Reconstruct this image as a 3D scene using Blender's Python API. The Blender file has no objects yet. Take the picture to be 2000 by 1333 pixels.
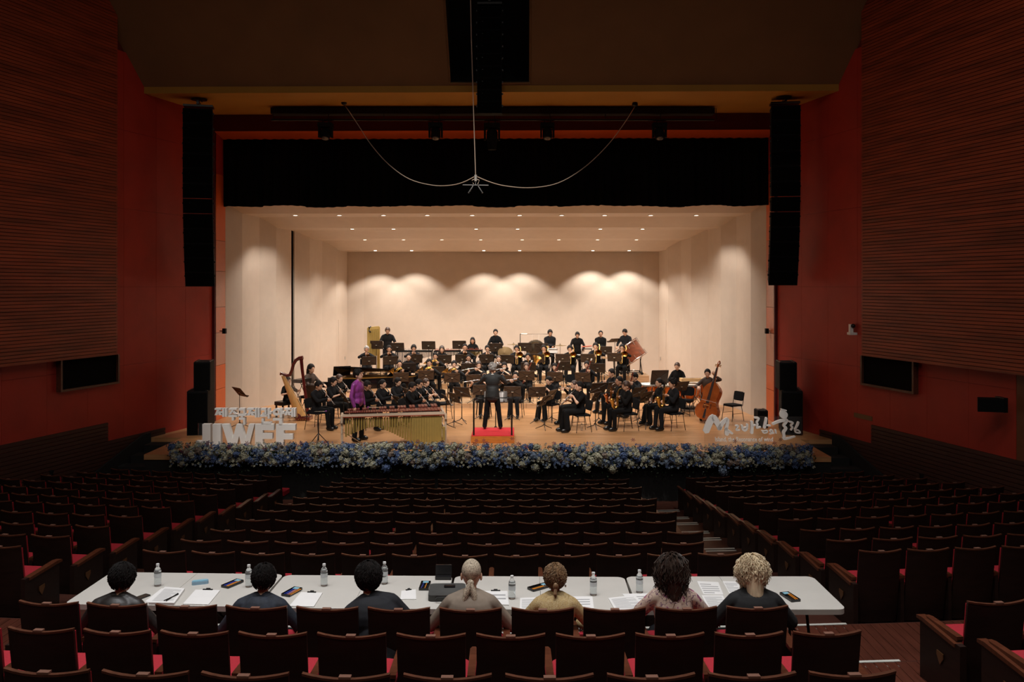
import bpy, bmesh, math, random
from math import sin, cos, pi, radians, sqrt, atan2
from mathutils import Vector, Matrix
SC = bpy.context.scene
COL = SC.collection
rnd = random.Random(7)

# ------------------------------------------------------------------ camera, world, light, exposure
F, TH, EZ = 1667.0, 0.0168, 3.95          # focal length in pixels of the 2000 px frame, yaw, eye height above the stage floor
cam = bpy.data.cameras.new('camera'); camo = bpy.data.objects.new('camera', cam); COL.objects.link(camo)
cam.sensor_width = 36; cam.lens = 36 * F / 2000; cam.shift_y = -109.5 / 2000; cam.clip_end = 200
camo.location = (0, 0, EZ); camo.rotation_euler = (pi / 2, 0, TH); SC.camera = camo
w = bpy.data.worlds.new('world'); SC.world = w; w.use_nodes = True
w.node_tree.nodes['Background'].inputs[0].default_value = (0.9, 0.85, 0.8, 1)
w.node_tree.nodes['Background'].inputs[1].default_value = 0.0
SC.view_settings.view_transform = 'Standard'; SC.view_settings.look = 'None'
SC.view_settings.exposure = 0.0; SC.view_settings.gamma = 1; SC.view_settings.use_curve_mapping = False
CX = -0.95                                 # centre line of hall and stage

def area_lamp(name, loc, rot, sx, sy, power, col, spread=pi):
    l = bpy.data.lights.new(name, 'AREA'); l.shape = 'RECTANGLE'; l.size = sx; l.size_y = sy
    l.energy = power; l.color = col
    l.spread = spread
    o = bpy.data.objects.new(name, l); COL.objects.link(o); o.location = loc; o.rotation_euler = rot
    return o
HOUSE, JURY = 118.0, 35.0
FOH = 2900.0
for hx in (-6, 0, 6):
    for hy in (1.5, 8.5):
        area_lamp('house_light', (CX + hx, hy, 12.9), (0, 0, 0), 0.8, 0.8, HOUSE * (1.5 if hy < 5 else 0.8), (1.0, 0.94, 0.86))
for hx in (-4.2, -1.4, 1.4, 4.2):        # recessed narrow ceiling downlights left on above the jury tables
    area_lamp('jury_downlight', (CX + hx, 6.8, 13.1), (0, 0, 0), 0.4, 0.4, JURY, (0.96, 0.97, 1.0), radians(50))

for fx_ in (-5.5, -1.9, 1.9, 5.5):               # front-of-house spots in the ceiling that light the players from the hall side
    l = bpy.data.lights.new('front_spot', 'SPOT'); l.energy = FOH; l.color = (1.0, .92, .84); l.spot_size = radians(37); l.spot_blend = .5; l.shadow_soft_size = .12
    o = bpy.data.objects.new('front_spot', l); COL.objects.link(o); o.location = (CX + fx_, 14.2, 12.9)
    o.rotation_euler = (Vector((CX + fx_ * .70, 23.1, .5)) - o.location).to_track_quat('-Z', 'Y').to_euler()

for tx_, pw_ in ((-6.3, 1500), (5.1, 800)):      # added narrow spots, no known fixtures, that brighten the two letter signs
    l = bpy.data.lights.new('added_sign_spot', 'SPOT'); l.energy = pw_; l.color = (1.0, .96, .92); l.spot_size = radians(9); l.spot_blend = .4; l.shadow_soft_size = .08
    o = bpy.data.objects.new('added_sign_spot', l); COL.objects.link(o); o.location = (CX + (tx_ - CX) * .5, 13.6, 12.9)
    o.rotation_euler = (Vector((tx_, 20.3, .75)) - o.location).to_track_quat('-Z', 'Y').to_euler()

def Wp(px, py, d):
    xc = (px - 1000) * d / F
    return Vector((xc * cos(TH) - d * sin(TH), xc * sin(TH) + d * cos(TH), EZ - (py - 557) * d / F))
def WX(px, d, z):
    v = Wp(px, 557, d); v.z = z; return v
def on(px, py, z):
    return WX(px, (EZ - z) * F / (py - 557), z)

# ------------------------------------------------------------------ materials
MATS = {}
def mat(name, col, rough=0.5, metal=0.0, var=0.12, scale=8.0, bump=0.0, **kw):
    if name in MATS: return MATS[name]
    m = bpy.data.materials.new(name); m.use_nodes = True; nt = m.node_tree; N, L = nt.nodes, nt.links
    b = N['Principled BSDF']; b.inputs['Roughness'].default_value = rough; b.inputs['Metallic'].default_value = metal
    b.inputs['Base Color'].default_value = (*col, 1)
    if kw.get('spec') is not None: b.inputs['Specular IOR Level'].default_value = kw['spec']
    if kw.get('coat'): b.inputs['Coat Weight'].default_value = kw['coat']; b.inputs['Coat Roughness'].default_value = 0.08
    if kw.get('trans'):
        b.inputs['Transmission Weight'].default_value = kw['trans']; b.inputs['IOR'].default_value = kw.get('ior', 1.45)
    if kw.get('emit'):
        b.inputs['Emission Color'].default_value = (*kw.get('ecol', col), 1); b.inputs['Emission Strength'].default_value = kw['emit']
    if var:
        tc = N.new('ShaderNodeTexCoord'); mp = N.new('ShaderNodeMapping'); nz = N.new('ShaderNodeTexNoise'); cr = N.new('ShaderNodeValToRGB')
        L.new(tc.outputs['Object'], mp.inputs[0]); mp.inputs['Scale'].default_value = kw.get('stretch', (1, 1, 1))
        L.new(mp.outputs[0], nz.inputs['Vector']); nz.inputs['Scale'].default_value = scale; nz.inputs['Detail'].default_value = kw.get('detail', 4)
        L.new(nz.outputs[0], cr.inputs[0])
        cr.color_ramp.elements[0].position = .3; cr.color_ramp.elements[1].position = .7
        cr.color_ramp.elements[0].color = (*[max(0, c * (1 - var)) for c in col], 1)
        c2 = kw.get('col2') or [min(1, c * (1 + var)) for c in col]
        cr.color_ramp.elements[1].color = (*c2, 1)
        L.new(cr.outputs[0], b.inputs['Base Color'])
        if bump:
            bp = N.new('ShaderNodeBump'); bp.inputs['Strength'].default_value = bump; bp.inputs['Distance'].default_value = .01
            L.new(nz.outputs[0], bp.inputs['Height']); L.new(bp.outputs[0], b.inputs['Normal'])
    MATS[name] = m
    return m
def brickmat(name, c1, c2, mortar, bw, bh, rough=.4, rot=0, ms=.02, spec=.5, grain=18):
    """boards: brick texture in object space with fine grain"""
    m = bpy.data.materials.new(name); m.use_nodes = True; N, L = m.node_tree.nodes, m.node_tree.links
    b = N['Principled BSDF']; b.inputs['Roughness'].default_value = rough; b.inputs['Specular IOR Level'].default_value = spec
    tc = N.new('ShaderNodeTexCoord'); mp = N.new('ShaderNodeMapping'); br = N.new('ShaderNodeTexBrick')
    L.new(tc.outputs['Object'], mp.inputs[0]); mp.inputs['Rotation'].default_value = (0, 0, rot); L.new(mp.outputs[0], br.inputs['Vector'])
    br.inputs['Color1'].default_value = (*c1, 1); br.inputs['Color2'].default_value = (*c2, 1); br.inputs['Mortar'].default_value = (*mortar, 1)
    br.inputs['Scale'].default_value = 1; br.inputs['Brick Width'].default_value = bw; br.inputs['Row Height'].default_value = bh
    br.inputs['Mortar Size'].default_value = ms * bh; br.offset_frequency = 2; br.offset = .37
    nz = N.new('ShaderNodeTexNoise'); nz.inputs['Scale'].default_value = grain; mp2 = N.new('ShaderNodeMapping')
    mp2.inputs['Scale'].default_value = (.08, 1, 1); L.new(mp.outputs[0], mp2.inputs[0]); L.new(mp2.outputs[0], nz.inputs['Vector'])
    mx = N.new('ShaderNodeMix'); mx.data_type = 'RGBA'; mx.blend_type = 'MULTIPLY'; mx.inputs[0].default_value = .55
    cr = N.new('ShaderNodeValToRGB'); cr.color_ramp.elements[0].position = .3; cr.color_ramp.elements[0].color = (.62, .55, .5, 1)
    cr.color_ramp.elements[1].position = .65; cr.color_ramp.elements[1].color = (1, 1, 1, 1)
    L.new(nz.outputs[0], cr.inputs[0]); L.new(br.outputs[0], mx.inputs[6]); L.new(cr.outputs[0], mx.inputs[7]); L.new(mx.outputs[2], b.inputs['Base Color'])
    MATS[name] = m; return m

# ------------------------------------------------------------------ mesh builder
class MB:
    def __init__(s): s.v = []; s.f = []; s.m = []
    def add(s, vs, fs, mi=0, M=None):
        n = len(s.v)
        s.v.extend([(M @ Vector(p))[:] for p in vs] if M is not None else [tuple(p) for p in vs])
        s.f.extend([tuple(i + n for i in f) for f in fs]); s.m.extend([mi] * len(fs)); return s
    def box(s, c, d, mi=0, M=None, top=None):
        x, y, z = d[0] / 2, d[1] / 2, d[2] / 2; tx = top if top else 1
        vs = [(c[0] + a * x * (tx if k > 0 else 1), c[1] + b * y, c[2] + k * z) for k in (-1, 1) for b in (-1, 1) for a in (-1, 1)]
        return s.add(vs, [(0, 2, 3, 1), (4, 5, 7, 6), (0, 1, 5, 4), (2, 6, 7, 3), (0, 4, 6, 2), (1, 3, 7, 5)], mi, M)
    def tube(s, pts, r, n=8, mi=0, M=None, cap=True, closed=False):
        pts = [Vector(p) for p in pts]; k = len(pts)
        rs = list(r) if isinstance(r, (list, tuple)) else [r] * k
        vs = []; fs = []; up = None
        for i, p in enumerate(pts):
            if closed: t = (pts[(i + 1) % k] - pts[i - 1])
            else: t = pts[min(i + 1, k - 1)] - pts[max(i - 1, 0)]
            if t.length < 1e-9: t = Vector((0, 0, 1))
            t.normalize()
            if up is None:
                up = Vector((0, 0, 1)) if abs(t.z) < .9 else Vector((1, 0, 0))
            a = t.cross(up)
            if a.length < 1e-4: a = t.cross(Vector((1, 0.3, 0)))
            a.normalize(); b = t.cross(a); up = a.cross(t) if False else -b if False else up
            for j in range(n):
                q = 2 * pi * j / n
                vs.append(p + (a * cos(q) + b * sin(q)) * rs[i])
        for i in range(k if closed else k - 1):
            i2 = (i + 1) % k
            for j in range(n):
                j2 = (j + 1) % n
                fs.append((i * n + j, i2 * n + j, i2 * n + j2, i * n + j2))
        if cap and not closed:
            fs.append(tuple(range(n))); fs.append(tuple((k - 1) * n + j for j in reversed(range(n))))
        return s.add(vs, fs, mi, M)
    def lathe(s, prof, n=16, mi=0, M=None, cap=True):
        vs = [(r * cos(2 * pi * j / n), r * sin(2 * pi * j / n), z) for r, z in prof for j in range(n)]
        fs = [(i * n + j, i * n + (j + 1) % n, (i + 1) * n + (j + 1) % n, (i + 1) * n + j) for i in range(len(prof) - 1) for j in range(n)]
        if cap: fs += [tuple(reversed(range(n))), tuple((len(prof) - 1) * n + j for j in range(n))]
        return s.add(vs, fs, mi, M)
    def ell(s, c, r, nu=12, nv=8, mi=0, M=None, R=None, fn=None):
        if not hasattr(r, '__len__'): r = (r, r, r)
        vs = []
        for i in range(nv + 1):
            ph = pi * i / nv
            for j in range(nu):
                th = 2 * pi * j / nu
                p = Vector((sin(ph) * cos(th) * r[0], sin(ph) * sin(th) * r[1], cos(ph) * r[2]))
                if fn: p = fn(p)
                if R is not None: p = R @ p
                vs.append(p + Vector(c))
        fs = [(i * nu + j, (i + 1) * nu + j, (i + 1) * nu + (j + 1) % nu, i * nu + (j + 1) % nu) for i in range(nv) for j in range(nu)]
        return s.add(vs, fs, mi, M)
    def cone(s, a, b, ra, rb, n=10, mi=0, M=None):
        a, b = Vector(a), Vector(b)
        s.tube([a, b], [ra, rb], n, mi, M); s.ell(a, ra, n, 6, mi, M); s.ell(b, rb, n, 6, mi, M); return s
    def prism(s, poly, z0, z1, mi=0, M=None):
        """poly: list of (x,y), extruded along z"""
        n = len(poly)
        vs = [(x, y, z0) for x, y in poly] + [(x, y, z1) for x, y in poly]
        fs = [tuple(reversed(range(n))), tuple(range(n, 2 * n))] + [(i, (i + 1) % n, n + (i + 1) % n, n + i) for i in range(n)]
        return s.add(vs, fs, mi, M)
    def grid(s, fn, nu, nv, mi=0, M=None):
        vs = [fn(i / nu, j / nv) for j in range(nv + 1) for i in range(nu + 1)]
        fs = [(j * (nu + 1) + i, j * (nu + 1) + i + 1, (j + 1) * (nu + 1) + i + 1, (j + 1) * (nu + 1) + i) for j in range(nv) for i in range(nu)]
        return s.add(vs, fs, mi, M)
    def mesh(s, name, mats, smooth=True, ang=35):
        me = bpy.data.meshes.new(name); me.from_pydata(s.v, [], s.f)
        for m in (mats if isinstance(mats, (list, tuple)) else [mats]): me.materials.append(m)
        if any(s.m): me.polygons.foreach_set('material_index', s.m)
        if smooth:
            me.polygons.foreach_set('use_smooth', [True] * len(s.f)); me.update()
            try: me.set_sharp_from_angle(angle=radians(ang))
            except Exception: pass
        me.update(); return me
    def build(s, name, mats, parent=None, M=None, smooth=True, ang=35, kind=None, label=None):
        return link(name, s.mesh(name, mats, smooth, ang), parent, M, kind, label)
def link(name, data, parent=None, M=None, kind=None, label=None):
    o = bpy.data.objects.new(name, data); COL.objects.link(o)
    if parent is not None: o.parent = parent
    if M is not None: o.matrix_local = M
    if kind: o['kind'] = kind
    if label: o['label'] = label
    return o
USED = {}
def tag(o, label, cat, group=None):
    o['label'] = label; o['category'] = cat
    if group: o['group'] = group
    USED.setdefault(label, []).append(o.name)
    return o
def thing(name, label, cat, loc=(0, 0, 0), rz=0, group=None, M=None, s=1.0):
    o = bpy.data.objects.new(name, None); COL.objects.link(o); o.empty_display_size = .1
    if M is not None: o.matrix_world = M
    else: o.location = loc; o.rotation_euler = (0, 0, rz); o.scale = (s, s, s)
    return tag(o, label, cat, group)
KIDS = {}
def copy_tree(o, M=None, label=None, group=None):
    c = o.copy(); COL.objects.link(c)
    for ch in list(o.children):
        k = ch.copy(); COL.objects.link(k); k.parent = c
        for g in list(ch.children):
            q = g.copy(); COL.objects.link(q); q.parent = k
    if M is not None: c.matrix_world = M
    if label: c['label'] = label; USED.setdefault(label, []).append(c.name)
    if group: c['group'] = group
    return c
def T(x, y=0, z=0):
    return Matrix.Translation((x, y, z)) if not hasattr(x, '__len__') else Matrix.Translation(x)
def Rz(a): return Matrix.Rotation(a, 4, 'Z')
def Rx(a): return Matrix.Rotation(a, 4, 'X')
def Ry(a): return Matrix.Rotation(a, 4, 'Y')
def Sc(s): return Matrix.Diagonal((s, s, s, 1))
def struct(mb, name, m, **k): return mb.build(name, m, None, kind='structure', **k)
def rrect(w, h, r, n=4, cx=0, cy=0):
    out = []
    for sx, sy, a0 in ((1, 1, 0), (-1, 1, 90), (-1, -1, 180), (1, -1, 270)):
        for i in range(n + 1):
            a = radians(a0 + 90 * i / n)
            out.append((cx + sx * (w / 2 - r) + r * cos(a), cy + sy * (h / 2 - r) + r * sin(a)))
    return out

M_shell = mat('shell_panel_cream', (.56, .475, .395), .55, var=.03, scale=3)
M_stage = brickmat('stage_boards', (.46, .235, .10), (.56, .30, .135), (.30, .15, .06), 2.4, .09, .30, spec=.5)
M_riser = brickmat('riser_boards', (.56, .36, .2), (.62, .41, .24), (.4, .24, .12), 1.8, .6, .4)
M_red = mat('red_wall_paint', (.40, .028, .014), .6, var=.10, scale=1.5)
M_orange = mat('orange_wall_paint', (.62, .11, .02), .4, var=.06, scale=1.5)
M_slat = mat('slat_wood', (.26, .045, .015), .5, var=.35, scale=1.2, stretch=(.5, .5, 6), detail=2)
M_slatback = mat('slat_backing', (.015, .005, .003), .9, var=0)
M_brownwall = mat('brown_side_wall', (.14, .045, .015), .5, var=.1)
M_low = mat('low_wall_cladding', (.05, .016, .009), .6, var=.2, stretch=(1, 1, 12))
M_ceil = mat('dark_ceiling', (.19, .105, .044), .8, var=.08, scale=1)
M_ochre = mat('ochre_soffit', (.42, .205, .016), .7, var=.05, scale=1)
M_maroon = mat('maroon_header', (.10, .006, .008), .7, var=.08)
M_black = mat('black_matt', (.006, .006, .006), .8, var=0)
M_blackm = mat('black_metal', (.012, .012, .012), .4, .3, var=0)
M_velvet = mat('black_velvet', (.0025, .0022, .0022), .95, var=.2, spec=.1)
M_aisle = mat('dark_red_floorboard', (.085, .024, .014), .35, var=.25, scale=5, stretch=(8, .6, 1))
M_tread = mat('tread_floor', (.06, .018, .011), .5, var=.2)
M_alu = mat('aluminium', (.62, .62, .58), .35, .7, var=.05)
M_nose = mat('nosing_strip', (.62, .62, .57), .5, .1, var=.04)
M_bulb = mat('lamp_glass', (1, .93, .85), .5, var=0, emit=7, ecol=(1, .86, .72))
M_seat_back = mat('seat_dark_veneer', (.017, .0065, .0042), .5, var=.25, scale=6, stretch=(1, 1, 5), spec=.35)
M_seat_wood = mat('seat_edge_wood', (.10, .036, .019), .35, var=.25, scale=20)
M_arm = mat('armrest_wood', (.095, .028, .013), .3, var=.3, scale=14, stretch=(1, 4, 1))
M_red_cloth = mat('red_upholstery', (.36, .008, .02), .8, var=.12, scale=60)
M_plate = mat('number_plate', (.20, .10, .07), .4, var=0)
M_brass = mat('brass_emblem', (.22, .10, .04), .35, .6, var=.1)

# ------------------------------------------------------------------ hall shell
# half width of the hall at depth Y, walls converge to the proscenium
YP, YO = 24.5, 25.3
def half(y): return 8.15 + .27 * (YP - y)
TOPZ = 13.2
def wallpt(side, y, z, off=0):
    n = 1 / sqrt(1 + .27 ** 2)
    return Vector((CX + side * (half(y) - off * n), y - off * n * .27, z))
FLZ = EZ - (4.18 + .83)       # front floor level
def row_top(y): return EZ - (2.75 + (y - 8.66) * .1495) if y > 8 else EZ - (2.476 + (y - 6.5) * .19)
for side, nm in ((-1, 'wall_left'), (1, 'wall_right')):
    mb = MB()
    a, b = -5, YP
    p = [wallpt(side, a, -2.5), wallpt(side, b, -2.5), wallpt(side, b, TOPZ), wallpt(side, a, TOPZ)]
    q = [wallpt(side, y, z, -.25) for y, z in ((a, -2.5), (b, -2.5), (b, TOPZ), (a, TOPZ))]
    mb.add(p + q, [(0, 1, 2, 3), (4, 7, 6, 5), (0, 4, 5, 1), (3, 2, 6, 7), (0, 3, 7, 4), (1, 5, 6, 2)])
    w_ = struct(mb, nm, mat('wall_joint', (.12, .010, .006), .8, var=0), smooth=False)
    # red panels with recessed joints, brown vertical boards nearer the seats
    ye = YP; k = 0
    pans = []
    y = YP
    while y > 17.6: pans.append((y - 1.15, y)); y -= 1.15
    ysplit = y
    for (y0, y1) in pans:
        for z0, z1 in ((-1.4, 0.0), (0.0, 1.95), (1.95, 3.9), (3.9, 5.85), (5.85, 7.8), (7.8, 9.75)):
            if y1 < 20.7 and z0 > 3: continue
            g = .0028
            pa = MB()
            vs = [wallpt(side, yy, zz, oo) for oo in (0, .03) for yy, zz in ((y0 + g, z0 + g), (y1 - g, z0 + g), (y1 - g, z1 - g), (y0 + g, z1 - g))]
            pa.add(vs, [(0, 1, 2, 3), (4, 7, 6, 5), (0, 4, 5, 1), (1, 5, 6, 2), (2, 6, 7, 3), (3, 7, 4, 0)])
            pa.build('panel', M_red, w_, smooth=False)
    y = ysplit
    while y > -4:
        pa = MB(); g = .006
        vs = [wallpt(side, yy, zz, oo) for oo in (0, .03) for yy, zz in ((y - .6 + g, -1.4), (y - g, -1.4), (y - g, 3.2), (y - .6 + g, 3.2))]
        pa.add(vs, [(0, 1, 2, 3), (4, 7, 6, 5), (0, 4, 5, 1), (1, 5, 6, 2), (2, 6, 7, 3), (3, 7, 4, 0)])
        pa.build('panel', M_brownwall, w_, smooth=False); y -= .6
    # upper slatted cladding, overhanging
    zb = EZ - 1.683; yc = 20.55
    fr = MB(); off0, off1 = .03, .26
    vs = [wallpt(side, yy, zz, oo) for oo in (off0, off1) for yy, zz in ((-4.9, zb), (yc, zb), (yc, TOPZ), (-4.9, TOPZ))]
    fr.add(vs, [(0, 1, 2, 3), (4, 7, 6, 5), (0, 4, 5, 1), (1, 5, 6, 2), (2, 6, 7, 3), (3, 7, 4, 0)])
    fr.build('cladding_frame', M_slatback, w_, smooth=False)
    sl = MB(); z = zb; pit = .075
    while z < TOPZ - .05:
        yy = yc
        vs = [wallpt(side, y_, z_, oo) for oo in (off1 - .01, off1 + .03) for y_, z_ in ((-4.8, z), (yc + .005, z), (yc + .005, z + .062), (-4.8, z + .062))]
        sl.add(vs, [(0, 1, 2, 3), (4, 7, 6, 5), (0, 4, 5, 1), (1, 5, 6, 2), (2, 6, 7, 3), (3, 7, 4, 0)])
        z += pit
    sl.build('slat_cladding', M_slat, w_, smooth=False, kind='stuff', label='narrow horizontal dark wood slats')
    # lower ribbed cladding that follows the seating
    lo = MB(); z = -1.35
    while z < .62:
        ys = 20.5 if z > .1 else YP - 2.0
        vs = [wallpt(side, y_, z_, oo) for oo in (.03, .07) for y_, z_ in ((-4.8, z), (ys, z), (ys, z + .075), (-4.8, z + .075))]
        lo.add(vs, [(0, 1, 2, 3), (4, 7, 6, 5), (0, 4, 5, 1), (1, 5, 6, 2), (2, 6, 7, 3), (3, 7, 4, 0)]); z += .09
    lo.build('low_cladding', M_low, w_, smooth=False, kind='stuff', label='dark ribbed low wall cladding')
# rear wall of the hall and flat ceiling
struct(MB().box((CX, -5, 5.4), (36, .2, 16)), 'wall_rear', M_brownwall, smooth=False)
# ceiling: flat part, steep bulkhead with a hole for the centre loudspeaker, ochre soffit
zs, z1 = EZ + 4.92, TOPZ
def bulk(z): return 21.9 - (z - zs) / 1.12
cb = MB()
hx0, hx1, hz0, hz1 = CX - 1.0, CX + 1.05, zs + .22, zs + 3.0
def bq(x0, x1, za, zb_):
    W0 = lambda x, z: ((CX - half(bulk(z)) if x == 'L' else CX + half(bulk(z)) if x == 'R' else x), bulk(z), z)
    cb.add([W0(x0, za), W0(x1, za), W0(x1, zb_), W0(x0, zb_)], [(0, 1, 2, 3)])
bq('L', hx0, zs, z1); bq(hx1, 'R', zs, z1); bq(hx0, hx1, zs, hz0); bq(hx0, hx1, hz1, z1)
ytop = bulk(z1)
cb.add([(CX - half(ytop), ytop, z1), (CX + half(ytop), ytop, z1), (CX + half(-5), -5, z1), (CX - half(-5), -5, z1)], [(0, 1, 2, 3)])
ce = struct(cb, 'ceiling', M_ceil, smooth=False)
rc = MB()
pts = [(hx0, bulk(hz0), hz0), (hx1, bulk(hz0), hz0), (hx1, bulk(hz1), hz1), (hx0, bulk(hz1), hz1)]
rc.add(pts + [(x, y + 1.6, z + .8) for x, y, z in pts], [(0, 1, 5, 4), (1, 2, 6, 5), (2, 3, 7, 6), (3, 0, 4, 7), (4, 5, 6, 7)])
rc.build('recess', M_black, ce, smooth=False)
rim = MB()
for a, b in ((0, 1), (1, 2), (2, 3), (3, 0)): rim.tube([pts[a], pts[b]], .03, 4)
rim.build('recess_frame', M_ceil, ce)
so = MB().box((CX, (21.9 + YP) / 2, zs + .1), (19.2, YP - 21.9 + .3, .2))
struct(so, 'ceiling_soffit', M_ochre, smooth=False)
# closed space above the hall header and behind the stage
HO = 8.05
fz = EZ + 4.44
px0, px1 = CX - HO, CX + HO
hd = MB()
hd.box((CX, YP + .05, (fz + zs) / 2), (18.5, .1, zs - fz))
struct(hd, 'wall_header', M_maroon, smooth=False)
for side, n in ((-1, 'trim_1'), (1, 'trim_2')):
    jm = MB(); xo = CX + side * HO
    jm.box((xo + side * .25, YP + .05, fz / 2), (.5, .1, fz))
    struct(jm, n, M_maroon, smooth=False)
rv = MB(); zi = EZ + 4.25
cols = ['a', 'b']
M_reveal2 = mat('reveal_coral', (.50, .13, .06), .35, var=.05)
M_reveal3 = mat('reveal_pale', (.44, .16, .09), .3, var=.05)
hdw = MB(); hdw.add([(px0, YP, fz), (px1, YP, fz), (px1, YO + .3, zi), (px0, YO + .3, zi)], [(0, 1, 2, 3)])
hdw.box((CX, YO + .3, zi - .0), (2 * HO, .1, .22))
struct(hdw, 'trim_3', M_orange, smooth=False)
for side, n in ((-1, 'wall_reveal_left'), (1, 'wall_reveal_right')):
    base = MB(); xo = CX + side * HO
    base.box((xo + side * .13, (YP + YO) / 2 + .2, fz / 2), (.2, .9, fz)); ro = struct(base, n, M_black, smooth=False)
    zz = [0, .9, 1.6, 2.55, 3.3, 4.35, 5.25, 7.2, fz]; ms = [M_orange, M_orange, M_reveal3, M_reveal2, M_reveal3, M_reveal2, M_orange, M_red]
    for i in range(8):
        pb = MB(); pb.box((xo + side * .02, (YP + YO) / 2 + .15, (zz[i] + zz[i + 1]) / 2), (.04, 1.0, zz[i + 1] - zz[i] - .012))
        pb.build('panel', ms[i], ro, smooth=False)
struct(MB().box((CX, 36, 5), (26, .2, 12)).box((CX - 12, 30.5, 5), (.2, 11, 12)).box((CX + 12, 30.5, 5), (.2, 11, 12)).box((CX, 30.5, 10.9), (26, 11.2, .2)), 'wall_stage_house', M_black, smooth=False)
struct(MB().box((CX - 10.3, YO + .2, 5), (4.4, .1, 12)).box((CX + 10.3, YO + .2, 5), (4.4, .1, 12)).box((CX, YO + .35, zi + 1.5), (18, .1, 3)), 'wall_stage_front', M_black, smooth=False)

# ------------------------------------------------------------------ stage
YF = 19.72                               # front edge of the stage
sf = MB()
SW, YS = 7.95, 21.9
pl = [(CX - SW, YF), (CX + SW, YF), (CX + SW, YS), (CX + half(YS) + .1, YS), (CX + 8.25, YP), (CX + 12, YP + .9), (CX + 12, 35.8), (CX - 12, 35.8), (CX - 12, YP + .9), (CX - 8.25, YP), (CX - half(YS) - .1, YS), (CX - SW, YS)]
sf.prism(pl, -.12, 0)
struct(sf, 'floor_stage', M_stage, smooth=False)
fr = MB().box((CX, YF + .06, (FLZ - .12) / 2), (2 * SW, .06, -FLZ - .12))
for s_ in (-1, 1): fr.box((CX + s_ * (SW - .03), (YF + YS) / 2 + .06, (FLZ - .12) / 2), (.06, YS - YF, -FLZ - .12)); fr.box((CX + s_ * (SW + .45), YS + .06, (FLZ - .12) / 2), (.95, .06, -FLZ - .12))
struct(fr, 'wall_stage_apron', M_black, smooth=False)
# risers for the back rows
RZ = [0, .16, .33, .50, .68]; RY = [0, 27.3, 28.5, 29.7, 30.8]
def riser(z, ya, yb, xa, xb, i):
    m = MB().box(((xa + xb) / 2, (ya + yb) / 2, z - .02), (xb - xa, yb - ya, .04)).box(((xa + xb) / 2, ya + .02, (z - .04) / 2), (xb - xa, .03, z - .04))
    m.box((xa + .02, (ya + yb) / 2, (z - .04) / 2), (.03, yb - ya, z - .04)).box((xb - .02, (ya + yb) / 2, (z - .04) / 2), (.03, yb - ya, z - .04))
    return m
RX = [None, (-4.6, 2.55), (-5.1, 3.2), (-5.9, 3.75), (-5.95, 4.42)]
rl = ['lowest', 'second', 'third', 'top']
for i in (1, 2, 3, 4):
    ya = RY[i]; yb = RY[i + 1] if i < 4 else 32.2
    m = riser(RZ[i], ya, yb - .005, RX[i][0], RX[i][1], i)
    o = m.build('stage_riser', M_riser, smooth=False)
    tag(o, f'pale wooden {rl[i-1]} riser step under the wind players', 'riser', 'risers under the back rows of the band')
# orchestra shell: zig-zag side towers, stepped ceiling, back wall
BX = [(437, 25.38), (470, 26.05), (504, 27.4), (537, 28.15), (567, 29.45), (573, 29.6), (603, 30.4), (628, 31.9), (655, 32.7), (677, 34.1)]
L = [((px - 1028) * z / F - CX, z) for px, z in BX]      # offsets from the centre line
SH_TOP = 7.2
SHP = {}
for side, nm in ((-1, 'wall_shell_left'), (1, 'wall_shell_right')):
    root = bpy.data.objects.new(nm, None); COL.objects.link(root); root['kind'] = 'structure'
    for i in range(9):
        if i == 4 and side < 0: continue
        (xa, ya), (xb, yb) = L[i], L[i + 1]
        A = Vector((CX - side * xa, ya, 0)); B = Vector((CX - side * xb, yb, 0))
        d = (B - A).normalized(); n = Vector((d.y, -d.x, 0)) * (1 if side > 0 else -1)   # outward
        pm = MB(); pm.add([A, B, B + n * .06, A + n * .06] + [p + Vector((0, 0, SH_TOP)) for p in (A, B, B + n * .06, A + n * .06)],
                          [(0, 3, 2, 1), (4, 5, 6, 7), (0, 1, 5, 4), (1, 2, 6, 5), (2, 3, 7, 6), (3, 0, 4, 7)])
        pm.build('panel', M_shell, root, smooth=False)
    # stage doors in the rearmost panel
    A = Vector((CX - side * L[8][0], L[8][1], 0)); B = Vector((CX - side * L[9][0], L[9][1], 0)); d = (B - A); n = Vector((d.y, -d.x, 0)).normalized() * (-side)
    q = lambda t, z, o=.012: A + d * t + n * o + Vector((0, 0, z))
    dm = MB(); dm.add([q(.2, .02), q(.85, .02), q(.85, 2.6), q(.2, 2.6)] + [q(.2, .02, 0), q(.85, .02, 0), q(.85, 2.6, 0), q(.2, 2.6, 0)], [(0, 1, 2, 3), (0, 4, 5, 1), (1, 5, 6, 2), (2, 6, 7, 3), (3, 7, 4, 0)])
    dm.build('door_leaf', M_shell, root, smooth=False)
    hm = MB(); hm.box(q(.75, 1.05, .03), (.03, .05, .12)); hm.build('door_handle', M_alu, root, smooth=False)
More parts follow.
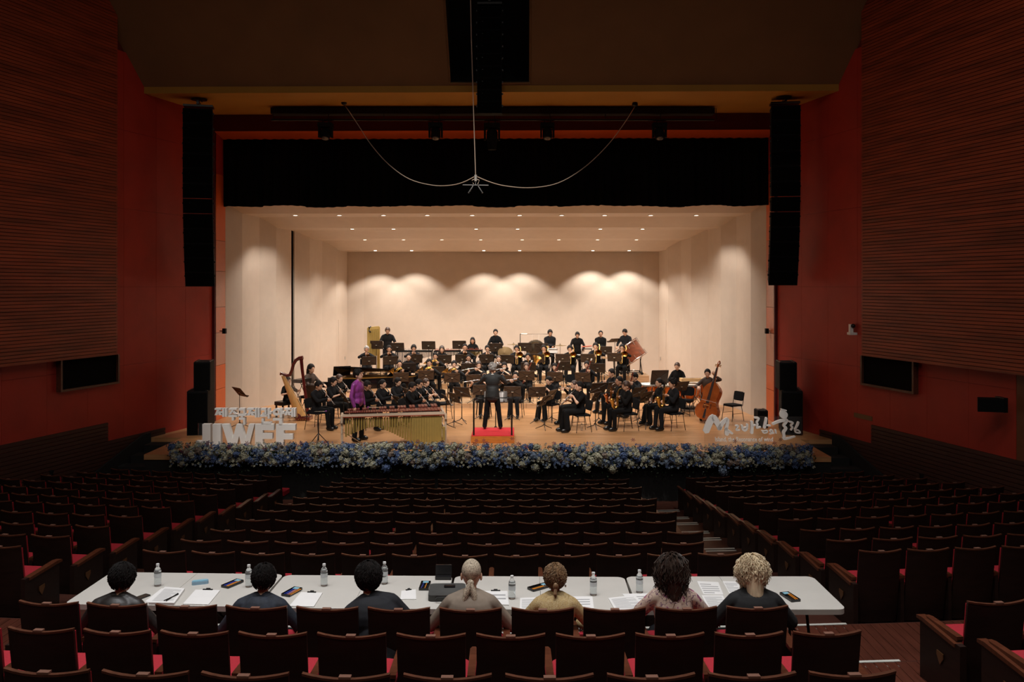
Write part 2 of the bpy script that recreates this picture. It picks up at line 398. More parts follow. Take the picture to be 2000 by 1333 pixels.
# back wall, slightly faceted
root = bpy.data.objects.new('wall_back', None); COL.objects.link(root); root['kind'] = 'structure'
bw = [(676, 34.1), (710, 34.22), (845, 34.16), (980, 34.24), (1118, 34.16), (1256, 34.22), (1288, 34.1)]
for i in range(6):
    for z0, z1_ in ((0, 2.35), (2.35, SH_TOP)):
        A = WX(bw[i][0], bw[i][1], 0); B = WX(bw[i + 1][0], bw[i + 1][1], 0)
        A.y, B.y = bw[i][1], bw[i + 1][1]
        g = .004 if z0 == 0 else 0
        pm = MB(); o = Vector((0, .06, 0)); up0 = Vector((0, 0, z0 + g)); up1 = Vector((0, 0, z1_))
        pm.add([A + up0, B + up0, B + up0 + o, A + up0 + o, A + up1, B + up1, B + up1 + o, A + up1 + o],
               [(0, 3, 2, 1), (4, 5, 6, 7), (0, 1, 5, 4), (1, 2, 6, 5), (2, 3, 7, 6), (3, 0, 4, 7)])
        pm.build('panel', M_shell, root, smooth=False)
# ceiling: horizontal bands with lamps and inclined faces
aH = [2.50, 2.19, 2.19, 1.90, 1.90, 1.665, 1.665, 1.345, 1.33]
yH = [25.38, 26.05, 27.4, 28.2, 29.5, 30.55, 31.9, 33.0, 34.15]
cr_ = bpy.data.objects.new('ceiling_shell', None); COL.objects.link(cr_); cr_['kind'] = 'structure'
def xh(y):
    for i in range(9):
        if L[i][1] <= y <= L[i + 1][1]:
            t = (y - L[i][1]) / (L[i + 1][1] - L[i][1]); return -(L[i][0] + (L[i + 1][0] - L[i][0]) * t)
    return -L[9][0] if y > 34 else -L[0][0]
for i in range(8):
    y0, y1, a0, a1 = yH[i], yH[i + 1], EZ + aH[i], EZ + aH[i + 1]
    h0, h1 = xh(y0) + .04, xh(y1) + .04
    pm = MB(); t = .05
    pm.add([(CX - h0, y0, a0), (CX + h0, y0, a0), (CX + h1, y1, a1), (CX - h1, y1, a1), (CX - h0, y0, a0 + t), (CX + h0, y0, a0 + t), (CX + h1, y1, a1 + t), (CX - h1, y1, a1 + t)],
           [(0, 1, 2, 3), (4, 7, 6, 5), (0, 4, 5, 1), (1, 5, 6, 2), (2, 6, 7, 3), (3, 7, 4, 0)])
    pm.build('panel', M_shell, cr_, smooth=False)
# downlights
LX = [(420, 0, [577, 663, 749, 834.5, 922.5, 1015, 1097, 1181, 1271, 1360]),
      (446, 1, [688, 768.5, 930, 1011, 1172.5, 1255]),
      (468, 2, [712.5, 788, 863, 939, 1020, 1091.5, 1167, 1243]),
      (490, 3, [733, 804, 945, 1015, 1158, 1229])]
yl = [26.75, 28.85, 31.25, 33.22]; al = [2.19, 1.90, 1.665, 1.337]
POW = [255, 255, 255, 300]
rown = ['front', 'second', 'third', 'rear']
ring = MB().lathe([(.062, 0), (.10, 0), (.10, .012), (.062, .012)], 16, cap=False).mesh('frame', M_alu)
lens = MB().lathe([(.001, 0), (.062, 0), (.05, .03)], 16, cap=False).mesh('lens', M_bulb)
for (py, k, xs) in LX:
    for j, px in enumerate(xs):
        p = WX(px, yl[k], EZ + al[k] - .014)
        o = thing('ceiling_light', f'lit round downlight, {["first","second","third","fourth","fifth","sixth","seventh","eighth","ninth","tenth"][j]} from left in the {rown[k]} row of stage ceiling', 'light', p, 0, 'downlights in the stage ceiling')
        link('frame', ring, o); link('lens', lens, o)
        l = bpy.data.lights.new('downlight_lamp', 'SPOT'); l.energy = POW[k] ; l.color = (1.0, .91, .815)
        l.spot_size = radians(118 if k < 3 else 106); l.spot_blend = .5 if k < 3 else .4; l.shadow_soft_size = .05
        lo_ = bpy.data.objects.new('downlight_lamp', l); COL.objects.link(lo_); lo_.parent = o; lo_.location = (0, 0, -.02)
        if k == 0: lo_.rotation_euler = (radians(8), 0, 0)
# black velvet border above the stage
def valance(name, y, xa, xb, z0, z1, amp, n, wob, m, parent=None):
    mb = MB()
    def fn(u, v):
        x = xa + (xb - xa) * u
        f = sin(u * n * 2 * pi) * amp + .5 * amp * sin(u * n * 4.7 + 1)
        zb_ = z0 + wob * (.5 * sin(u * 21) + .5 * sin(u * 57 + 1)) + (.02 if int(u * 13) % 2 else 0)
        return (x, y + f * (.4 + .6 * (1 - v)), zb_ + (z1 - zb_) * v)
    mb.grid(fn, n * 8, 3); return mb
cm = valance('c', YO - .12, px0 - .02, px1 + .02, EZ + 2.315, zi + .15, .05, 60, .03, M_velvet)
tag(cm.build('stage_curtain', M_velvet), 'black velvet border curtain hanging above the lit stage opening', 'curtain')
# ------------------------------------------------------------------ auditorium floor
YC = 55.0
ROWS = [('A', 8.66), ('B', 9.62), ('A', 10.55), ('B', 11.48), ('A', 12.42), ('B', 13.33), ('A', 14.34), ('B', 15.25), ('A', 16.24), ('B', 17.15), ('A', 18.2)]
TOPH = [2.75, 2.926, 3.076, 3.20, 3.325, 3.46, 3.613, 3.735, 3.877, 4.01, 4.16]
NROWS = [('B', 6.5), ('A', 5.54), ('B', 4.58), ('A', 3.62)]
NTOP = [2.476, 2.283, 2.11, 1.93]
SEATH = .83
AISLE_F = EZ - 3.48           # cross aisle level under the tables
def rowz(top): return EZ - top - SEATH
def arc(yr, x): return yr + (x - CX) ** 2 / (2 * (YC - yr))
# tread edges: (y of edge, level on the near side, level on the far side)
edges = []
allr = [(y, rowz(t)) for (k, y), t in zip(reversed(NROWS), reversed(NTOP))]
edges.append((-4.8, None, allr[0][1] + .17))
lv = allr[0][1] + .17
for i, (y, z) in enumerate(allr):
    edges.append((y - .13, lv, z)); lv = z
edges.append((7.36, lv, AISLE_F)); lv = AISLE_F
for (k, y), t in zip(ROWS, TOPH):
    edges.append((y - .05, lv, rowz(t))); lv = rowz(t)
fm = MB(); NX = 20
def xs_at(y): return [CX - half(min(y, 20)) - .02 + (2 * half(min(y, 20)) + .04) * i / NX for i in range(NX + 1)]
def line(y, z):
    return [(x, min(arc(y, x) if y > -1 else y, 19.7), z) for x in xs_at(y)]
for i, (y, z0, z1_) in enumerate(edges):
    ynext = edges[i + 1][0] if i + 1 < len(edges) else 19.78
    if z0 is not None:
        a, b = line(y, z0), line(y, z1_)
        fm.add(a + b, [(j, j + 1, NX + 2 + j, NX + 1 + j) for j in range(NX)], 1)
    a, b = line(y, z1_), line(ynext, z1_)
    if ynext == 19.78: b = [(x, 19.78, z1_) for x in xs_at(19.7)]
    fm.add(a + b, [(j, j + 1, NX + 2 + j, NX + 1 + j) for j in range(NX)], 0)
floor_o = fm.build('floor', [M_tread, M_tread], kind='structure', smooth=False)
# floor boards of the cross aisle that show beside the tables
for (xa, xb) in ((2.25, 5.6), (-7.2, -3.7)):
    for (ya, yb, z) in ((5.2, 6.35, rowz(NTOP[0]) if False else None), (6.42, 7.33, rowz(NTOP[0])), (7.40, 8.58, AISLE_F)):
        if z is None: continue
        x = xa
        while x < xb:
            dy = (x + .05 - CX) ** 2 / 96
            b = MB().box((x + .0475, (ya + yb) / 2 + dy, z + .004), (.092, yb - ya, .012))
            b.build('plank', M_aisle, floor_o, smooth=False); x += .097
# metal step nosings in the aisles
def nosing(x0, x1, y, z, label):
    m = MB(); n = 4
    for i in range(n):
        xa, xb = x0 + (x1 - x0) * i / n, x0 + (x1 - x0) * (i + 1) / n
        A, B = Vector((xa, arc(y, xa), z)), Vector((xb, arc(y, xb), z))
        for (o0, o1, zz, mi) in ((-.115, -.08, .006, 0), (-.075, -.02, .004, 1), (-.015, .022, .008, 0)):
            q = [A + Vector((0, o0, 0)), B + Vector((0, o0, 0)), B + Vector((0, o1, 0)), A + Vector((0, o1, 0))]
            m.add(q + [p + Vector((0, 0, zz)) for p in q], [(0, 3, 2, 1), (4, 5, 6, 7), (0, 1, 5, 4), (1, 2, 6, 5), (2, 3, 7, 6), (3, 0, 4, 7)], mi)
    o = m.build('step_nosing', [M_nose, M_blackm], smooth=False)
    tag(o, label, 'step nosing', 'metal step nosings in the aisles')
ords = ['first', 'second', 'third', 'fourth', 'fifth', 'sixth', 'seventh', 'eighth', 'ninth', 'tenth', 'eleventh', 'twelfth', 'thirteenth', 'fourteenth', 'fifteenth']
k = 0
for sd, (xa, xb) in (('right', (2.28, 3.28)), ('left', (-5.15, -4.1))):
    for i, (y, z0, z1_) in enumerate(edges[2:]):
        if i < 3: continue
        tt = len(edges) - 2 - i
        nosing(xa, xb, y + .0, z0, f'pale metal strip nosing, step {ords[min(tt - 1, 14)]} up from the stage in the {sd} aisle')
nosing(-4.0, 2.2, 8.61, AISLE_F + .0, 'long pale metal nosing on the floor step behind the white tables')

# ------------------------------------------------------------------ auditorium seats
def seat_proto():
    root = thing('auditorium_seat', 'x', 'seat')
    # back shell, gently curved, its top edge dished
    def backm(wd, z0, z1, y0, tilt, th, m, name, nx=8, edge=.028):
        mb = MB()
        def P(u, v, s):
            x = (u - .5) * wd * (1 - .03 * (1 - v)); zt = z1 - .016 * (1 - (2 * u - 1) ** 2)
            z = z0 + (zt - z0) * v
            y = y0 + tilt * (z - z0) - .035 * ((2 * u - 1) ** 2) + s * th
            return (x, -y, z)
        return P
    P = backm(.452, .05, SEATH, -.12, .13, .02, None, '')
    # NB local +y points to the stage; the rear face has smaller y
    def sheet(u0, u1, v0, v1, s0, s1, nx, nv=3):
        mb = MB()
        g = lambda s: [P(u0 + (u1 - u0) * i / nx, v0 + (v1 - v0) * j / nv, s) for j in range(nv + 1) for i in range(nx + 1)]
        A, B = g(s0), g(s1); n = len(A); W_ = nx + 1
        fs = []
        for j in range(nv):
            for i in range(nx):
                a = j * W_ + i; fs.append((a, a + 1, a + W_ + 1, a + W_)); fs.append((n + a, n + a + W_, n + a + W_ + 1, n + a + 1))
        for i in range(nx):
            fs.append((i, n + i, n + i + 1, i + 1)); a = nv * W_ + i; fs.append((a, a + 1, n + a + 1, n + a))
        for j in range(nv):
            a = j * W_; fs.append((a, a + W_, n + a + W_, n + a)); a = j * W_ + nx; fs.append((a, n + a, n + a + W_, a + W_))
        mb.add(A + B, fs); return mb
    sheet(0, 1, 0, .984, 0, 1, 8).build('back_shell', M_seat_back, root)
    sheet(0, 1, .982, 1.0, -.12, 1.2, 8, 1).build('top_edge', M_seat_wood, root)
    sheet(.06, .94, .38, .95, -3.2, 0, 6).build('back_cushion', M_red_cloth, root)
    pl = MB(); x = 0; zt = SEATH - .013
    yb = -( -.12 + .13 * (zt - .05))
    pl.box((0, yb - .004, zt + .004), (.062, .034, .011)); pl.build('number_plate', M_plate, root)
    cu = MB()
    cu.prism(rrect(.455, .40, .06, 3, 0, .33), .36, .45); cu.build('seat_cushion', M_red_cloth, root)
    pa = MB(); pa.prism(rrect(.46, .39, .05, 2, 0, .33), .335, .36); pa.build('seat_pan', M_seat_back, root)
    am = MB()
    am.prism([(.02, -.026), (.44, -.026), (.475, -.012), (.475, .012), (.44, .026), (.02, .026)], 0, .035, M=T(-.262, .06, .50) @ Rz(pi / 2))
    arm = am.build('armrest', M_arm, root)
    st = MB(); st.box((-.262, .26, .26), (.038, .36, .50)); st.build('standard', M_seat_back, root)
    return root
def add_end(root, sx, M=None):
    """closed end panel with a wooden arm and a brass shield, local side sx"""
    e = MB(); y0, y1 = .0, .56
    e.box((sx * .285, (y0 + y1) / 2, .245), (.05, y1 - y0, .49)); eo = e.build('end_panel', M_seat_back, root)
    a = MB(); prof = [(.06, .49), (.52, .525), (.60, .515), (.60, .49), (.52, .49), (.06, .46)]
    a.add([(sx * .285 + dx, y, z) for dx in (-.035, .035) for y, z in prof], [tuple(range(6)), tuple(reversed(range(6, 12)))] + [(i, i + 6, (i + 1) % 6 + 6, (i + 1) % 6) for i in range(6)])
    a.build('end_armrest', M_arm, root)
    b = MB(); xx = sx * .313
    tri = [(.21, .34), (.30, .345), (.30, .31), (.255, .24), (.21, .30)]
    b.add([(xx, y, z) for y, z in tri] + [(xx + sx * .008, y, z) for y, z in tri], [tuple(range(5)), tuple(reversed(range(5, 10)))] + [(i, i + 5, (i + 1) % 5 + 5, (i + 1) % 5) for i in range(5)])
    b.build('emblem', M_brass, root, smooth=False)
SP = seat_proto()
SL = seat_proto(); add_end(SL, -1)
SR = seat_proto(); add_end(SR, 1)
seats = []
def vis(p, m=60):
    d = p.y - p.x * TH; 
    if d < 1: return False
    x = 1000 + F * (p.x + p.y * TH) / d; y = 557 + (EZ - p.z - .85) * F / d
    return -m - 300 * 2 / d < x < 2000 + m + 600 / d and y < 1345
def block(xa, xb, n, yr, z, rname, blk, wide, anchor):
    pitch = .5225 * (1.058 if wide else 1.0)
    for i in range(n):
        x = (xa + pitch * (i + .5)) if anchor == 'l' else (xb - pitch * (i + .5))
        y = arc(yr, x); ang = atan2((x - CX), (YC - yr))
        p = Vector((x, y, z))
        if not vis(p): continue
        seats.append((y, x, z, ang, wide, blk, rname, i, n, anchor))
rnames = ['nearest the white tables', 'second ahead of the tables', 'third ahead of the tables', 'fourth ahead of the tables', 'fifth ahead of the tables', 'sixth from the stage', 'fifth from the stage', 'fourth from the stage', 'third from the stage', 'second from the stage', 'nearest the stage']
for i, ((k, y), t) in enumerate(zip(ROWS, TOPH)):
    w_ = k == 'B'; z = rowz(t)
    block(-4.02, 2.25, 11 if w_ else 12, y, z, rnames[i], 'centre', w_, 'l')
    out = 7.55 + .28 * (18.7 - y); n = int((out - 3.42) / (.5225 * (1.058 if w_ else 1)))
    block(3.42, 0, n, y, z, rnames[i], 'right', w_, 'l')
    block(0, -5.3, n, y, z, rnames[i], 'left', w_, 'r')
nn = ['judges row', 'first row behind the judges', 'second row behind the judges', 'third row behind the judges']
for i, ((k, y), t) in enumerate(zip(NROWS, NTOP)):
    w_ = k == 'B'
    block(-4.02, 2.25, 11 if w_ else 12, y, rowz(t), nn[i], 'centre', w_, 'l')
    block(3.42, 0, 8, y, rowz(t), nn[i], 'right', w_, 'l')
    if i > 0: block(0, -5.3, 8, y, rowz(t), nn[i], 'left', w_, 'r')
seats.sort(key=lambda s: s[0])
stuffed = seats[300:]
for s in seats[:300]:
    y, x, z, ang, wide, blk, rname, i, n, an = s
    src = SP
    if blk == 'right' and i == 0: src = SL
    elif blk == 'left' and i == 0: src = SR
    elif blk == 'centre' and i == 0: src = SL
    elif blk == 'centre' and i == n - 1: src = SR
    sx = 1.058 if wide else 1.0
    M = T(x, y, z) @ Rz(ang) @ Matrix.Diagonal((sx, 1, 1, 1))
    side = 'from the aisle' if blk != 'centre' else 'from the left end'
    copy_tree(src, M, f'dark red-cushioned seat, {ords[i]} {side}, {blk} block, row {rname}', 'fixed auditorium seats')
far = MB()
for s in stuffed:
    y, x, z, ang, wide, blk, rname, i, n, an = s
    M = T(x, y, z) @ Rz(ang) @ Matrix.Diagonal((1.058 if wide else 1.0, 1, 1, 1))
    for ch in SP.children:
        me = ch.data; nm = {'back_shell': 0, 'top_edge': 1, 'seat_cushion': 2, 'back_cushion': 2, 'armrest': 1}.get(ch.name.split('.')[0], 0)
        far.add([v.co for v in me.vertices], [tuple(p.vertices) for p in me.polygons], nm, M)
if stuffed:
    fo = far.build('auditorium_seat_mass', [M_seat_back, M_seat_wood, M_red_cloth], smooth=False, kind='stuff')
    tag(fo, 'farthest dark red-cushioned auditorium seats in the dim rows by the stage', 'seats')
for r in (SP, SL, SR):
    for ch in list(r.children): bpy.data.objects.remove(ch)
    bpy.data.objects.remove(r)
print('SEATS', len(seats), 'stuff', len(stuffed))

# ------------------------------------------------------------------ white folding tables of the jury
M_table = mat('table_top_plastic', (.56, .54, .50), .45, var=.04, scale=3)
M_paper = mat('paper', (.78, .77, .76), .7, var=.02)
M_ink = mat('ink', (.12, .12, .12), .8, var=0)
TZ = EZ - 2.74
def table(xa, xb, yn, yf, skew, label, rl=False, rr_=False):
    cx, cy = (xa + xb) / 2, (yn + yf) / 2; w_, h_ = xb - xa, yf - yn
    root = thing('folding_table', label, 'table', (cx, cy, AISLE_F), skew, 'white folding tables in a line')
    for s, nm in ((-1, 'tabletop'), (1, 'tabletop')):
        poly = []
        r = .07; hw = w_ / 2
        x0, x1 = (-hw, -.0015) if s < 0 else (.0015, hw)
        for (ex, ey, a0) in ((x1, h_ / 2, 0), (x0, h_ / 2, 90), (x0, -h_ / 2, 180), (x1, -h_ / 2, 270)):
            outer = (ex < -.1) if s < 0 else (ex > .1)
            sx_ = 1 if ex == x1 else -1; sy_ = 1 if ey > 0 else -1
            if outer:
                for i in range(6):
                    a = radians(a0 + 18 * i); poly.append((ex - sx_ * r + r * cos(a), ey - sy_ * r + r * sin(a)))
            else: poly.append((ex, ey))
        MB().prism(poly, TZ - AISLE_F - .045, TZ - AISLE_F).build(nm, M_table, root)
    for s in (-1, 1):
        m = MB(); x = s * (w_ / 2 - .28)
        for yy in (-.28, .28): m.tube([(x, yy * .8, TZ - AISLE_F - .05), (x + s * .04, yy * 1.15, .0)], .013, 8)
        m.tube([(x + s * .02, -.26, .35), (x + s * .02, .26, .35)], .01, 6); m.tube([(x, .0, .36), (x - s * .35, 0, TZ - AISLE_F - .06)], .01, 6)
        m.build('leg_frame', M_blackm, root)
    return root
YN, YFt = 7.2, 8.02
xA = [(108 - 1028) / 231.5, (540 - 1028) / 213, (877 - 1028) / 222, (1234 - 1028) / 222, (1655 - 1028) / 231.5]
names = ['white folding table at the left end of the row', 'second white folding table from the left, with two pencil trays and a clipboard', 'third white folding table from the left, below the headscarf and bun', 'white folding table at the right end of the row']
for i in range(4):
    sk = (.02, .0, .0, -.02)[i]
    dy = (.04, 0, 0, .03)[i]
    table(xA[i] + .012, xA[i + 1] - .012, YN + dy, YFt + dy, -sk if i == 0 else -sk, names[i])
M_pet = mat('clear_bottle_plastic', (.93, .95, .95), .08, var=0, trans=.85, ior=1.15)
M_cap = mat('white_cap', (.75, .76, .76), .4, var=0)
M_labelband = mat('clear_label', (.62, .66, .68), .3, var=0)
bp = [(.001, 0), (.031, .002), (.033, .02), (.031, .045), (.033, .05), (.031, .065), (.033, .07), (.031, .085), (.033, .09), (.031, .105), (.033, .11), (.031, .125), (.033, .13), (.033, .145), (.026, .165), (.014, .182), (.0135, .195)]
Bp = thing('water_bottle', 'x', 'bottle')
MB().lathe(bp, 20).build('body', M_pet, Bp); MB().lathe([(.0155, .193), (.0155, .212), (.001, .213)], 16, cap=False).build('cap', M_cap, Bp)
MB().lathe([(.0338, .085), (.0338, .125)], 20, cap=False).build('label_band', M_labelband, Bp)
MB().lathe([(.001, .004), (.0295, .006), (.0295, .15), (.001, .15)], 16).build('water', mat('water', (.9, .95, .97), .03, var=0, trans=.95, ior=1.2), Bp)
for px, py, lb in ((308, 1145, 'right of the man at the left table end'), (486, 1147, 'just left of the second man'), (633, 1145, 'between the second and third judge'), (751, 1141, 'behind the head of the leaning man'),
                   (1000, 1170, 'right of the patterned headscarf'), (1159, 1163, 'right of the hair bun'), (1249, 1158, 'left of the curly brown hair')):
    p = on(px, py, TZ); copy_tree(Bp, T(p) @ Sc(.95), f'clear plastic water bottle on white table, {lb}', 'water bottles on the jury tables')
for ch in list(Bp.children): bpy.data.objects.remove(ch)
bpy.data.objects.remove(Bp)
def sheetq(px4, z, th=.002):
    q = [on(x, y, z) for x, y in px4]
    return q + [p + Vector((0, 0, th)) for p in q], [(0, 1, 2, 3), (4, 7, 6, 5), (0, 4, 5, 1), (1, 5, 6, 2), (2, 6, 7, 3), (3, 7, 4, 0)]
def paper(px4, label, lines=0, th=.002, z=TZ, name='paper_sheet', cat='paper', grp=None, mm=None, clip=None):
    """px4: near-left, near-right, far-right, far-left corners"""
    c = sum((on(x, y, z) for x, y in px4), Vector()) / 4
    root = thing(name, label, cat, c, 0, grp)
    v, f = sheetq(px4, z + .001, th); m = MB().add([p - c for p in v], f); m.build('sheet', mm or M_paper, root, smooth=False)
    q = [p - c + Vector((0, 0, th + .0006)) for p in v[:4]]
    if lines:
        lm = MB()
        for i in range(lines):
            t = .1 + .8 * i / lines; t2 = t + .35 * .8 / lines
            e = .9 if (i % 4) else .6
            A = [q[0].lerp(q[3], t), q[1].lerp(q[2], t), q[1].lerp(q[2], t2), q[0].lerp(q[3], t2)]
            lm.add([A[0].lerp(A[1], .08), A[0].lerp(A[1], e), A[3].lerp(A[2], e), A[3].lerp(A[2], .08)], [(0, 1, 2, 3)])
        lm.build('print_lines', mat('grey_print', (.35, .35, .35), .8, var=0), root, smooth=False)
    if clip:
        a, b = q[3].lerp(q[2], .3), q[3].lerp(q[2], .7)
        cm_ = MB().tube([a, b], .008, 6).tube([a.lerp(b, .3) + Vector((0, .012, .006)), a.lerp(b, .7) + Vector((0, .012, .006))], .006, 6); cm_.build('clip', M_blackm, root)
    return root
paper([(283, 1176), (312, 1182), (338, 1155), (316, 1150)], 'loose white sheet sticking out under the printed stack', 0)
paper([(290, 1182), (340, 1183), (361, 1154), (322, 1151)], 'thick stack of printed pages with a pen on top', 16, .02)
paper([(357, 1182), (407, 1183), (430, 1155), (382, 1154)], 'white paper on black clipboard left of the second man', 0, .008, clip=True, name='clipboard', cat='clipboard')
paper([(565, 1186), (613, 1187), (630, 1160), (588, 1159)], 'white paper on black clipboard right of the second man', 0, .008, clip=True, name='clipboard', cat='clipboard')
paper([(782, 1172), (813, 1172), (812, 1153), (784, 1156)], 'clipboard half hidden by the leaning man', 0, .006, clip=True, name='clipboard', cat='clipboard')
paper([(945, 1183), (994, 1184), (991, 1157), (945, 1157)], 'clipboard with pencilled paper right of the headscarf', 3, .01, clip=True, name='clipboard', cat='clipboard')
paper([(1015, 1191), (1062, 1192), (1060, 1167), (1016, 1169)], 'printed sheet left of the woman with hair bun', 8)
paper([(1094, 1191), (1160, 1189), (1157, 1166), (1100, 1166)], 'white sheet right of the woman with hair bun', 4)
paper([(1201, 1193), (1265, 1192), (1240, 1164), (1188, 1170)], 'open printed booklet left of the curly haired woman', 14, .006)
paper([(1247, 1192), (1290, 1191), (1266, 1160), (1215, 1161)], 'loose white page beneath the booklet near curly hair', 6)
paper([(1374, 1162), (1413, 1163), (1403, 1138), (1361, 1136)], 'marked paper right of the curly haired woman', 5)
paper([(1384, 1190), (1423, 1188), (1412, 1164), (1370, 1164)], 'densely printed page left of the blonde woman', 16, .003)
paper([(1424, 1160), (1450, 1160), (1440, 1137), (1411, 1136)], 'printed page behind the blonde woman', 7)
M_blue = mat('blue_plastic', (.02, .05, .35), .3, var=0); M_yel = mat('orange_pencil', (.72, .26, .03), .4, var=0); M_tray = mat('black_plastic', (.012, .012, .013), .25, var=0)
M_lblue = mat('light_blue_plastic', (.28, .45, .60), .25, var=.05); M_sky = mat('cyan_film', (.25, .50, .62), .4, var=0)
def pencil_tray(px, py, rz, label, nb=2, ny=2):
    p = on(px, py, TZ); r = thing('pencil_tray', label, 'tray', p, rz, 'black pencil trays on the tables')
    m = MB(); w_, l_ = .085, .19
    m.box((0, 0, .004), (w_, l_, .006))
    for s in (-1, 1): m.box((s * w_ / 2, 0, .012), (.004, l_, .02)); m.box((0, s * l_ / 2, .012), (w_, .004, .02))
    m.build('tray_shell', M_tray, r)
    MB().box((0, l_ / 2 - .03, .02), (.05, .04, .006)).build('film_strip', M_sky, r)
    for i in range(nb): MB().tube([(-.025 + .018 * i, -.08, .016), (-.015 + .02 * i, .06, .018)], .004, 6).build('pen', M_blue, r)
    for i in range(ny): MB().tube([(.008 + .017 * i, -.085, .016), (.012 + .018 * i, .07, .018)], .004, 6).build('pencil', M_yel, r)
pencil_tray(454, 1143, -.45, 'black tray of pencils left of the second man')
pencil_tray(570, 1159, -.35, 'black tray with blue pens and orange pencils right of the second man', 3, 3)
pencil_tray(830, 1147, 0, 'black tray with one orange pencil beside the dark bag', 1, 1)
pencil_tray(1052, 1150, -.9, 'black tray left of the woman with hair bun', 0, 2)
pencil_tray(1543, 1169, .25, 'black tray with orange pencils at the right table end', 0, 2)
p = on(391, 1141, TZ); r = thing('pencil_case', 'light blue translucent pencil case on the left table', 'pencil case', p, .35)
MB().prism(rrect(.145, .055, .02, 4), 0, .028).build('case', M_lblue, r); MB().prism(rrect(.13, .04, .015, 4), .028, .034).build('lid', M_sky, r)
p = on(276, 1168, TZ); r = thing('mobile_phone', 'dark mobile phone beside the leftmost judge', 'phone', p, -.5)
MB().prism(rrect(.072, .145, .01, 3), 0, .008).build('phone_body', M_tray, r); MB().prism(rrect(.064, .13, .006, 3), .008, .009).build('screen', mat('dim_screen', (.05, .045, .035), .15, var=0), r)
p = on(872, 1176, TZ + .0); r = thing('laptop_bag', 'dark grey soft laptop bag lying on the table', 'bag', p, .05)
MB().prism(rrect(.32, .30, .04, 4, 0, .15), 0, .055).build('bag_body', mat('grey_nylon', (.05, .05, .047), .8, var=.2, bump=.3), r)
MB().tube([(-.09, -.01, .03), (-.08, -.03, .055), (0, -.04, .06), (.08, -.03, .055), (.09, -.01, .03)], .008, 6).build('bag_handle', M_tray, r)
MB().prism(rrect(.10, .04, .01, 3, .02, .20), .055, .07).build('pouch', M_tray, r)
p = on(866, 1131, TZ + .004); r = thing('camcorder', 'small black camcorder with open screen on the laptop bag', 'camera', p, 0)
MB().prism(rrect(.15, .06, .01, 3), 0, .025).build('body', M_tray, r); MB().prism(rrect(.15, .10, .006, 3), 0, .01, M=T(0, .03, .02) @ Rx(radians(84)) @ T(0, .05, 0)).build('screen', M_tray, r)
p = on(336, 1168, TZ + .022); r = thing('pen', 'black pens lying on the printed stack', 'pen', p, 1.3)
MB().tube([(-.09, -.01, .004), (.09, .01, .004)], .004, 6).build('barrel', M_tray, r); MB().tube([(-.09, .012, .004), (.08, -.004, .004)], .004, 6).build('barrel', M_tray, r)
p = on(903, 1165, TZ)
p = on(1000, 1165, TZ)
# ------------------------------------------------------------------ people
SKINS = [mat('skin_light', (.62, .37, .25), .5, var=.06, scale=20), mat('skin_tan', (.50, .27, .17), .5, var=.06, scale=20), mat('skin_fair', (.70, .44, .31), .5, var=.05, scale=20)]
M_eye = mat('eye_dark', (.015, .01, .008), .3, var=0); M_lip = mat('lips', (.40, .12, .09), .5, var=0)
HAIR = {'black': mat('hair_black', (.008, .006, .0055), .7, var=.5, spec=.2, scale=30, stretch=(1, 1, .2)), 'brown': mat('hair_brown', (.045, .02, .011), .5, var=.4, scale=30, stretch=(1, 1, .2)),
        'grey': mat('hair_grey', (.30, .285, .27), .6, var=.6, scale=25), 'blonde': mat('hair_blonde', (.62, .50, .33), .5, var=.25, scale=30, stretch=(1, 1, .2), bump=.5),
        'ginger': mat('hair_light_brown', (.20, .115, .055), .5, var=.35, scale=30, stretch=(1, 1, .2), bump=.5), 'dkbrown': mat('hair_dark_brown', (.030, .016, .010), .5, var=.5, scale=30, stretch=(1, 1, .2), bump=.5)}
BLK = [mat('black_cotton', (.006, .006, .0065), .9, var=.35, scale=6, bump=.3), mat('charcoal_cotton', (.010, .010, .0115), .9, var=.3, scale=6, bump=.3), mat('washed_black_cotton', (.007, .0065, .0065), .9, var=.3, scale=6, bump=.3)]
for _m in BLK: _m.node_tree.nodes['Principled BSDF'].inputs['Specular IOR Level'].default_value = .15
M_purple = mat('purple_satin', (.25, .045, .26), .38, var=.45, scale=5, stretch=(2.5, 2.5, .8), bump=.6)
M_shoe = mat('black_leather', (.008, .008, .008), .2, var=0)
M_white = mat('white_cotton', (.75, .75, .74), .7, var=.03)
M_suit = mat('dark_grey_suit', (.012, .014, .015), .7, var=.25, scale=9, stretch=(1, 1, 3), bump=.3)
M_sheer = mat('brown_sheer', (.055, .032, .022), .7, var=.2)
QUEUE = []
def ik(a, c, la, lb, pole):
    a, c = Vector(a), Vector(c); d = c - a; D = min(d.length, (la + lb) * .995); u = d.normalized(); c2 = a + u * D
    x = (la * la - lb * lb + D * D) / (2 * D); h = sqrt(max(1e-6, la * la - x * x)); p = Vector(pole); p = p - u * p.dot(u)
    if p.length < 1e-4: p = Vector((0, 0, -1))
    return a + u * x + p.normalized() * h, c2
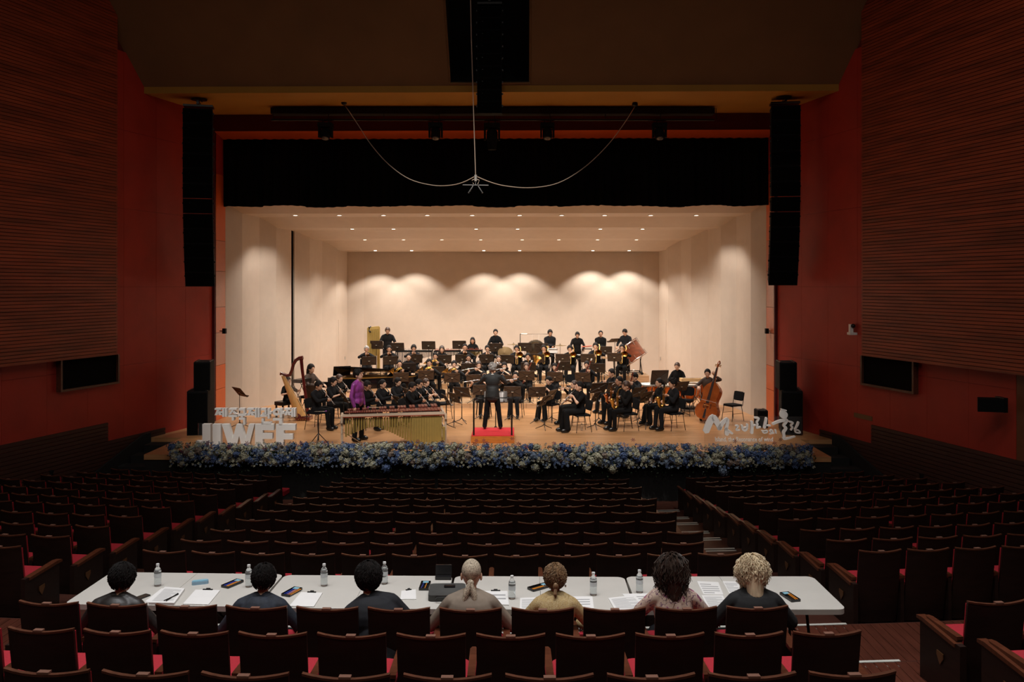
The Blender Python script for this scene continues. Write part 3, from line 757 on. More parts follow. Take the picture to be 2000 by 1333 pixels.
def hand(mb, wrist, dirv, palm, s, side, curl=.9, mi=0):
    """palm plus five bent fingers; dirv along the hand, palm = where the palm looks"""
    u = Vector(dirv).normalized(); n = Vector(palm); n = (n - u * n.dot(u))
    if n.length < 1e-3: n = u.cross(Vector((1, 0, 0)))
    n.normalize(); a = u.cross(n) * side
    W_ = Vector(wrist)
    R = Matrix((a, u, n)).transposed()
    mb.ell(W_ + u * .045 * s, (.040 * s, .052 * s, .016 * s), 10, 6, mi, None, R)
    for k, (off, ln) in enumerate(((.030, .068), (.010, .078), (-.010, .074), (-.029, .058))):
        p0 = W_ + u * .078 * s + a * off * s
        p1 = p0 + (u * cos(curl * .5) + n * sin(curl * .5)) * ln * .45 * s
        p2 = p1 + (u * cos(curl * 1.25) + n * sin(curl * 1.25)) * ln * .33 * s
        p3 = p2 + (u * cos(curl * 1.9) + n * sin(curl * 1.9)) * ln * .28 * s
        mb.tube([p0, p1, p2, p3], [.0085 * s, .008 * s, .0075 * s, .006 * s], 6, mi)
    t0 = W_ + u * .025 * s + a * .030 * s
    t1 = t0 + (u * .6 + a * .65 + n * .35) * .036 * s; t2 = t1 + (u * .75 + a * .15 + n * .65) * .032 * s
    mb.tube([t0, t1, t2], [.0105 * s, .0095 * s, .0075 * s], 6, mi)
HANDS = {   # instrument: (left hand, right hand, left palm, right palm, elbow spread) in the player's frame, facing -y
    'clarinet': ((.035, -.29, .955), (-.035, -.42, .825), (-1, .2, 0), (1, .2, 0), .9),
    'flute': ((-.07, -.20, 1.055), (-.36, -.235, 1.03), (-.3, .8, .4), (0, -.8, .4), 1.6),
    'trumpet': ((.045, -.32, 1.03), (-.045, -.33, 1.05), (-1, 0, .2), (1, 0, 0), 1.6),
    'horn': ((.10, -.27, .99), (-.17, -.20, .90), (-.6, 0, .3), (0, .6, 0), 1.2),
    'trombone': ((.06, -.20, 1.06), (-.03, -.42, .93), (-.6, 0, .2), (1, 0, 0), 1.3),
    'sax': ((.03, -.26, .90), (-.05, -.31, .72), (-1, 0, .3), (1, 0, .2), .9),
    'bassoon': ((.13, -.25, 1.02), (-.09, -.25, .74), (-.8, .3, 0), (.8, .3, 0), 1.1),
    'euphonium': ((.20, -.26, .78), (-.02, -.30, .86), (-.9, .2, .2), (.6, 0, -.5), 1.0),
    'rest': ((.10, -.30, .62), (-.10, -.30, .62), (0, 0, -1), (0, 0, -1), .6),
    'mallets': ((.20, -.38, .62), (-.20, -.38, .62), (0, 0, -1), (0, 0, -1), .8),
    'crossed': ((-.09, -.16, .66), (.09, -.19, .64), (0, 1, 0), (0, 1, 0), .8),
    'lowmallet': ((.24, -.33, .58), (-.24, -.33, .58), (0, 0, -1), (0, 0, -1), .7),
    'down': ((.25, -.03, .40), (-.25, -.06, .40), (-1, 0, 0), (1, 0, 0), .5),
    'conduct': ((.23, -.31, 1.01), (-.25, -.30, 1.0), (0, -.6, -1), (0, -.6, -1), .45),
    'harp': ((.16, -.42, .88), (-.18, -.34, .80), (-1, 0, 0), (1, 0, 0), 1.2),
    'piano': ((.15, -.42, .72), (-.15, -.42, .72), (0, 0, -1), (0, 0, -1), .9),
    'bass': ((.16, -.24, 1.08), (-.16, -.34, .52), (0, .6, 0), (0, .6, 0), 1.2),
    'desk': ((.24, -.40, .80), (-.24, -.40, .80), (0, 0, -1), (0, 0, -1), 1.0),
}
def person(label, M, pose='sit', act='rest', hair='short', hc='black', skin=0, top=None, legs=None, sleeve=1.0, female=False, tilt=0, turn=0, lean=0, roll=0, vox=.022,
           fine=False, lower=True, glasses=False, collar=None, nohands=False, group=None, wide=False, jacket=False, footx=.11, hscale=1.09, bulk_=1.0, handpos=None):
    top = top or BLK[0]; legs = legs or BLK[1]
    root = thing('person', label, 'person', M=M, group=group)
    dz = .41 if pose == 'stand' else (.16 if pose == 'stool' else 0)
    b, tp, lg = MB(), MB(), MB()
    Lm = T(0, 0, .52 + dz) @ Rx(radians(lean)) @ Ry(radians(roll)) @ T(0, 0, -.52 - dz)      # bend at the hips
    V = lambda x, y, z: Lm @ Vector((x, y, z + dz))
    sw = .163 if female else .185
    def torso(m, t, mi=0, low=True):
        m.ell(V(0, .005, .86), ((.148 if female else .168) * bulk_ + t, .105 * bulk_ + t, .18 + t), 16, 10, mi)
        m.ell(V(0, -.005, .70), ((.125 if female else .148) * bulk_ + t, .098 * bulk_ + t, .17 + t), 16, 10, mi)
        if low: m.ell(V(0, .0, .56), (.158 * bulk_ + t, .112 * bulk_ + t, .13 + t), 16, 10, mi)
        m.cone(V(-sw + .04, .005, .965), V(sw - .04, .005, .965), .057 + t, .057 + t, 10, mi)
        for s in (-1, 1): m.cone(V(s * (sw - .02), .005, .965), V(s * .04, .0, 1.02), .052 + t, .05 + t, 10, mi)
    torso(b, 0)
    torso(tp, .016)
    if jacket: tp.cone(V(0, .0, .60), V(0, .0, .46), .17, .185, 16)
    # neck and head
    Hm = T(V(0, -.012, 1.05)) @ Rz(radians(turn)) @ Rx(radians(tilt + lean * .35)) @ Sc(hscale)
    b.cone(V(0, .005, .97), V(0, -.012, 1.08), .056 if not female else .047, .05 if not female else .043, 10)
    hv = lambda x, y, z: Hm @ Vector((x, y, z - 1.05))
    hR = Hm.to_3x3()
    b.ell(hv(0, -.028, 1.185), (.073, .091, .098), 16, 12, 0, None, hR)
    b.ell(hv(0, -.062, 1.125), (.052, .052, .062), 14, 10, 0, None, hR)
    # arms
    lp, rp, ln, rn, sp = HANDS[act] if not handpos else handpos
    for s, hp, pn in ((1, lp, ln), (-1, rp, rn)):
        sh = V(s * sw, .005, .955); wp = Lm @ Vector((hp[0], hp[1], hp[2] + dz)) if act not in ('rest', 'desk') or True else Vector(hp)
        d0 = (wp - sh); wr = wp - d0.normalized() * .055
        el, wr = ik(sh, wr, .275, .25, (s * sp, .35, -.8))
        b.cone(sh, el, .045, .037, 10); b.cone(el, wr, .037, .026, 10)
        f = sleeve
        t = .013 if f > .55 else .016
        if f <= .5: tp.cone(sh, sh.lerp(el, f * 2), .045 + t, .045 + t, 10)
        else:
            tp.cone(sh, el, .046 + t, .040 + t, 10); tp.cone(el, el.lerp(wr, (f - .5) * 2), .040 + t, .030 + t, 10)
        if not nohands: QH.append((wr, (wp - wr), Lm.to_3x3() @ Vector(pn), s))
    # legs
    fx = footx * 1.1
    if pose != 'stand':
        hip = Vector((.085, 0, .52 + dz * .9)); 
        for s in (-1, 1):
            h = Vector((s * .085, 0, .53 + dz)); k = Vector((s * (.12 if not female else .09), -.43, .53 + dz * .6)); an = Vector((s * fx, -.42 if s > 0 else -.47, .09))
            if not lower: an = Vector((s * fx, -.40, .09))
            b.cone(h, k, .078, .055, 10); b.cone(k, an, .052, .036, 10)
            lg.cone(h, k, .094, .072, 10); lg.cone(k, an + Vector((0, 0, .02)), .07, .056 if not wide else .085, 10)
            b.cone(an, an + Vector((0, -.10, -.045)), .034, .028, 8)
        lg.ell((0, 0, .56 + dz), (.175, .125, .12), 16, 10)
    else:
        for s in (-1, 1):
            h = Vector((s * .09, 0, .92)); k = Vector((s * (.09 + fx) / 2 * 1.05, -.02, .50)); an = Vector((s * fx, .0, .09))
            b.cone(h, k, .078, .055, 10); b.cone(k, an, .052, .036, 10)
            lg.cone(h, k, .094, .072, 10); lg.cone(k, an + Vector((0, 0, -.01)), .068, .062, 10)
            b.cone(an, an + Vector((0, -.10, -.045)), .034, .028, 8)
        lg.ell((0, .005, .96), (.172, .122, .12), 16, 10)
    # features that ride on the head
    ex = MB()
    ex.ell(hv(0, -.118, 1.158), (.011, .016, .022), 8, 6, 0, None, hR); ex.ell(hv(0, -.124, 1.148), (.017, .013, .010), 8, 6, 0, None, hR)
    for s in (-1, 1):
        ex.ell(hv(s * .074, -.015, 1.16), (.010, .018, .030), 8, 6, 0, None, hR)
        ex.ell(hv(s * .031, -.111, 1.178), (.014, .008, .0055), 8, 5, 1, None, hR)
        ex.ell(hv(s * .032, -.113, 1.198), (.019, .007, .0040), 8, 5, 1, None, hR)
    ex.ell(hv(0, -.112, 1.117), (.022, .009, .0075), 8, 5, 2, None, hR)
    for (wr, dv, pn, s) in QH: hand(ex, wr, dv, pn, 1.0, s)
    QH.clear()
    for nm, mbx, mt, extra in (('body', b, [SKINS[skin], M_eye, M_lip], ex), ('shirt' if not jacket else 'jacket', tp, [top], None), ('trousers', lg, [legs], None)):
        o = mbx.build(nm, mt, root, smooth=False)
        QUEUE.append((o, extra, (.018 if nm == 'body' else vox) if not fine else .010, mt))
    for s in (-1, 1):
        an = (Vector((s * fx, -.42 if s > 0 else -.47, .06)) if pose != 'stand' else Vector((s * fx, 0, .06)))
        def clampz(p): return Vector((p.x, p.y, max(p.z, -.05)))
        sm = MB(); sm.ell(an + Vector((0, -.055, -.005)), (.046, .135, .062), 12, 8, fn=clampz); sm.cone(an + Vector((0, .03, .0)), an + Vector((0, .01, .05)), .042, .038, 8)
        sm.build('shoe', M_shoe, root)
    # hair
    hm = MB(); hr = HAIR[hc] if hc in HAIR else hc; r2 = random.Random(len(QUEUE) * 13 + 5)
    def cap(grow=1.0, front=.0, back=0.0, rough=.006):
        def fn(p):
            q = Vector(p); n = q.normalized()
            q *= 1 + r2.uniform(-rough, rough) * 6
            lim = .34 - front - (.55 if abs(n.x) > .62 else .16 if abs(n.x) > .45 else 0) + (.03 * sin(n.x * 23) if fine is False else 0)
            if n.y < -.10 and n.z < lim: q *= .78
            elif n.z < -.72 or (n.y < .22 and n.z < -.28): q *= .78
            if n.y > .2 and n.z < -.1: q.z -= back
            return q
        hm.ell(hv(0, -.016, 1.198), (.090 * grow, .106 * grow, .112 * grow), 26 if not fine else 48, 18 if not fine else 32, 0, None, hR, fn)
    if hair in ('short', 'bowl', 'fluffy'):
        cap(1.0 if hair == 'short' else 1.05, -.0 if hair == 'short' else .10, 0, .006 if hair != 'fluffy' else .018)
        if hair == 'fluffy':
            for i in range(26):
                a = r2.uniform(0, 2 * pi); e = r2.uniform(.15, 1.35)
                if sin(a) * cos(e) < -.5 and e < .6: continue
                hm.ell(hv(cos(a) * cos(e) * .085, -.016 + sin(a) * cos(e) * .1, 1.205 + sin(e) * .1), r2.uniform(.02, .034), 8, 5)
    elif hair == 'crop': cap(.965, -.12, 0, .003)
    elif hair in ('long', 'bob'):
        cap(1.02, .05, .02)
        ln_ = .25 if hair == 'long' else .10
        for s in (-1, 1):
            hm.cone(hv(s * .074, .005, 1.17), hv(s * .082, .01, 1.17 - ln_), .030, .022, 8)
        hm.cone(hv(0, .05, 1.16), hv(0, .07, 1.16 - ln_), .065, .052, 12)
        for s in (-1, 1): hm.cone(hv(s * .045, .04, 1.16), hv(s * .05, .06, 1.15 - ln_), .045, .035, 10)
    elif hair in ('bun', 'pony'):
        cap(.975, -.08, 0, .003)
        if hair == 'bun': hm.ell(hv(0, .105, 1.19), (.038, .032, .038), 10, 8)
        else: hm.cone(hv(0, .10, 1.19), hv(0, .135, 1.12), .030, .026, 8); hm.cone(hv(0, .135, 1.12), hv(0, .12, 1.0), .027, .012, 8)
    if len(hm.v): hm.build('hair', hr, root)
    if glasses:
        g = MB()
        for s in (-1, 1): g.tube([hv(s * .033 + .021 * cos(t), -.122, 1.178 + .016 * sin(t)) for t in [2 * pi * i / 10 for i in range(10)]], .0022, 5, closed=True); g.tube([hv(s * .055, -.12, 1.182), hv(s * .078, -.01, 1.175)], .002, 4)
        g.tube([hv(-.012, -.123, 1.18), hv(.012, -.123, 1.18)], .002, 4); g.build('glasses', M_blackm, root)
    if collar:
        c = MB(); c.tube([V(.058 * cos(t), -.0 + .056 * sin(t), 1.028 - .012 * (-sin(t))) for t in [2 * pi * i / 14 for i in range(14)]], .013, 6, closed=True)
        c.build('collar', collar, root)
    return root, hv, V, Hm
QH = []
def flush_people():
    for (o, ex, vx, mt) in QUEUE:
        md = o.modifiers.new('r', 'REMESH'); md.mode = 'VOXEL'; md.voxel_size = vx; md.use_smooth_shade = True
        ms = o.modifiers.new('s', 'SMOOTH'); ms.factor = .5; ms.iterations = 4
    dg = bpy.context.evaluated_depsgraph_get()
    news = []
    for (o, ex, vx, mt) in QUEUE:
        me = bpy.data.meshes.new_from_object(o.evaluated_get(dg))
        bm = bmesh.new(); bm.from_mesh(me)
        if ex is not None:
            e2 = ex.mesh('tmp', mt); bm.from_mesh(e2); bpy.data.meshes.remove(e2)
        for f in bm.faces: f.smooth = True
        bm.to_mesh(me); bm.free(); news.append(me)
    for (o, ex, vx, mt), me in zip(QUEUE, news):
        o.modifiers.clear(); old = o.data; me.materials.clear()
        for m in mt: me.materials.append(m)
        me.name = o.name; o.data = me; bpy.data.meshes.remove(old)

# ------------------------------------------------------------------ instruments, built in the player's frame
M_gold = mat('lacquered_brass', (.66, .40, .11), .28, 1, var=.05); M_silver = mat('silver_plate', (.80, .80, .82), .2, 1, var=0)
M_ebony = mat('blackwood', (.02, .017, .016), .3, var=0); M_maple = mat('dark_red_maple', (.16, .025, .015), .25, var=.3, coat=.5); M_ivory = mat('ivory_ring', (.85, .82, .78), .4, var=0)
M_copper = mat('copper_brass', (.58, .22, .10), .2, 1, var=.05)
def V3(*a): return Vector(a)
PROTO = {}
def proto(name, cat):
    r = thing(name, 'x', cat); PROTO[name] = r; return r
def axis_pts(A, B, ts): return [A.lerp(B, t) for t in ts]
def flare(mb, A, d, r0, r1, ln, n=16, mi=0):
    A = Vector(A); d = Vector(d).normalized(); pts = []; rs = []
    for i in range(8):
        t = i / 7; pts.append(A + d * ln * t); rs.append(r0 + (r1 - r0) * (t ** 3 * .7 + t * .3))
    mb.tube(pts, rs, n, mi, cap=False); mb.tube(list(reversed(pts)), [r * .93 for r in reversed(rs)], n, mi, cap=False)
def build_instruments():
    r = proto('clarinet', 'clarinet'); A, B = V3(0, -.15, 1.115), V3(0, -.58, .68)
    MB().tube(axis_pts(A, B, [.10, .9]), .0135, 10).build('tube', M_ebony, r); MB().tube(axis_pts(A, B, [0, .1]), [.007, .013], 8).build('mouthpiece', M_ebony, r)
    m = MB(); flare(m, A.lerp(B, .89), B - A, .014, .034, .07); m.build('bell', M_ebony, r)
    k = MB(); n = (B - A).normalized(); side = V3(1, 0, 0)
    for i in range(15):
        t = .2 + .046 * i; c = A.lerp(B, t) + V3(0, -.012, .008); k.ell(c, (.013, .013, .013), 6, 4)
        k.tube([c, c + n * .03 + side * (.012 if i % 2 else -.012)], .0035, 5)
    for t in (.11, .3, .55, .88): k.tube(axis_pts(A, B, [t, t + .014]), .0165, 10)
    k.tube([A.lerp(B, .2) + side * .016, A.lerp(B, .85) + side * .016], .0065, 5); k.build('keys', M_silver, r)
    r = proto('flute', 'flute'); A, B = V3(.06, -.155, 1.125), V3(-.60, -.26, 1.045)
    MB().tube([A, B], .0105, 10).build('tube', M_silver, r); m = MB()
    for i in range(16): m.ell(A.lerp(B, .3 + .042 * i) + V3(0, -.004, .010), (.009, .009, .005), 8, 4)
    m.build('keys', M_silver, r); MB().ell(A.lerp(B, .12), (.014, .016, .008), 8, 5).build('lip_plate', M_silver, r)
    r = proto('trumpet', 'trumpet'); m = MB(); A, B = V3(0, -.145, 1.112), V3(0, -.60, 1.02); up = V3(0, -.2, 1).normalized()
    m.tube(axis_pts(A, B, [.06, .75]), .007, 8); m.tube([A.lerp(B, .75), A.lerp(B, .82) + V3(0, 0, -.03), A.lerp(B, .75) + V3(0, 0, -.075), A.lerp(B, .35) + V3(0, 0, -.075), A.lerp(B, .28) + V3(0, 0, -.04), A.lerp(B, .35) + V3(0.012, 0, 0.0)], .007, 8); m.build('tubing', M_gold, r)
    m = MB(); flare(m, A.lerp(B, .65) + V3(.014, 0, 0), B - A, .009, .062, .22, 18); m.build('bell', M_gold, r)
    m = MB(); [m.tube([A.lerp(B, .42 + .05 * i) + V3(.006, 0, .05), A.lerp(B, .42 + .05 * i) + V3(.006, 0, -.09)], .011, 8) for i in range(3)]; m.build('valves', M_silver, r)
    MB().tube(axis_pts(A, B, [0, .08]), [.013, .006], 8).build('mouthpiece', M_silver, r)
    for nm, mt in (('french_horn', M_gold), ('silver_french_horn', M_silver)):
        r = proto(nm, 'horn'); m = MB(); c = V3(-.03, -.26, .95)
        for rr, off in ((.135, 0), (.115, .02), (.09, -.015)): m.tube([c + V3(rr * cos(t), off + .02 * sin(2 * t), rr * sin(t)) for t in [2 * pi * i / 20 for i in range(20)]], .0095, 8, closed=True)
        m.tube([V3(0, -.145, 1.112), V3(.04, -.2, 1.09), c + V3(.08, 0, .1)], [.005, .006, .008], 8); m.build('tubing', mt, r)
        m = MB(); m.tube([c + V3(.10, 0, -.09), c + V3(0, .0, -.14), c + V3(-.12, .0, -.10), c + V3(-.19, .02, -.02)], [.012, .02, .032, .045], 14); flare(m, c + V3(-.185, .02, -.025), V3(-.55, .2, .75), .045, .150, .14, 22); m.build('bell', mt, r)
        m = MB(); [m.tube([c + V3(.03 + .03 * i, -.02, .02), c + V3(.03 + .03 * i, -.02, .06)], .013, 8) for i in range(3)]; m.build('valves', M_silver, r)
        MB().tube([V3(0, -.14, 1.114), V3(.01, -.165, 1.105)], [.012, .006], 8).build('mouthpiece', M_silver, r)
    r = proto('trombone', 'trombone'); m = MB(); A = V3(-.02, -.145, 1.112); B = V3(-.02, -.50, .70)
    m.tube([A, B, B + V3(.03, -.03, -.02), B + V3(.06, 0, 0), V3(.045, -.22, 1.02)], .0075, 8); m.build('slide', M_gold, r)
    m = MB(); m.tube([V3(.045, -.22, 1.02), V3(.05, -.12, 1.12), V3(.07, .02, 1.25), V3(.12, .03, 1.27), V3(.15, -.05, 1.19), V3(.14, -.18, 1.10)], [.008, .008, .01, .011, .013, .018], 10)
    flare(m, V3(.14, -.17, 1.105), V3(-.05, -.95, -.38), .018, .108, .24, 22); m.build('bell', M_gold, r)
    MB().tube([V3(-.02, -.135, 1.115), V3(-.02, -.165, 1.09)], [.014, .007], 8).build('mouthpiece', M_silver, r)
    MB().tube([V3(-.02, -.22, 1.02), V3(.05, -.22, 1.02)], .006, 8).build('brace', M_gold, r)
    for nm, mt in (('alto_saxophone', M_gold), ('tenor_saxophone', M_copper), ('silver_saxophone', M_silver)):
        r = proto(nm, 'saxophone'); m = MB()
        m.tube([V3(0, -.145, 1.11), V3(0, -.20, 1.125), V3(0, -.25, 1.10), V3(0, -.275, 1.04)], [.009, .010, .013, .015], 10, mi=0); m.build('neck', mt if nm != 'tenor_saxophone' else M_silver, r)
        m = MB(); m.tube([V3(0, -.275, 1.05), V3(-.01, -.29, .85), V3(-.02, -.29, .66), V3(-.02, -.32, .61), V3(-.02, -.375, .60), V3(-.02, -.41, .65), V3(-.02, -.42, .72)], [.016, .024, .033, .036, .037, .038, .042], 14); m.build('body', mt, r)
        m = MB(); flare(m, V3(-.02, -.42, .715), V3(0, -.22, 1), .042, .078, .13, 20); m.build('bell', mt, r)
        m = MB()
        for i in range(10): m.ell(V3(.024, -.29, .66 + .038 * i), (.008, .017, .016), 8, 5); m.ell(V3(-.018, -.315, .66 + .038 * i), (.012, .008, .012), 6, 4)
        m.tube([V3(.03, -.30, .64), V3(.03, -.30, 1.02)], .004, 5); m.build('keys', M_gold if nm != 'silver_saxophone' else M_silver, r)
        MB().tube([V3(0, -.115, 1.108), V3(0, -.16, 1.115)], [.007, .012], 8).build('mouthpiece', M_ebony, r)
    r = proto('bassoon', 'bassoon'); A, B = V3(-.16, -.24, .50), V3(.20, -.24, 1.42)
    MB().tube(axis_pts(A, B, [0, .03, .4, .41, .95]), [.03, .034, .030, .022, .019], 12).build('tube', M_maple, r); MB().tube([A.lerp(B, .93), A.lerp(B, 1)], [.021, .026], 12).build('bell_ring', M_ivory, r)
    MB().tube([A.lerp(B, .45) + V3(-.03, 0, 0), A.lerp(B, .72) + V3(-.03, 0, .02), V3(.02, -.26, 1.12), V3(0, -.15, 1.11)], [.016, .012, .004, .004], 8).build('crook', M_silver, r)
    m = MB(); [m.tube([A.lerp(B, .1 + .07 * i) + V3(.02, -.03, 0), A.lerp(B, .14 + .07 * i) + V3(-.01, -.035, 0)], .004, 5) for i in range(11)]; m.build('keys', M_silver, r)
    r = proto('euphonium', 'euphonium'); m = MB(); c = V3(.06, -.25, .78)
    for rr, off in ((.13, 0), (.10, -.03), (.075, .03)): m.tube([c + V3(rr * .7 * cos(t), off, rr * 1.35 * sin(t)) for t in [2 * pi * i / 18 for i in range(18)]], .015, 8, closed=True)
    m.tube([V3(0, -.145, 1.11), V3(.04, -.22, 1.08), c + V3(-.05, 0, .14)], [.007, .008, .01], 8); m.build('tubing', M_gold, r)
    m = MB(); m.tube([c + V3(-.06, 0, -.15), c + V3(.05, 0, -.19), c + V3(.14, 0, -.08), c + V3(.17, .0, .12)], [.025, .035, .045, .05], 14); flare(m, c + V3(.165, 0, .11), V3(.35, -.25, .95), .05, .16, .34, 24); m.build('bell', M_gold, r)
    m = MB(); [m.tube([c + V3(-.03 + .035 * i, -.04, .12), c + V3(-.03 + .035 * i, -.04, -.05)], .014, 8) for i in range(3)]; m.build('valves', M_silver, r)
    r = proto('bass_clarinet', 'clarinet'); m = MB(); m.tube([V3(0, -.30, 1.08), V3(0, -.33, .38)], .017, 10); m.build('tube', M_ebony, r)
    m = MB(); m.tube([V3(0, -.145, 1.11), V3(0, -.22, 1.15), V3(0, -.30, 1.14), V3(0, -.30, 1.07)], [.008, .012, .014, .017], 10); m.build('neck', M_silver, r)
    m = MB(); m.tube([V3(0, -.33, .39), V3(0, -.34, .33), V3(0, -.39, .32)], [.02, .022, .024], 10); flare(m, V3(0, -.39, .32), V3(0, -.7, .7), .024, .06, .1, 16); m.build('bell', M_silver, r)
    m = MB(); [m.ell(V3(.014 * (-1) ** i, -.325, .5 + .04 * i), (.010, .008, .010), 6, 4) for i in range(13)]; m.build('keys', M_silver, r)
build_instruments()

# ------------------------------------------------------------------ stands and chairs
M_desk = mat('stand_desk_brown_black', (.052, .033, .023), .45, var=.08, spec=.4); M_desk2 = mat('stand_rib', (.018, .011, .008), .4, var=0)
def stand_h(name_label, p, desk_h, rz, tiltd=22, w_=.50, h_=.335, grp='music stands of the band', score=False, ped=0.0, folding=False):
    """p: foot on floor; desk faces local +y side player, its back looks to local -y"""
    r = thing('music_stand', name_label, 'music stand', p, rz, grp)
    D = T(0, 0, desk_h) @ Rx(radians(tiltd))
    d = MB(); d.prism(rrect(w_, h_, .02, 2), -.003, .003, M=D @ Rx(pi / 2)); d.box((0, .03, -h_ / 2), (w_, .06, .006), M=D); d.box((0, -.006, h_ / 2 - .02), (w_ * .99, .006, .03), M=D); do = d.build('desk', M_desk, r, smooth=False)
    x = MB()
    for a, b in (((-w_ / 2 + .02, h_ / 2 - .05), (w_ / 2 - .02, -h_ / 2 + .05)), ((w_ / 2 - .02, h_ / 2 - .05), (-w_ / 2 + .02, -h_ / 2 + .05))):
        x.tube([D @ Vector((a[0], -.005, a[1])), D @ Vector((b[0], -.005, b[1]))], .009, 4)
    x.build('desk_rib', M_desk2, r, smooth=False)
    MB().box((0, -.018, -.01), (.055, .03, .018), M=D).build('desk_clamp', M_alu, r, smooth=False)
    pl = MB(); top = D @ Vector((0, -.02, -.0)); pl.tube([(0, 0, .12), (0, -.0, desk_h * .55)], .013, 8); pl.tube([(0, 0, desk_h * .55), (0, -.0, top.z - .06), top], .009, 8); pl.build('pole', M_blackm, r)
    for i in range(3):
        a = rz * 0 + pi / 2 + i * 2 * pi / 3; lm = MB(); lm.tube([(0, 0, .16), (cos(a) * .05, sin(a) * .05, .10), (cos(a) * .26, sin(a) * .26, .012)], [.011, .011, .009], 6); lm.build('leg', M_blackm, r)
    if score:
        s_ = MB(); s_.box((-.105, .014, -.01), (.20, .008, .28), M=D @ Rz(.03)); s_.box((.105, .014, -.01), (.20, .008, .28), M=D @ Rz(-.03)); s_.build('sheet_music', M_paper, r, smooth=False)
    return r
def stand_px(label, cx, cy, d, zf, rz=0, tiltd=22, score=False, w_=.50, h_=.335):
    p = WX(cx, d, zf); hz = EZ - (cy - 557) * d / F - zf
    return stand_h(label, p, hz, rz, tiltd, w_, h_, score=score)
M_cush = mat('black_chair_fabric', (.007, .007, .008), .9, var=.2, scale=40, spec=.15)
def chair_proto():
    r = thing('stacking_chair', 'x', 'chair')
    MB().prism(rrect(.42, .40, .06, 3, 0, 0), .43, .475).build('seat', M_cush, r)
    b = MB(); b.prism(rrect(.40, .27, .08, 4), -.018, .018, M=T(0, .235, .70) @ Rx(radians(-10)) @ Rx(pi / 2)); b.build('backrest', M_cush, r)
    f = MB()
    for s in (-1, 1): f.tube([(s * .20, .19, .43), (s * .205, .20, .50), (s * .205, .26, .82)], .010, 6)
    f.tube([(-.20, -.18, .425), (.20, -.18, .425)], .009, 6); f.tube([(-.20, .18, .425), (.20, .18, .425)], .009, 6); f.build('frame', M_blackm, r)
    for sx in (-1, 1):
        for sy in (-1, 1): MB().tube([(sx * .19, sy * .16, .44), (sx * .225, sy * .22, 0)], .010, 6).build('leg', M_blackm, r)
        MB().tube([(sx * .205, -.185, .22), (sx * .205, .185, .22)], .006, 5).build('stretcher', M_blackm, r)
    return r
CH = chair_proto()
def chair(M, label): return copy_tree(CH, M, label, 'black stacking chairs of the band')
# ------------------------------------------------------------------ the band
FLO = {0: 0.0, 1: RZ[1], 2: RZ[2], 3: RZ[3], 4: RZ[4]}
def place(px, ytop, d, zf, yaw, pose, fwd=.045, hmin=.9, hmax=1.12):
    hn = 1.30 if pose == 'sit' else (1.46 if pose == 'stool' else 1.71)
    ht = EZ - (ytop - 557) * d / F - zf
    s = max(hmin, min(hmax, ht / hn))
    a = radians(yaw); p = WX(px, d, zf); fw = Vector((sin(a), -cos(a), 0))
    if pose != 'stand': p -= fw * fwd * s
    return T(p) @ Rz(a) @ Sc(s), s
PRON = {True: 'woman', False: 'man'}
INST = {'clarinet': 'clarinet', 'flute': 'flute', 'trumpet': 'trumpet', 'horn': 'french_horn', 'shorn': 'silver_french_horn', 'trombone': 'trombone', 'alto': 'alto_saxophone', 'tenor': 'tenor_saxophone', 'ssax': 'silver_saxophone',
        'bassoon': 'bassoon', 'euph': 'euphonium', 'bcl': 'bass_clarinet'}
ACT = {'horn': 'horn', 'shorn': 'horn', 'alto': 'sax', 'tenor': 'sax', 'ssax': 'sax', 'euph': 'euphonium', 'bcl': 'clarinet'}
def player(px, ytop, d, zi, yaw, inst, label, ilabel, **k):
    pose = k.pop('pose', 'sit'); zf = FLO[zi]
    M, s = place(px, ytop, d, zf, yaw, pose)
    act = k.pop('act', ACT.get(inst, inst if inst else 'rest'))
    clab = k.pop('clab', None); seat = k.pop('seat', True)
    k.setdefault('top', BLK[rnd.randrange(3)]); k.setdefault('legs', BLK[rnd.randrange(3)])
    person(label, M, pose, act, group='musicians of the wind band', **k)
    if inst:
        copy_tree(PROTO[INST[inst]], M, ilabel, 'instruments of the wind band')
    if pose == 'sit' and seat:
        chair(T(M.translation) @ Rz(radians(yaw)) @ T(0, .01, 0), clab or 'black stacking chair under the ' + label.split(' with ')[0].split(',')[0].replace('person in ', 'player in ')[:60])
    return M
P_ = 'person in black'
# front left: clarinets in profile
player(621, 745, 23.4, 0, 68, 'clarinet', 'seated person in black shirt playing clarinet right behind the mallet tray', 'clarinet held by the front left player above the mallet tray', tilt=12, sleeve=1, clab='black chair of the leftmost front clarinettist')
player(650, 738, 24.5, 0, 66, 'clarinet', 'seated person with dark bob and bare forearms, second clarinet from left', 'clarinet second from left, in front of bare forearms', hair='bob', female=True, sleeve=.45, tilt=10, skin=2, clab='black chair of the clarinettist with dark bob')
player(663, 733, 25.6, 0, 62, 'clarinet', 'seated person with brown tied hair, third clarinet from left beside the purple shirt', 'clarinet just left of the purple shirt', hair='long', hc='brown', female=True, skin=2, clab='black chair of the clarinettist just left of the purple shirt')
player(716, 745, 23.4, 0, 60, 'clarinet', 'seated person with glasses playing clarinet right beside the purple shirt', 'clarinet just right of the purple shirt', tilt=14, glasses=True, skin=1, clab='black chair of the clarinettist with glasses')
player(747, 743, 24.0, 0, 62, 'clarinet', 'seated person with ponytail playing clarinet behind the marimba', 'clarinet of the player with ponytail behind the marimba', hair='pony', female=True, tilt=6, clab='black chair of the clarinettist with ponytail')
player(776, 739, 24.8, 0, 55, 'clarinet', 'seated person with long dark hair on shoulders, clarinet, behind the white score', 'clarinet held behind the white sheet music', hair='long', female=True, tilt=10, skin=2, top=BLK[1], clab='black chair of the long haired clarinettist')
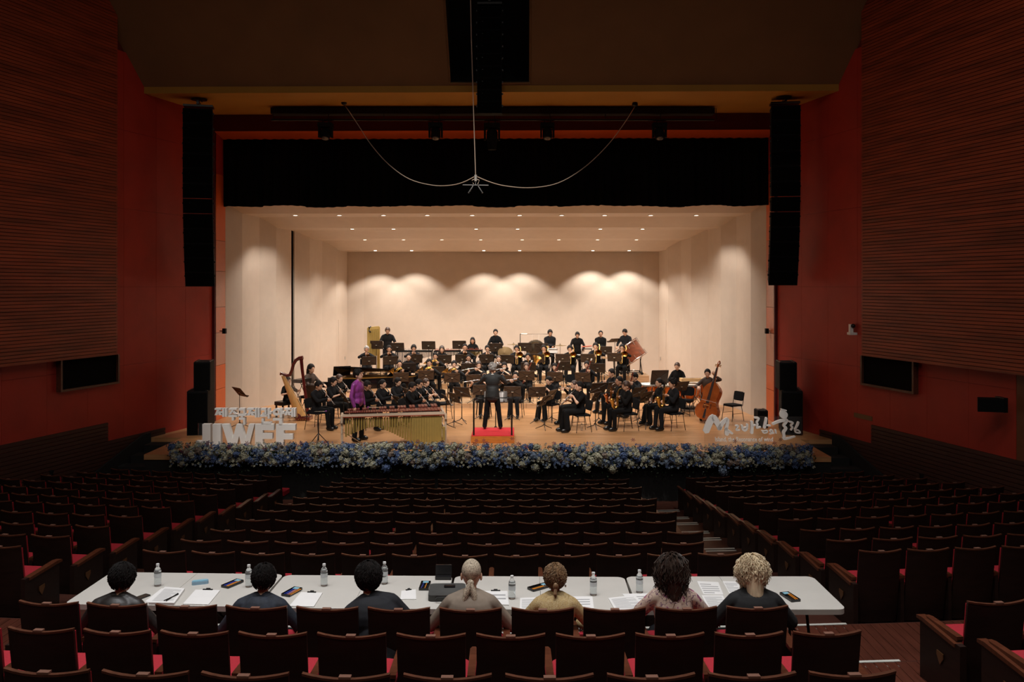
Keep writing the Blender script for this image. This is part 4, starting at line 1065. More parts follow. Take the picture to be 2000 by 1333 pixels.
player(804, 748, 23.3, 0, 75, 'clarinet', 'seated person in black at the right end of the marimba, oboe pointing down', 'slim dark oboe in front of the player at the marimba middle', tilt=10, skin=1, clab='black chair nearest the right half of the marimba')
player(818, 742, 24.2, 0, 68, 'clarinet', 'seated person with glasses behind two players at the marimba, clarinet', 'clarinet whose bell reaches the right marimba bars', glasses=True, tilt=8, clab='black chair of the second player behind the right marimba half')
player(832, 741, 25.0, 0, 66, 'clarinet', 'seated person with light brown hair and short sleeves nearest the empty chair', 'clarinet pointing at the empty chair near the marimba', hc='brown', sleeve=.4, skin=2, tilt=4, clab='black chair of the short sleeved clarinettist')
# front middle
player(945, 728, 25.7, 0, 5, 'flute', 'seated person hidden behind the conductor, dark trousers and hands showing', 'flute hidden behind the conductor', hair='bob', female=True, sleeve=.45, skin=2, clab='black chair hidden behind the conductor')
player(1007, 728, 25.6, 0, -8, 'flute', 'seated person with pinned dark hair in black blouse right of the conductor', 'flute of the player right of the conductor', hair='bun', female=True, skin=2, clab='black chair right of the conductor')
player(1073, 736, 25.0, 0, -38, 'clarinet', 'seated person with short sleeves and wide trousers, head bowed, oboe', 'short dark oboe of the player with bowed head', hair='bun', female=True, sleeve=.4, skin=2, tilt=14, wide=True, clab='black chair of the oboist with wide trousers')
# front right
player(1131, 747, 23.0, 0, -72, 'clarinet', 'seated person in short sleeved black blouse, low ponytail, nearest flutist right of podium', 'dark clarinet raised by the nearest short sleeved player right of podium', hair='bun', female=True, sleeve=.35, skin=2, wide=True, clab='black chair of the nearest short sleeved player right of podium')
player(1121, 745, 24.2, 0, -66, 'flute', 'seated person almost hidden behind the short sleeved player right of podium', 'second instrument pointing down-left beside the clarinet right of podium', hair='bun', hc='brown', female=True, skin=2, act='flute', clab='black chair hidden by the short sleeved player')
player(1223, 746, 23.2, 0, -74, 'alto', 'seated person with brown hair and neck strap playing gold alto saxophone, front right', 'gold alto saxophone of the front right player', hc='brown', tilt=4, clab='black chair of the brown haired saxophonist')
player(1209, 737, 24.3, 0, -66, 'tenor', 'seated person with cropped hair playing copper tenor saxophone', 'copper tenor saxophone with silver neck', hair='crop', skin=1, clab='black chair of the copper tenor saxophone player')
player(1240, 729, 25.6, 0, -60, 'bassoon', 'seated person with black fringe looking down behind the saxophones', 'low wind instrument of the player behind the gold alto saxophone', tilt=8, act='bassoon', clab='black chair of the player with black fringe')
player(1194, 722, 26.4, 0, -60, 'bcl', 'seated person playing bass clarinet with silver neck and bell', 'bass clarinet with bright silver neck', act='bcl' if False else 'clarinet', skin=0, clab='black chair of the bass clarinettist')
player(1287, 741, 24.2, 0, -66, 'ssax', 'seated person with tied black hair and fringe playing silver alto saxophone', 'silver alto saxophone before the copper timpani', hair='pony', female=True, wide=True, clab='black chair of the silver saxophone player')
player(1313, 741, 23.3, 0, -70, 'alto', 'seated person with thick black hair and strap playing gold saxophone, rightmost of the saxophones', 'rightmost gold alto saxophone', hair='fluffy', sleeve=.85, clab='black chair of the rightmost saxophonist')
# first riser
player(780, 705, 27.9, 1, 18, 'horn', 'seated person with tied black hair on low riser playing horn, left', 'gold horn at the left end of the low riser', hair='bun', female=True, clab='black chair at the left end of the low riser')
player(838, 703, 27.9, 1, 12, 'horn', 'seated person with round face and gold horn, second on low riser', 'gold horn second from left on the low riser', clab='black chair second on the low riser')
player(887, 706, 27.9, 1, 8, 'horn', 'smiling seated person with gold horn, third on low riser', 'gold horn third from left on the low riser', skin=2, clab='black chair third on the low riser')
player(935, 707, 27.9, 1, 10, 'flute', 'seated flutist with bob and short sleeves just left of the conductor', 'flute just left of the conductor', hair='bob', hc='dkbrown', female=True, sleeve=.4, skin=2, clab='black chair of the flutist left of the conductor')
player(985, 709, 27.9, 1, 4, 'flute', 'seated flutist in dark grey top just right of the conductor head', 'flute just right of the conductor head', hair='bob', female=True, sleeve=.45, skin=2, top=BLK[1], clab='black chair of the flutist right of the conductor')
player(1028, 710, 27.9, 1, 0, 'bassoon', 'seated bassoonist with reddish fringe behind a wide stand', 'bassoon of the player with reddish fringe', hair='long', hc='brown', female=True, skin=2, clab='black chair of the bassoonist with reddish fringe')
player(1083, 711, 27.9, 1, -6, 'bassoon', 'seated bassoonist with pale face and black hair, middle bassoon', 'middle bassoon with white ring', hair='long', female=True, skin=2, clab='black chair of the middle bassoonist')
player(1146, 707, 27.9, 1, -14, 'bassoon', 'seated bassoonist with black parted hair at the right end of the low riser', 'rightmost bassoon with white ring', clab='black chair of the rightmost bassoonist')
# second riser
player(798, 692, 29.1, 2, 14, None, 'seated smiling person with tied hair on second riser, left', '', hair='bun', female=True, skin=2, clab='black chair at the left end of the second riser')
player(850, 690, 29.1, 2, 8, 'horn', 'seated person with round face and horn on second riser', 'gold horn on the second riser', hair='short', bulk_=1.1, clab='black chair of the hornist on the second riser')
player(915, 694, 29.1, 2, 4, 'shorn', 'seated person with high forehead playing silver horn left of the conductor', 'silver horn left of the conductor', hair='crop', skin=1, clab='black chair of the left silver horn player')
player(974, 696, 29.1, 2, 4, 'shorn', 'seated person with tied hair playing silver horn above the conductor head', 'silver horn above the conductor head', hair='bun', hc='brown', female=True, skin=2, clab='black chair of the right silver horn player')
player(1031, 691, 29.1, 2, -4, 'euph', 'seated person with black hair playing the big gold euphonium', 'big gold euphonium with bell to the upper right', clab='black chair of the euphonium player')
# third riser
player(716, 677, 30.3, 3, 14, 'trumpet', 'seated trumpeter with short grey hair at the far left', 'trumpet at the far left of the third riser', hc='grey', skin=1, bulk_=1.05, clab='black chair of the grey haired trumpeter')
player(760, 676, 30.3, 3, 10, 'trumpet', 'seated trumpeter with round face, second from left', 'trumpet second from left on the third riser', skin=1, bulk_=1.05, clab='black chair of the second trumpeter')
player(808, 675, 30.3, 3, 8, 'trumpet', 'seated trumpeter with black fringe in front of the vibraphone', 'trumpet in front of the vibraphone', hair='bowl', skin=1, clab='black chair of the trumpeter before the vibraphone')
player(863, 677, 30.3, 3, 6, None, 'seated person with long dark hair, hands down, between the trumpets', '', hair='long', hc='dkbrown', female=True, sleeve=.5, skin=0, clab='black chair of the long haired player between the trumpets')
player(908, 673, 30.3, 3, 4, 'trumpet', 'seated trumpeter with cropped hair below the xylophone player', 'trumpet below the xylophone', hair='crop', skin=1, clab='black chair of the crop haired trumpeter')
player(952, 676, 30.3, 3, 4, 'trumpet', 'seated person with parted hair and glasses at the middle of the third riser', 'trumpet at the middle of the third riser', glasses=True, clab='black chair at the middle of the third riser')
player(1009, 676, 30.3, 3, 0, 'trombone', 'seated trombonist with greying hair, leftmost trombone', 'leftmost gold trombone of the slide trombone row', skin=1, bulk_=1.1, clab='black chair of the leftmost trombonist')
player(1062, 675, 30.3, 3, -2, 'trombone', 'seated trombonist with curly hair, second trombone', 'second gold trombone from left', skin=1, bulk_=1.1, clab='black chair of the second trombonist')
player(1113, 676, 30.3, 3, -4, 'trombone', 'seated trombonist with cap of black hair, third trombone', 'third gold trombone from left', hair='bowl', skin=0, clab='black chair of the third trombonist')
player(1163, 671, 30.3, 3, -8, 'trombone', 'seated trombonist with parted hair, fourth trombone', 'fourth gold trombone from left', clab='black chair of the fourth trombonist')
player(1215, 674, 30.3, 3, -12, 'trombone', 'seated trombonist with glasses in front of the bass drum', 'gold trombone in front of the bass drum', glasses=True, clab='black chair of the trombonist before the bass drum')
# percussion on the top riser
player(757, 640, 31.5, 4, 10, None, 'standing percussionist in black T-shirt with auburn hair by the tubular bells', '', pose='stand', act='mallets', hc='brown', skin=1, sleeve=.4, tilt=14)
player(923, 661, 31.5, 4, 0, None, 'percussionist with long straight black hair behind the xylophone', '', pose='stool', act='mallets', hair='long', female=True, skin=1, seat=False)
player(968, 644, 31.5, 4, 0, None, 'standing percussionist in black blouse with tied hair, above the conductor', '', pose='stand', act='mallets', hair='bun', female=True, tilt=8, skin=0)
player(1074, 645, 31.5, 4, 6, None, 'standing percussionist with black fringe beside the gong', '', pose='stand', act='crossed', hair='bowl', skin=1, tilt=6)
player(1127, 651, 31.5, 4, 4, None, 'standing percussionist with parted hair behind the third trombone', '', pose='stand', act='mallets', skin=1, tilt=12, lean=6)
player(1173, 647, 31.5, 4, 0, None, 'standing percussionist with glasses behind the wooden clapper table', '', pose='stand', act='crossed', hair='crop', skin=1, glasses=True)
player(1222, 643, 31.5, 4, -30, None, 'standing percussionist looking down beside the tilted bass drum', '', pose='stand', act='mallets', skin=1, tilt=18)
# timpanist, bassist, harpist, pianist, soloist, conductor
player(1323, 709, 27.6, 0, -25, None, 'person with brown tied hair in round-neck top behind the timpani', '', pose='stool', act='lowmallet', hair='bun', hc='brown', female=True, skin=0, tilt=12, seat=False)
MB_, sb = place(1382, 722, 25.2, 0, -20, 'stool')
person('person with black tied hair and sheer sleeves playing the double bass', MB_, 'stool', 'bass', 'bun', 'black', 2, M_sheer, BLK[0], .75, True, tilt=8, group='musicians of the wind band',
       handpos=((.20, -.26, 1.20), (-.20, -.36, .78), (0, .6, 0), (0, .6, 0), 1.3))
MH, sh_ = place(563, 741, 25.6, 0, 62, 'sit')
person('harpist in black T-shirt seated behind the harp', MH, 'sit', 'harp', 'short', 'black', 2, BLK[0], BLK[0], .4, True, group='musicians of the wind band')
MP, sp_ = place(608, 713, 26.9, 0, 62, 'sit')
person('pianist with dark bob and sheer brown blouse at the piano keys', MP, 'sit', 'piano', 'bob', 'black', 2, M_sheer, BLK[0], 1, True, group='musicians of the wind band')
MS, ss = place(699, 724, 21.6, 0, 70, 'stand')
_, shv, sV, _ = person('soloist in shiny purple shirt standing behind the marimba, chin raised', MS, 'stand', 'down', 'fluffy', 'black', 2, M_purple, BLK[0], 1.0, False, tilt=-10, collar=M_purple, vox=.014, footx=.15, bulk_=1.06, hscale=1.12)
MC, sc_ = place(962, 712, 22.3, .185, 180, 'stand', hmax=1.1)
_, chv, cV, _ = person('conductor from behind in dark suit with grey hair, arms raised', MC, 'stand', 'conduct', 'fluffy', 'grey', 1, M_suit, BLK[0], .96, False, collar=M_white, jacket=True, vox=.014, footx=.19, bulk_=1.08, hscale=1.12)
for pr, M, lb in (('violin_bow', None, ''),): pass
bt = thing('baton', 'white conducting baton in the conductor right hand', 'baton', M=MC @ T(-.25, -.37, 1.42))
MB().tube([(0, 0, 0), (-.05, -.22, .10)], [.006, .002], 6).build('shaft', M_white, bt); MB().ell((0, 0, 0), .012, 8, 5).build('handle', M_maple, bt)

# ------------------------------------------------------------------ music stands (desk centre in the photo, depth, level)
S3 = [(735, 674, 31.0, 4, 'tall stand by the tubular bells'), (776, 678, 31.0, 4, 'tall stand right of the tubular bell player'), (837, 675, 31.0, 4, 'tall stand between vibraphone and xylophone'), (897, 674, 31.0, 4, 'tall stand left of the xylophone player'),
      (968, 679, 31.0, 4, 'stand in front of the standing percussionist above the conductor'), (1025, 678, 31.0, 4, 'stand left of the gong'), (1057, 679, 31.0, 4, 'stand in front of the gong'), (1182, 685, 31.0, 4, 'stand behind the fourth trombonist')]
for cx, cy, d, zi, lb in S3: stand_px('black music ' + lb, cx, cy, d, FLO[zi])
S2 = [(721, 705, 'of the grey haired trumpeter'), (762, 704, 'of the second trumpeter'), (811, 701, 'of the trumpeter before the vibraphone'), (868, 702, 'of the long haired player between trumpets'), (903, 701, 'of the crop haired trumpeter'), (950, 701, 'at the middle of the third riser'),
      (990, 702, 'left of the leftmost trombone slide'), (1050, 700, 'left of the second trombone slide'), (1099, 700, 'of the third trombonist'), (1148, 700, 'of the fourth trombonist'), (1200, 698, 'of the trombonist before the bass drum')]
for cx, cy, lb in S2: stand_px('dark music stand desk ' + lb, cx, cy, 29.75, FLO[3] if False else FLO[3], (968 - cx) * .0012)
S1 = [(798, 718, 'of the smiling player on second riser'), (853, 725, 'of the hornist on second riser'), (915, 719, 'of the left silver horn player'), (970, 722, 'just above the conductor head'), (1032, 717, 'below the euphonium'), (1100, 715, 'right of the euphonium'), (1167, 719, 'behind the rightmost bassoon')]
for cx, cy, lb in S1: stand_px('dark music stand desk ' + lb, cx, cy, 28.55, FLO[2], (968 - cx) * .0012)
S0 = [(783, 737, 'of the left hornist on the low riser'), (832, 733, 'of the second hornist on the low riser'), (883, 738, 'of the third hornist on the low riser'), (926, 741, 'just left of the conductor shoulder'), (987, 742, 'just right of the conductor shoulder'), (1029, 734, 'wide, of the bassoonist with reddish fringe'), (1084, 736, 'of the middle bassoonist'), (1138, 737, 'of the rightmost bassoonist')]
for cx, cy, lb in S0: stand_px('dark music stand desk ' + lb, cx, cy, 27.36, FLO[1], (968 - cx) * .0015)
FS = [(1001, 765, 25.0, -3, 22, 0, 'right of the white score, before the black blouse'), (940, 762, 25.1, 3, 22, 0, 'behind the conductor legs'), (1049, 766, 24.4, 10, 25, 0, 'tilted, left of the side-on stands at right of podium'), (902, 766, 24.4, -24, 28, 0, 'broad, just left of the podium rail'),
      (887, 777, 23.9, -58, 30, 0, 'almost side-on, left of the broad stand'), (872, 781, 23.4, -70, 30, 1, 'side-on with white sheets beside the marimba end'), (1077, 772, 24.6, 62, 25, 0, 'side-on, before the bowed oboist'), (1063, 783, 23.3, 66, 30, 1, 'side-on with white score right of the podium'),
      (671, 776, 23.9, -62, 30, 0, 'tilted, behind the purple shirt'), (777, 784, 23.6, -58, 28, 1, 'with white sheets behind the marimba'), (795, 768, 24.2, -62, 28, 0, 'dark, side-on beside the long haired clarinettist'),
      (1169, 758, 24.4, 26, 26, 0, 'tilted, left of the bass clarinet'), (1163, 776, 23.4, 64, 30, 1, 'side-on with white sheets left of the tenor saxophone'), (1201, 756, 25.2, 24, 26, 0, 'between bass clarinet and tenor saxophone'), (1248, 766, 24.4, 36, 30, 0, 'tilted, right of the gold alto saxophone'), (1262, 775, 23.5, 48, 32, 0, 'nearest, before the silver saxophone'),
      (1288, 738, 26.6, 12, 18, 0, 'large, before the timpanist'), (1331, 755, 25.8, 30, 28, 0, 'right of the thick haired saxophonist'), (611, 768, 25.9, -20, 20, 0, 'large, beside the harp column'), (468, 766, 23.6, -45, 40, 0, 'lone, beside the left shell wall')]
for cx, cy, d, rz, tl, sc, lb in FS:
    big = cx in (1288, 611)
    stand_px('black music stand ' + lb, cx, cy, d, 0, radians(rz), tl, bool(sc), .56 if big else .5, .5 if big else .34)
st = stand_px('black score stand with white open score just ahead of the conductor', 968, 776, 22.95, .0, pi, 30, True, .62)
for (px, d, yaw, lb) in ((864, 25.2, 30, 'empty black chair beside the marimba end'), (1121, 28.0, 10, 'empty grey-backed chair beside the middle bassoonist'), (1187, 27.4, 10, 'empty black chair behind the bass clarinettist'), (1338, 25.9, -30, 'empty black chair behind the rightmost saxophonist'), (1431, 24.9, -62, 'lone empty black chair at the right of the stage')):
    zf = FLO[1] if px in (1121,) else 0
    chair(T(WX(px, d, zf)) @ Rz(radians(yaw)), lb)
# ------------------------------------------------------------------ marimba, trap tray, podium
M_rose = mat('rosewood', (.17, .042, .026), .42, var=.35, scale=20, coat=.08, spec=.3)
M_res = mat('resonator_gold', (.44, .31, .09), .45, .35, var=.05); M_beige = mat('beige_frame', (.56, .44, .33), .5, var=.03); M_rail = mat('red_rail', (.26, .045, .02), .35, var=.05)
A = WX(669, 20.15, 0); B = WX(868, 20.55, 0); ux = (B - A); ML = ux.length; ang = atan2(ux.y, ux.x)
mr = thing('marimba', 'long marimba with rosewood bars and gold resonator tubes at the stage front', 'marimba', A, ang)
H = .83
def depth(t): return .42 + .50 * t
fr = MB(); fr.add([(0, 0, H - .02), (ML, 0, H - .02), (ML, 0, H), (0, 0, H), (0, .03, H - .02), (ML, .03, H - .02), (ML, .03, H), (0, .03, H)], [(0, 1, 2, 3), (4, 7, 6, 5), (3, 2, 6, 7), (0, 4, 5, 1)]); fr.build('front_rail', M_rail, mr, smooth=False)
bd = MB(); bd.add([(0, .02, H), (ML, .02, H), (ML, depth(1) * .0 + .19, H + .05), (0, .11, H + .05)], [(0, 1, 2, 3)])
bd.add([(0, .015, H - .02), (ML, .015, H - .02), (ML, .02, H + .07), (0, .02, H + .055)], [(0, 1, 2, 3)]); bd.build('rail_board', M_beige, mr, smooth=False)
nb = 36; x = .05; acc = [1, 1, 0, 1, 1, 1, 0]
for i in range(nb):
    t = i / (nb - 1); w_ = .036 + .038 * t; ln = .20 + .28 * t; x = .06 + (ML - .16) * (i * .7 + .3 * i * t) / (nb - 1)
    yb = .06 + .06 * t
    m = MB(); m.box((x, yb + .02 + ln / 2, H + .075 + .01), (w_, ln, .022)); m.build('bar', M_rose, mr, smooth=False)
for i in range(nb - 1):
    if acc[(i + 2) % 7]:
        t = i / (nb - 1); w_ = .034 + .036 * t; ln = .18 + .25 * t; x = .06 + (ML - .16) * ((i + .5) * .7 + .3 * (i + .5) * t) / (nb - 1)
        m = MB(); m.box((x, .10 + .06 * t + .19 + .28 * t + ln / 2, H + .115), (w_, ln, .022)); m.build('bar', M_rose, mr, smooth=False)
def arch(t):       # length of the front resonators, left to right
    if t < .33: return .44 - .30 * sin(t / .33 * pi / 2) ** 1.0 * .75
    if t < .5: return .22 + 1.0 * (t - .33)
    return min(.39 + 1.25 * (t - .5), .77)
nr = 38
for i in range(nr):
    t = i / (nr - 1); xr = .08 + (ML - .17) * t; ln = arch(t) ; r = .0215 + .0085 * t
    m = MB()
    if t < .70: m.tube([(xr, .05, H - .04), (xr, .05, H - .04 - ln)], r, 10)
    else: m.box((xr, .06, H - .04 - ln / 2), (r * 2.0, .07, ln))
    m.build('resonator', M_res, mr)
m = MB(); m.box((ML - .02, -.03, H - .45), (.06, .1, .32)); m.build('resonator', M_res, mr, smooth=False)
for s, xx, dp in ((0, -.02, .52), (1, ML + .03, 1.12)):
    m = MB()
    m.box((xx, .03, H / 2 + .03), (.045, .05, H - .02)); m.box((xx, dp, H / 2 + .03), (.045, .05, H - .02)); m.box((xx, dp / 2, .12), (.04, dp, .05)); m.box((xx, dp / 2, H - .06), (.05, dp + .06, .17 if s == 0 else .1))
    m.box((xx, dp / 2, .45), (.03, dp, .04)); m.build('end_frame', M_beige, mr, smooth=False)
    for yy in (.03, dp): MB().ell((xx, yy, .04), (.03, .03, .04), 10, 6).build('caster', M_blackm, mr)
m = MB(); m.tube([(0, .3, .12), (ML, .5, .12)], .025, 8); m.tube([(.03, .1, .45), (.45, .35, .13)], .012, 6); m.tube([(ML, .2, .5), (ML - .4, .45, .13)], .012, 6); m.build('stretcher', M_beige, mr)
mal = thing('mallets', 'pink-headed mallets resting on the bars of the marimba', 'mallet', WX(718, 20.75, H + .14), .2)
MB().tube([(0, 0, 0), (.30, -.08, .0)], .004, 6, 1).ell((0, 0, .0), .018, 8, 6).build('mallet', [M_purple, M_riser], mal)
MB().tube([(.02, .06, 0), (.32, .0, .0)], .004, 6, 1).ell((.02, .06, .0), .018, 8, 6).build('mallet', [M_purple, M_riser], mal)
# trap tray on a tripod
p = WX(622, 21.0, 0); tt = thing('mallet_tray_stand', 'black tripod stand with a felt tray of mallets left of the marimba', 'tray stand', p, .05)
m = MB(); m.prism(rrect(.50, .30, .03, 3), .80, .81); [m.box((sx * .25, 0, .83), (.012, .30, .05)) for sx in (-1, 1)]; [m.box((0, sy * .15, .83), (.5, .012, .05)) for sy in (-1, 1)]; m.build('tray', M_cush, tt)
MB().tube([(0, 0, .80), (0, 0, .12)], .014, 8).build('pole', M_blackm, tt)
for i in range(3):
    a = radians(30 + 120 * i); MB().tube([(0, 0, .30), (cos(a) * .27, sin(a) * .27, .01)], .011, 6).build('leg', M_blackm, tt)
m = MB(); [m.tube([(-.17 + .02 * i, -.08 + .04 * i, .825), (.17, -.06 + .035 * i, .83)], .006, 6) for i in range(4)]; m.build('mallet_shafts', mat('birch', (.70, .55, .38), .5, var=.05), tt)
MB().ell((.18, -.06, .835), .022, 8, 6).ell((.18, .04, .835), .022, 8, 6).build('mallet_heads', M_purple, tt)
# podium
M_pod = mat('varnished_orange_wood', (.52, .17, .03), .3, var=.2, scale=6, stretch=(1, 1, 5), coat=.3); M_carp = mat('red_carpet', (.58, .015, .025), .9, var=.08, scale=60)
pa, pb = WX(919, 21.3, 0), WX(1004, 21.3, 0); pc = (pa + pb) / 2; pw = (pb - pa).length
pod = thing('podium', 'low varnished wooden podium with red carpet under the conductor', 'podium', (pc.x, pc.y + .62, 0), TH)
MB().box((0, 0, .085), (pw, 1.24, .17)).build('box', M_pod, pod, smooth=False)
m = MB(); m.box((0, -.622, .085), (pw - .05, .006, .13)); m.build('front_panel', M_pod, pod, smooth=False)
MB().box((0, 0, .178), (pw - .02, 1.22, .016)).build('carpet', M_carp, pod, smooth=False)
g = MB(); xr = .475; yb = -.55
pts = [(-xr, yb, .185), (-xr, yb, 1.02)] + [(-xr + .10 - .10 * cos(t), yb, 1.02 + .10 * sin(t)) for t in (.4, .8, 1.2, pi / 2)] + [(xr - .10 + .10 * sin(t), yb, 1.02 + .10 * cos(t)) for t in (0, .4, .8, 1.2)] + [(xr, yb, 1.02), (xr, yb, .185)]
g.tube(pts, .022, 10); g.build('rail', M_blackm, pod)
# ------------------------------------------------------------------ harp
M_harp = mat('mahogany_harp', (.11, .014, .012), .22, var=.25, coat=.6); M_sound = mat('spruce_soundboard', (.66, .36, .12), .4, var=.15, scale=12, stretch=(1, 1, .2))
hd_ = 25.0
def hp(px, py, dd=0): return Wp(px, py, hd_ + dd)
base = WX(593, hd_, 0); hr = thing('harp', 'dark red concert harp with pale soundboard at the left of the stage', 'harp', base, 0)
q = lambda px, py, dd=0: hp(px, py, dd) - base
MB().tube([q(588, 697), q(590, 720), q(595, 760), q(600, 795), q(601, 812)], [.055, .048, .044, .045, .06], 12).build('column', M_harp, hr)
m = MB(); m.tube([q(592, 699), q(585, 700), q(578, 704), q(573, 712), q(570, 724), q(566, 733), q(560, 734), q(553, 731), q(549, 728), q(548, 733)], [.06, .055, .05, .05, .045, .05, .05, .042, .045, .03], 10); m.build('neck', M_harp, hr)
# soundbox: widening wedge from shoulder to base
m = MB(); a0, a1 = q(553, 735), q(588, 811)
ax = (a1 - a0).normalized(); sd = Vector((.88, -.47, 0)); nn_ = ax.cross(sd).normalized()
def ring_(c, w_, d_): return [c + sd * w_ * cos(t) + nn_ * (d_ * sin(t) if sin(t) > 0 else .3 * d_ * sin(t)) for t in [2 * pi * i / 14 for i in range(14)]]
vs = []; 
for t in (0, .25, .5, .75, 1): vs += ring_(a0.lerp(a1, t), .035 + .16 * t, .05 + .10 * t)
fs = [(i * 14 + j, i * 14 + (j + 1) % 14, (i + 1) * 14 + (j + 1) % 14, (i + 1) * 14 + j) for i in range(4) for j in range(14)] + [tuple(range(14)), tuple(reversed(range(56, 70)))]
m.add(vs, fs); m.build('soundbox', M_sound, hr)
m = MB(); m.tube([a0.lerp(a1, .0) + sd * .06, a0.lerp(a1, 1) + sd * .25], .012, 6); m.tube([a0 - sd * .06, a1 - sd * .25], .012, 6); m.build('soundbox_edge', mat('pale_binding', (.75, .5, .25), .4, var=0), hr)
m = MB(); m.box((q(594, 818).x, 0, .05), (.42, .40, .09)); m.tube([(q(594, 818).x - .1, 0, .09), (q(594, 818).x, 0, .14)], [.2, .13], 14); m.build('pedestal', M_harp, hr)
m = MB()
for i in range(22):
    t = i / 21; top = q(551 + 37 * t, 733, 0) if t < .2 else q(553 + 34 * t, 734 - 26 * max(0, (t - .25)) / .75); bot = a0.lerp(a1, .08 + .88 * t); m.tube([top, bot + sd * .0], .0022, 4, cap=False)
m.build('strings', mat('gut_string', (.55, .45, .38), .5, var=0), hr, kind='stuff')
for i in range(4): MB().box((q(587, 818).x + .07 * i, -.22, .04), (.03, .08, .015)).build('pedal', M_gold, hr)
bp_ = MH.translation; bn = thing('harp_bench', 'black padded bench under the harpist', 'bench', (bp_.x - .05, bp_.y + .03, 0), radians(62))
MB().prism(rrect(.62, .36, .03, 3), .36, .47).build('cushion', M_blackm, bn)
for sx in (-1, 1):
    for sy in (-1, 1): MB().box((sx * .26, sy * .13, .18), (.04, .04, .36)).build('leg', M_blackm, bn)
# ------------------------------------------------------------------ double bass
M_bass = mat('orange_brown_varnish', (.36, .085, .018), .25, var=.35, scale=3, coat=.5); M_fb = mat('ebony_board', (.03, .027, .03), .3, var=0)
e0 = WX(1372, 24.3, 0.0); top = Wp(1404, 708, 24.7)
ax = (top - e0).normalized(); fn_ = Vector((-.62, -.78, .1)); xs_ = ax.cross(fn_).normalized(); fn_ = xs_.cross(ax).normalized()
BM = Matrix((xs_, ax, fn_)).transposed().to_4x4(); BM.translation = e0
db = thing('double_bass', 'orange-brown double bass leaning on the player at the right', 'double bass', M=BM)
Lb = (top - e0).length
o0 = .12; bl = Lb * .615; out = []
for t, w_ in ((0, .0), (.01, .10), (.05, .22), (.12, .30), (.22, .335), (.32, .32), (.42, .25), (.50, .215), (.58, .215), (.66, .235), (.74, .245), (.82, .235), (.90, .17), (.96, .08), (1, .035)): out.append((w_, o0 + bl * t))
poly = [(-w_, y) for w_, y in reversed(out)] + [(w_, y) for w_, y in out[1:]]
def solid(z0, z1, k): return [(x * k, y) for x, y in poly]
MB().prism(poly, -.20, -.015).build('ribs', M_bass, db); MB().prism([(x * 1.03, (y - o0 - bl / 2) * 1.015 + o0 + bl / 2) for x, y in poly], -.015, .0).build('top_plate', M_bass, db); MB().prism([(x * 1.03, (y - o0 - bl / 2) * 1.015 + o0 + bl / 2) for x, y in poly], -.21, -.20).build('back_plate', M_bass, db)
MB().add([(-.045, o0 + bl * .42, .05), (.045, o0 + bl * .42, .05), (.022, Lb - .18, .03), (-.022, Lb - .18, .03), (-.045, o0 + bl * .42, .035), (.045, o0 + bl * .42, .035), (.022, Lb - .18, .01), (-.022, Lb - .18, .01)], [(0, 1, 2, 3), (0, 3, 7, 4), (1, 5, 6, 2), (4, 7, 6, 5), (0, 4, 5, 1)]).build('fingerboard', M_fb, db, smooth=False)
MB().tube([(0, o0 + bl * .97, -.03), (0, Lb - .16, .0), (0, Lb - .08, -.01)], [.04, .024, .028], 10).build('neck', M_bass, db)
m = MB(); m.tube([(0, Lb - .12, -.01), (0, Lb - .04, -.005), (0, Lb + .02, -.03), (0, Lb + .0, -.075), (0, Lb - .04, -.06)], [.032, .034, .04, .036, .025], 10); m.build('scroll', M_bass, db)
m = MB(); [m.tube([(s * .02, Lb - .08 - .04 * k, -.01), (s * .09, Lb - .08 - .04 * k, -.01)], [.006, .016], 6) for s in (-1, 1) for k in (0, 1)]; m.build('tuning_pegs', M_gold, db)
MB().box((0, o0 + bl * .36, .05), (.13, .012, .10)).build('bridge', M_sound, db, smooth=False); MB().add([(-.04, o0 + .05, .03), (.04, o0 + .05, .03), (.022, o0 + bl * .28, .05), (-.022, o0 + bl * .28, .05)], [(0, 1, 2, 3)]).build('tailpiece', M_fb, db)
m = MB(); [m.tube([(x, o0 + bl * .27, .055), (x * 1.2, o0 + bl * .36, .105), (x * .7, Lb - .14, .03)], .0022, 4) for x in (-.018, -.006, .006, .018)]; m.build('strings', M_silver, db)
for s in (-1, 1): m = MB(); m.tube([(s * .10, o0 + bl * .30, .003), (s * .115, o0 + bl * .36, .003), (s * .095, o0 + bl * .42, .003)], [.012, .006, .012], 6); m.build('sound_hole', M_fb, db)
MB().tube([(0, o0 + .01, -.1), (0, .0, -.1)], .009, 6).build('endpin', M_silver, db)
bw_ = thing('double_bass_bow', 'bow drawn across the double bass strings', 'bow', M=BM @ T(-.12, o0 + bl * .5, .12)); MB().tube([(-.28, 0, 0), (.42, -.03, .02)], .006, 6).build('stick', M_bass, bw_); MB().tube([(-.28, -.02, -.0), (.42, -.045, .01)], .003, 5).build('hair', M_ivory, bw_); MB().box((-.24, -.01, 0), (.05, .03, .015)).build('frog', M_fb, bw_)
def stool(M, lb, h=.72):
    r = thing('tall_stool', lb, 'stool', M=M); MB().lathe([(.001, h - .05), (.17, h - .05), (.18, h - .02), (.16, h), (.001, h)], 20).build('seat', M_cush, r)
    for i in range(4):
        a = pi / 4 + i * pi / 2; MB().tube([(.12 * cos(a), .12 * sin(a), h - .05), (.21 * cos(a), .21 * sin(a), 0)], .012, 6).build('leg', M_blackm, r)
    MB().tube([(.16 * cos(t), .16 * sin(t), .3) for t in [2 * pi * i / 12 for i in range(12)]], .008, 5, closed=True).build('foot_ring', M_blackm, r)
stool(T(MB_.translation) @ T(.08, .06, 0) @ Sc(.93), 'tall black stool of the double bass player')
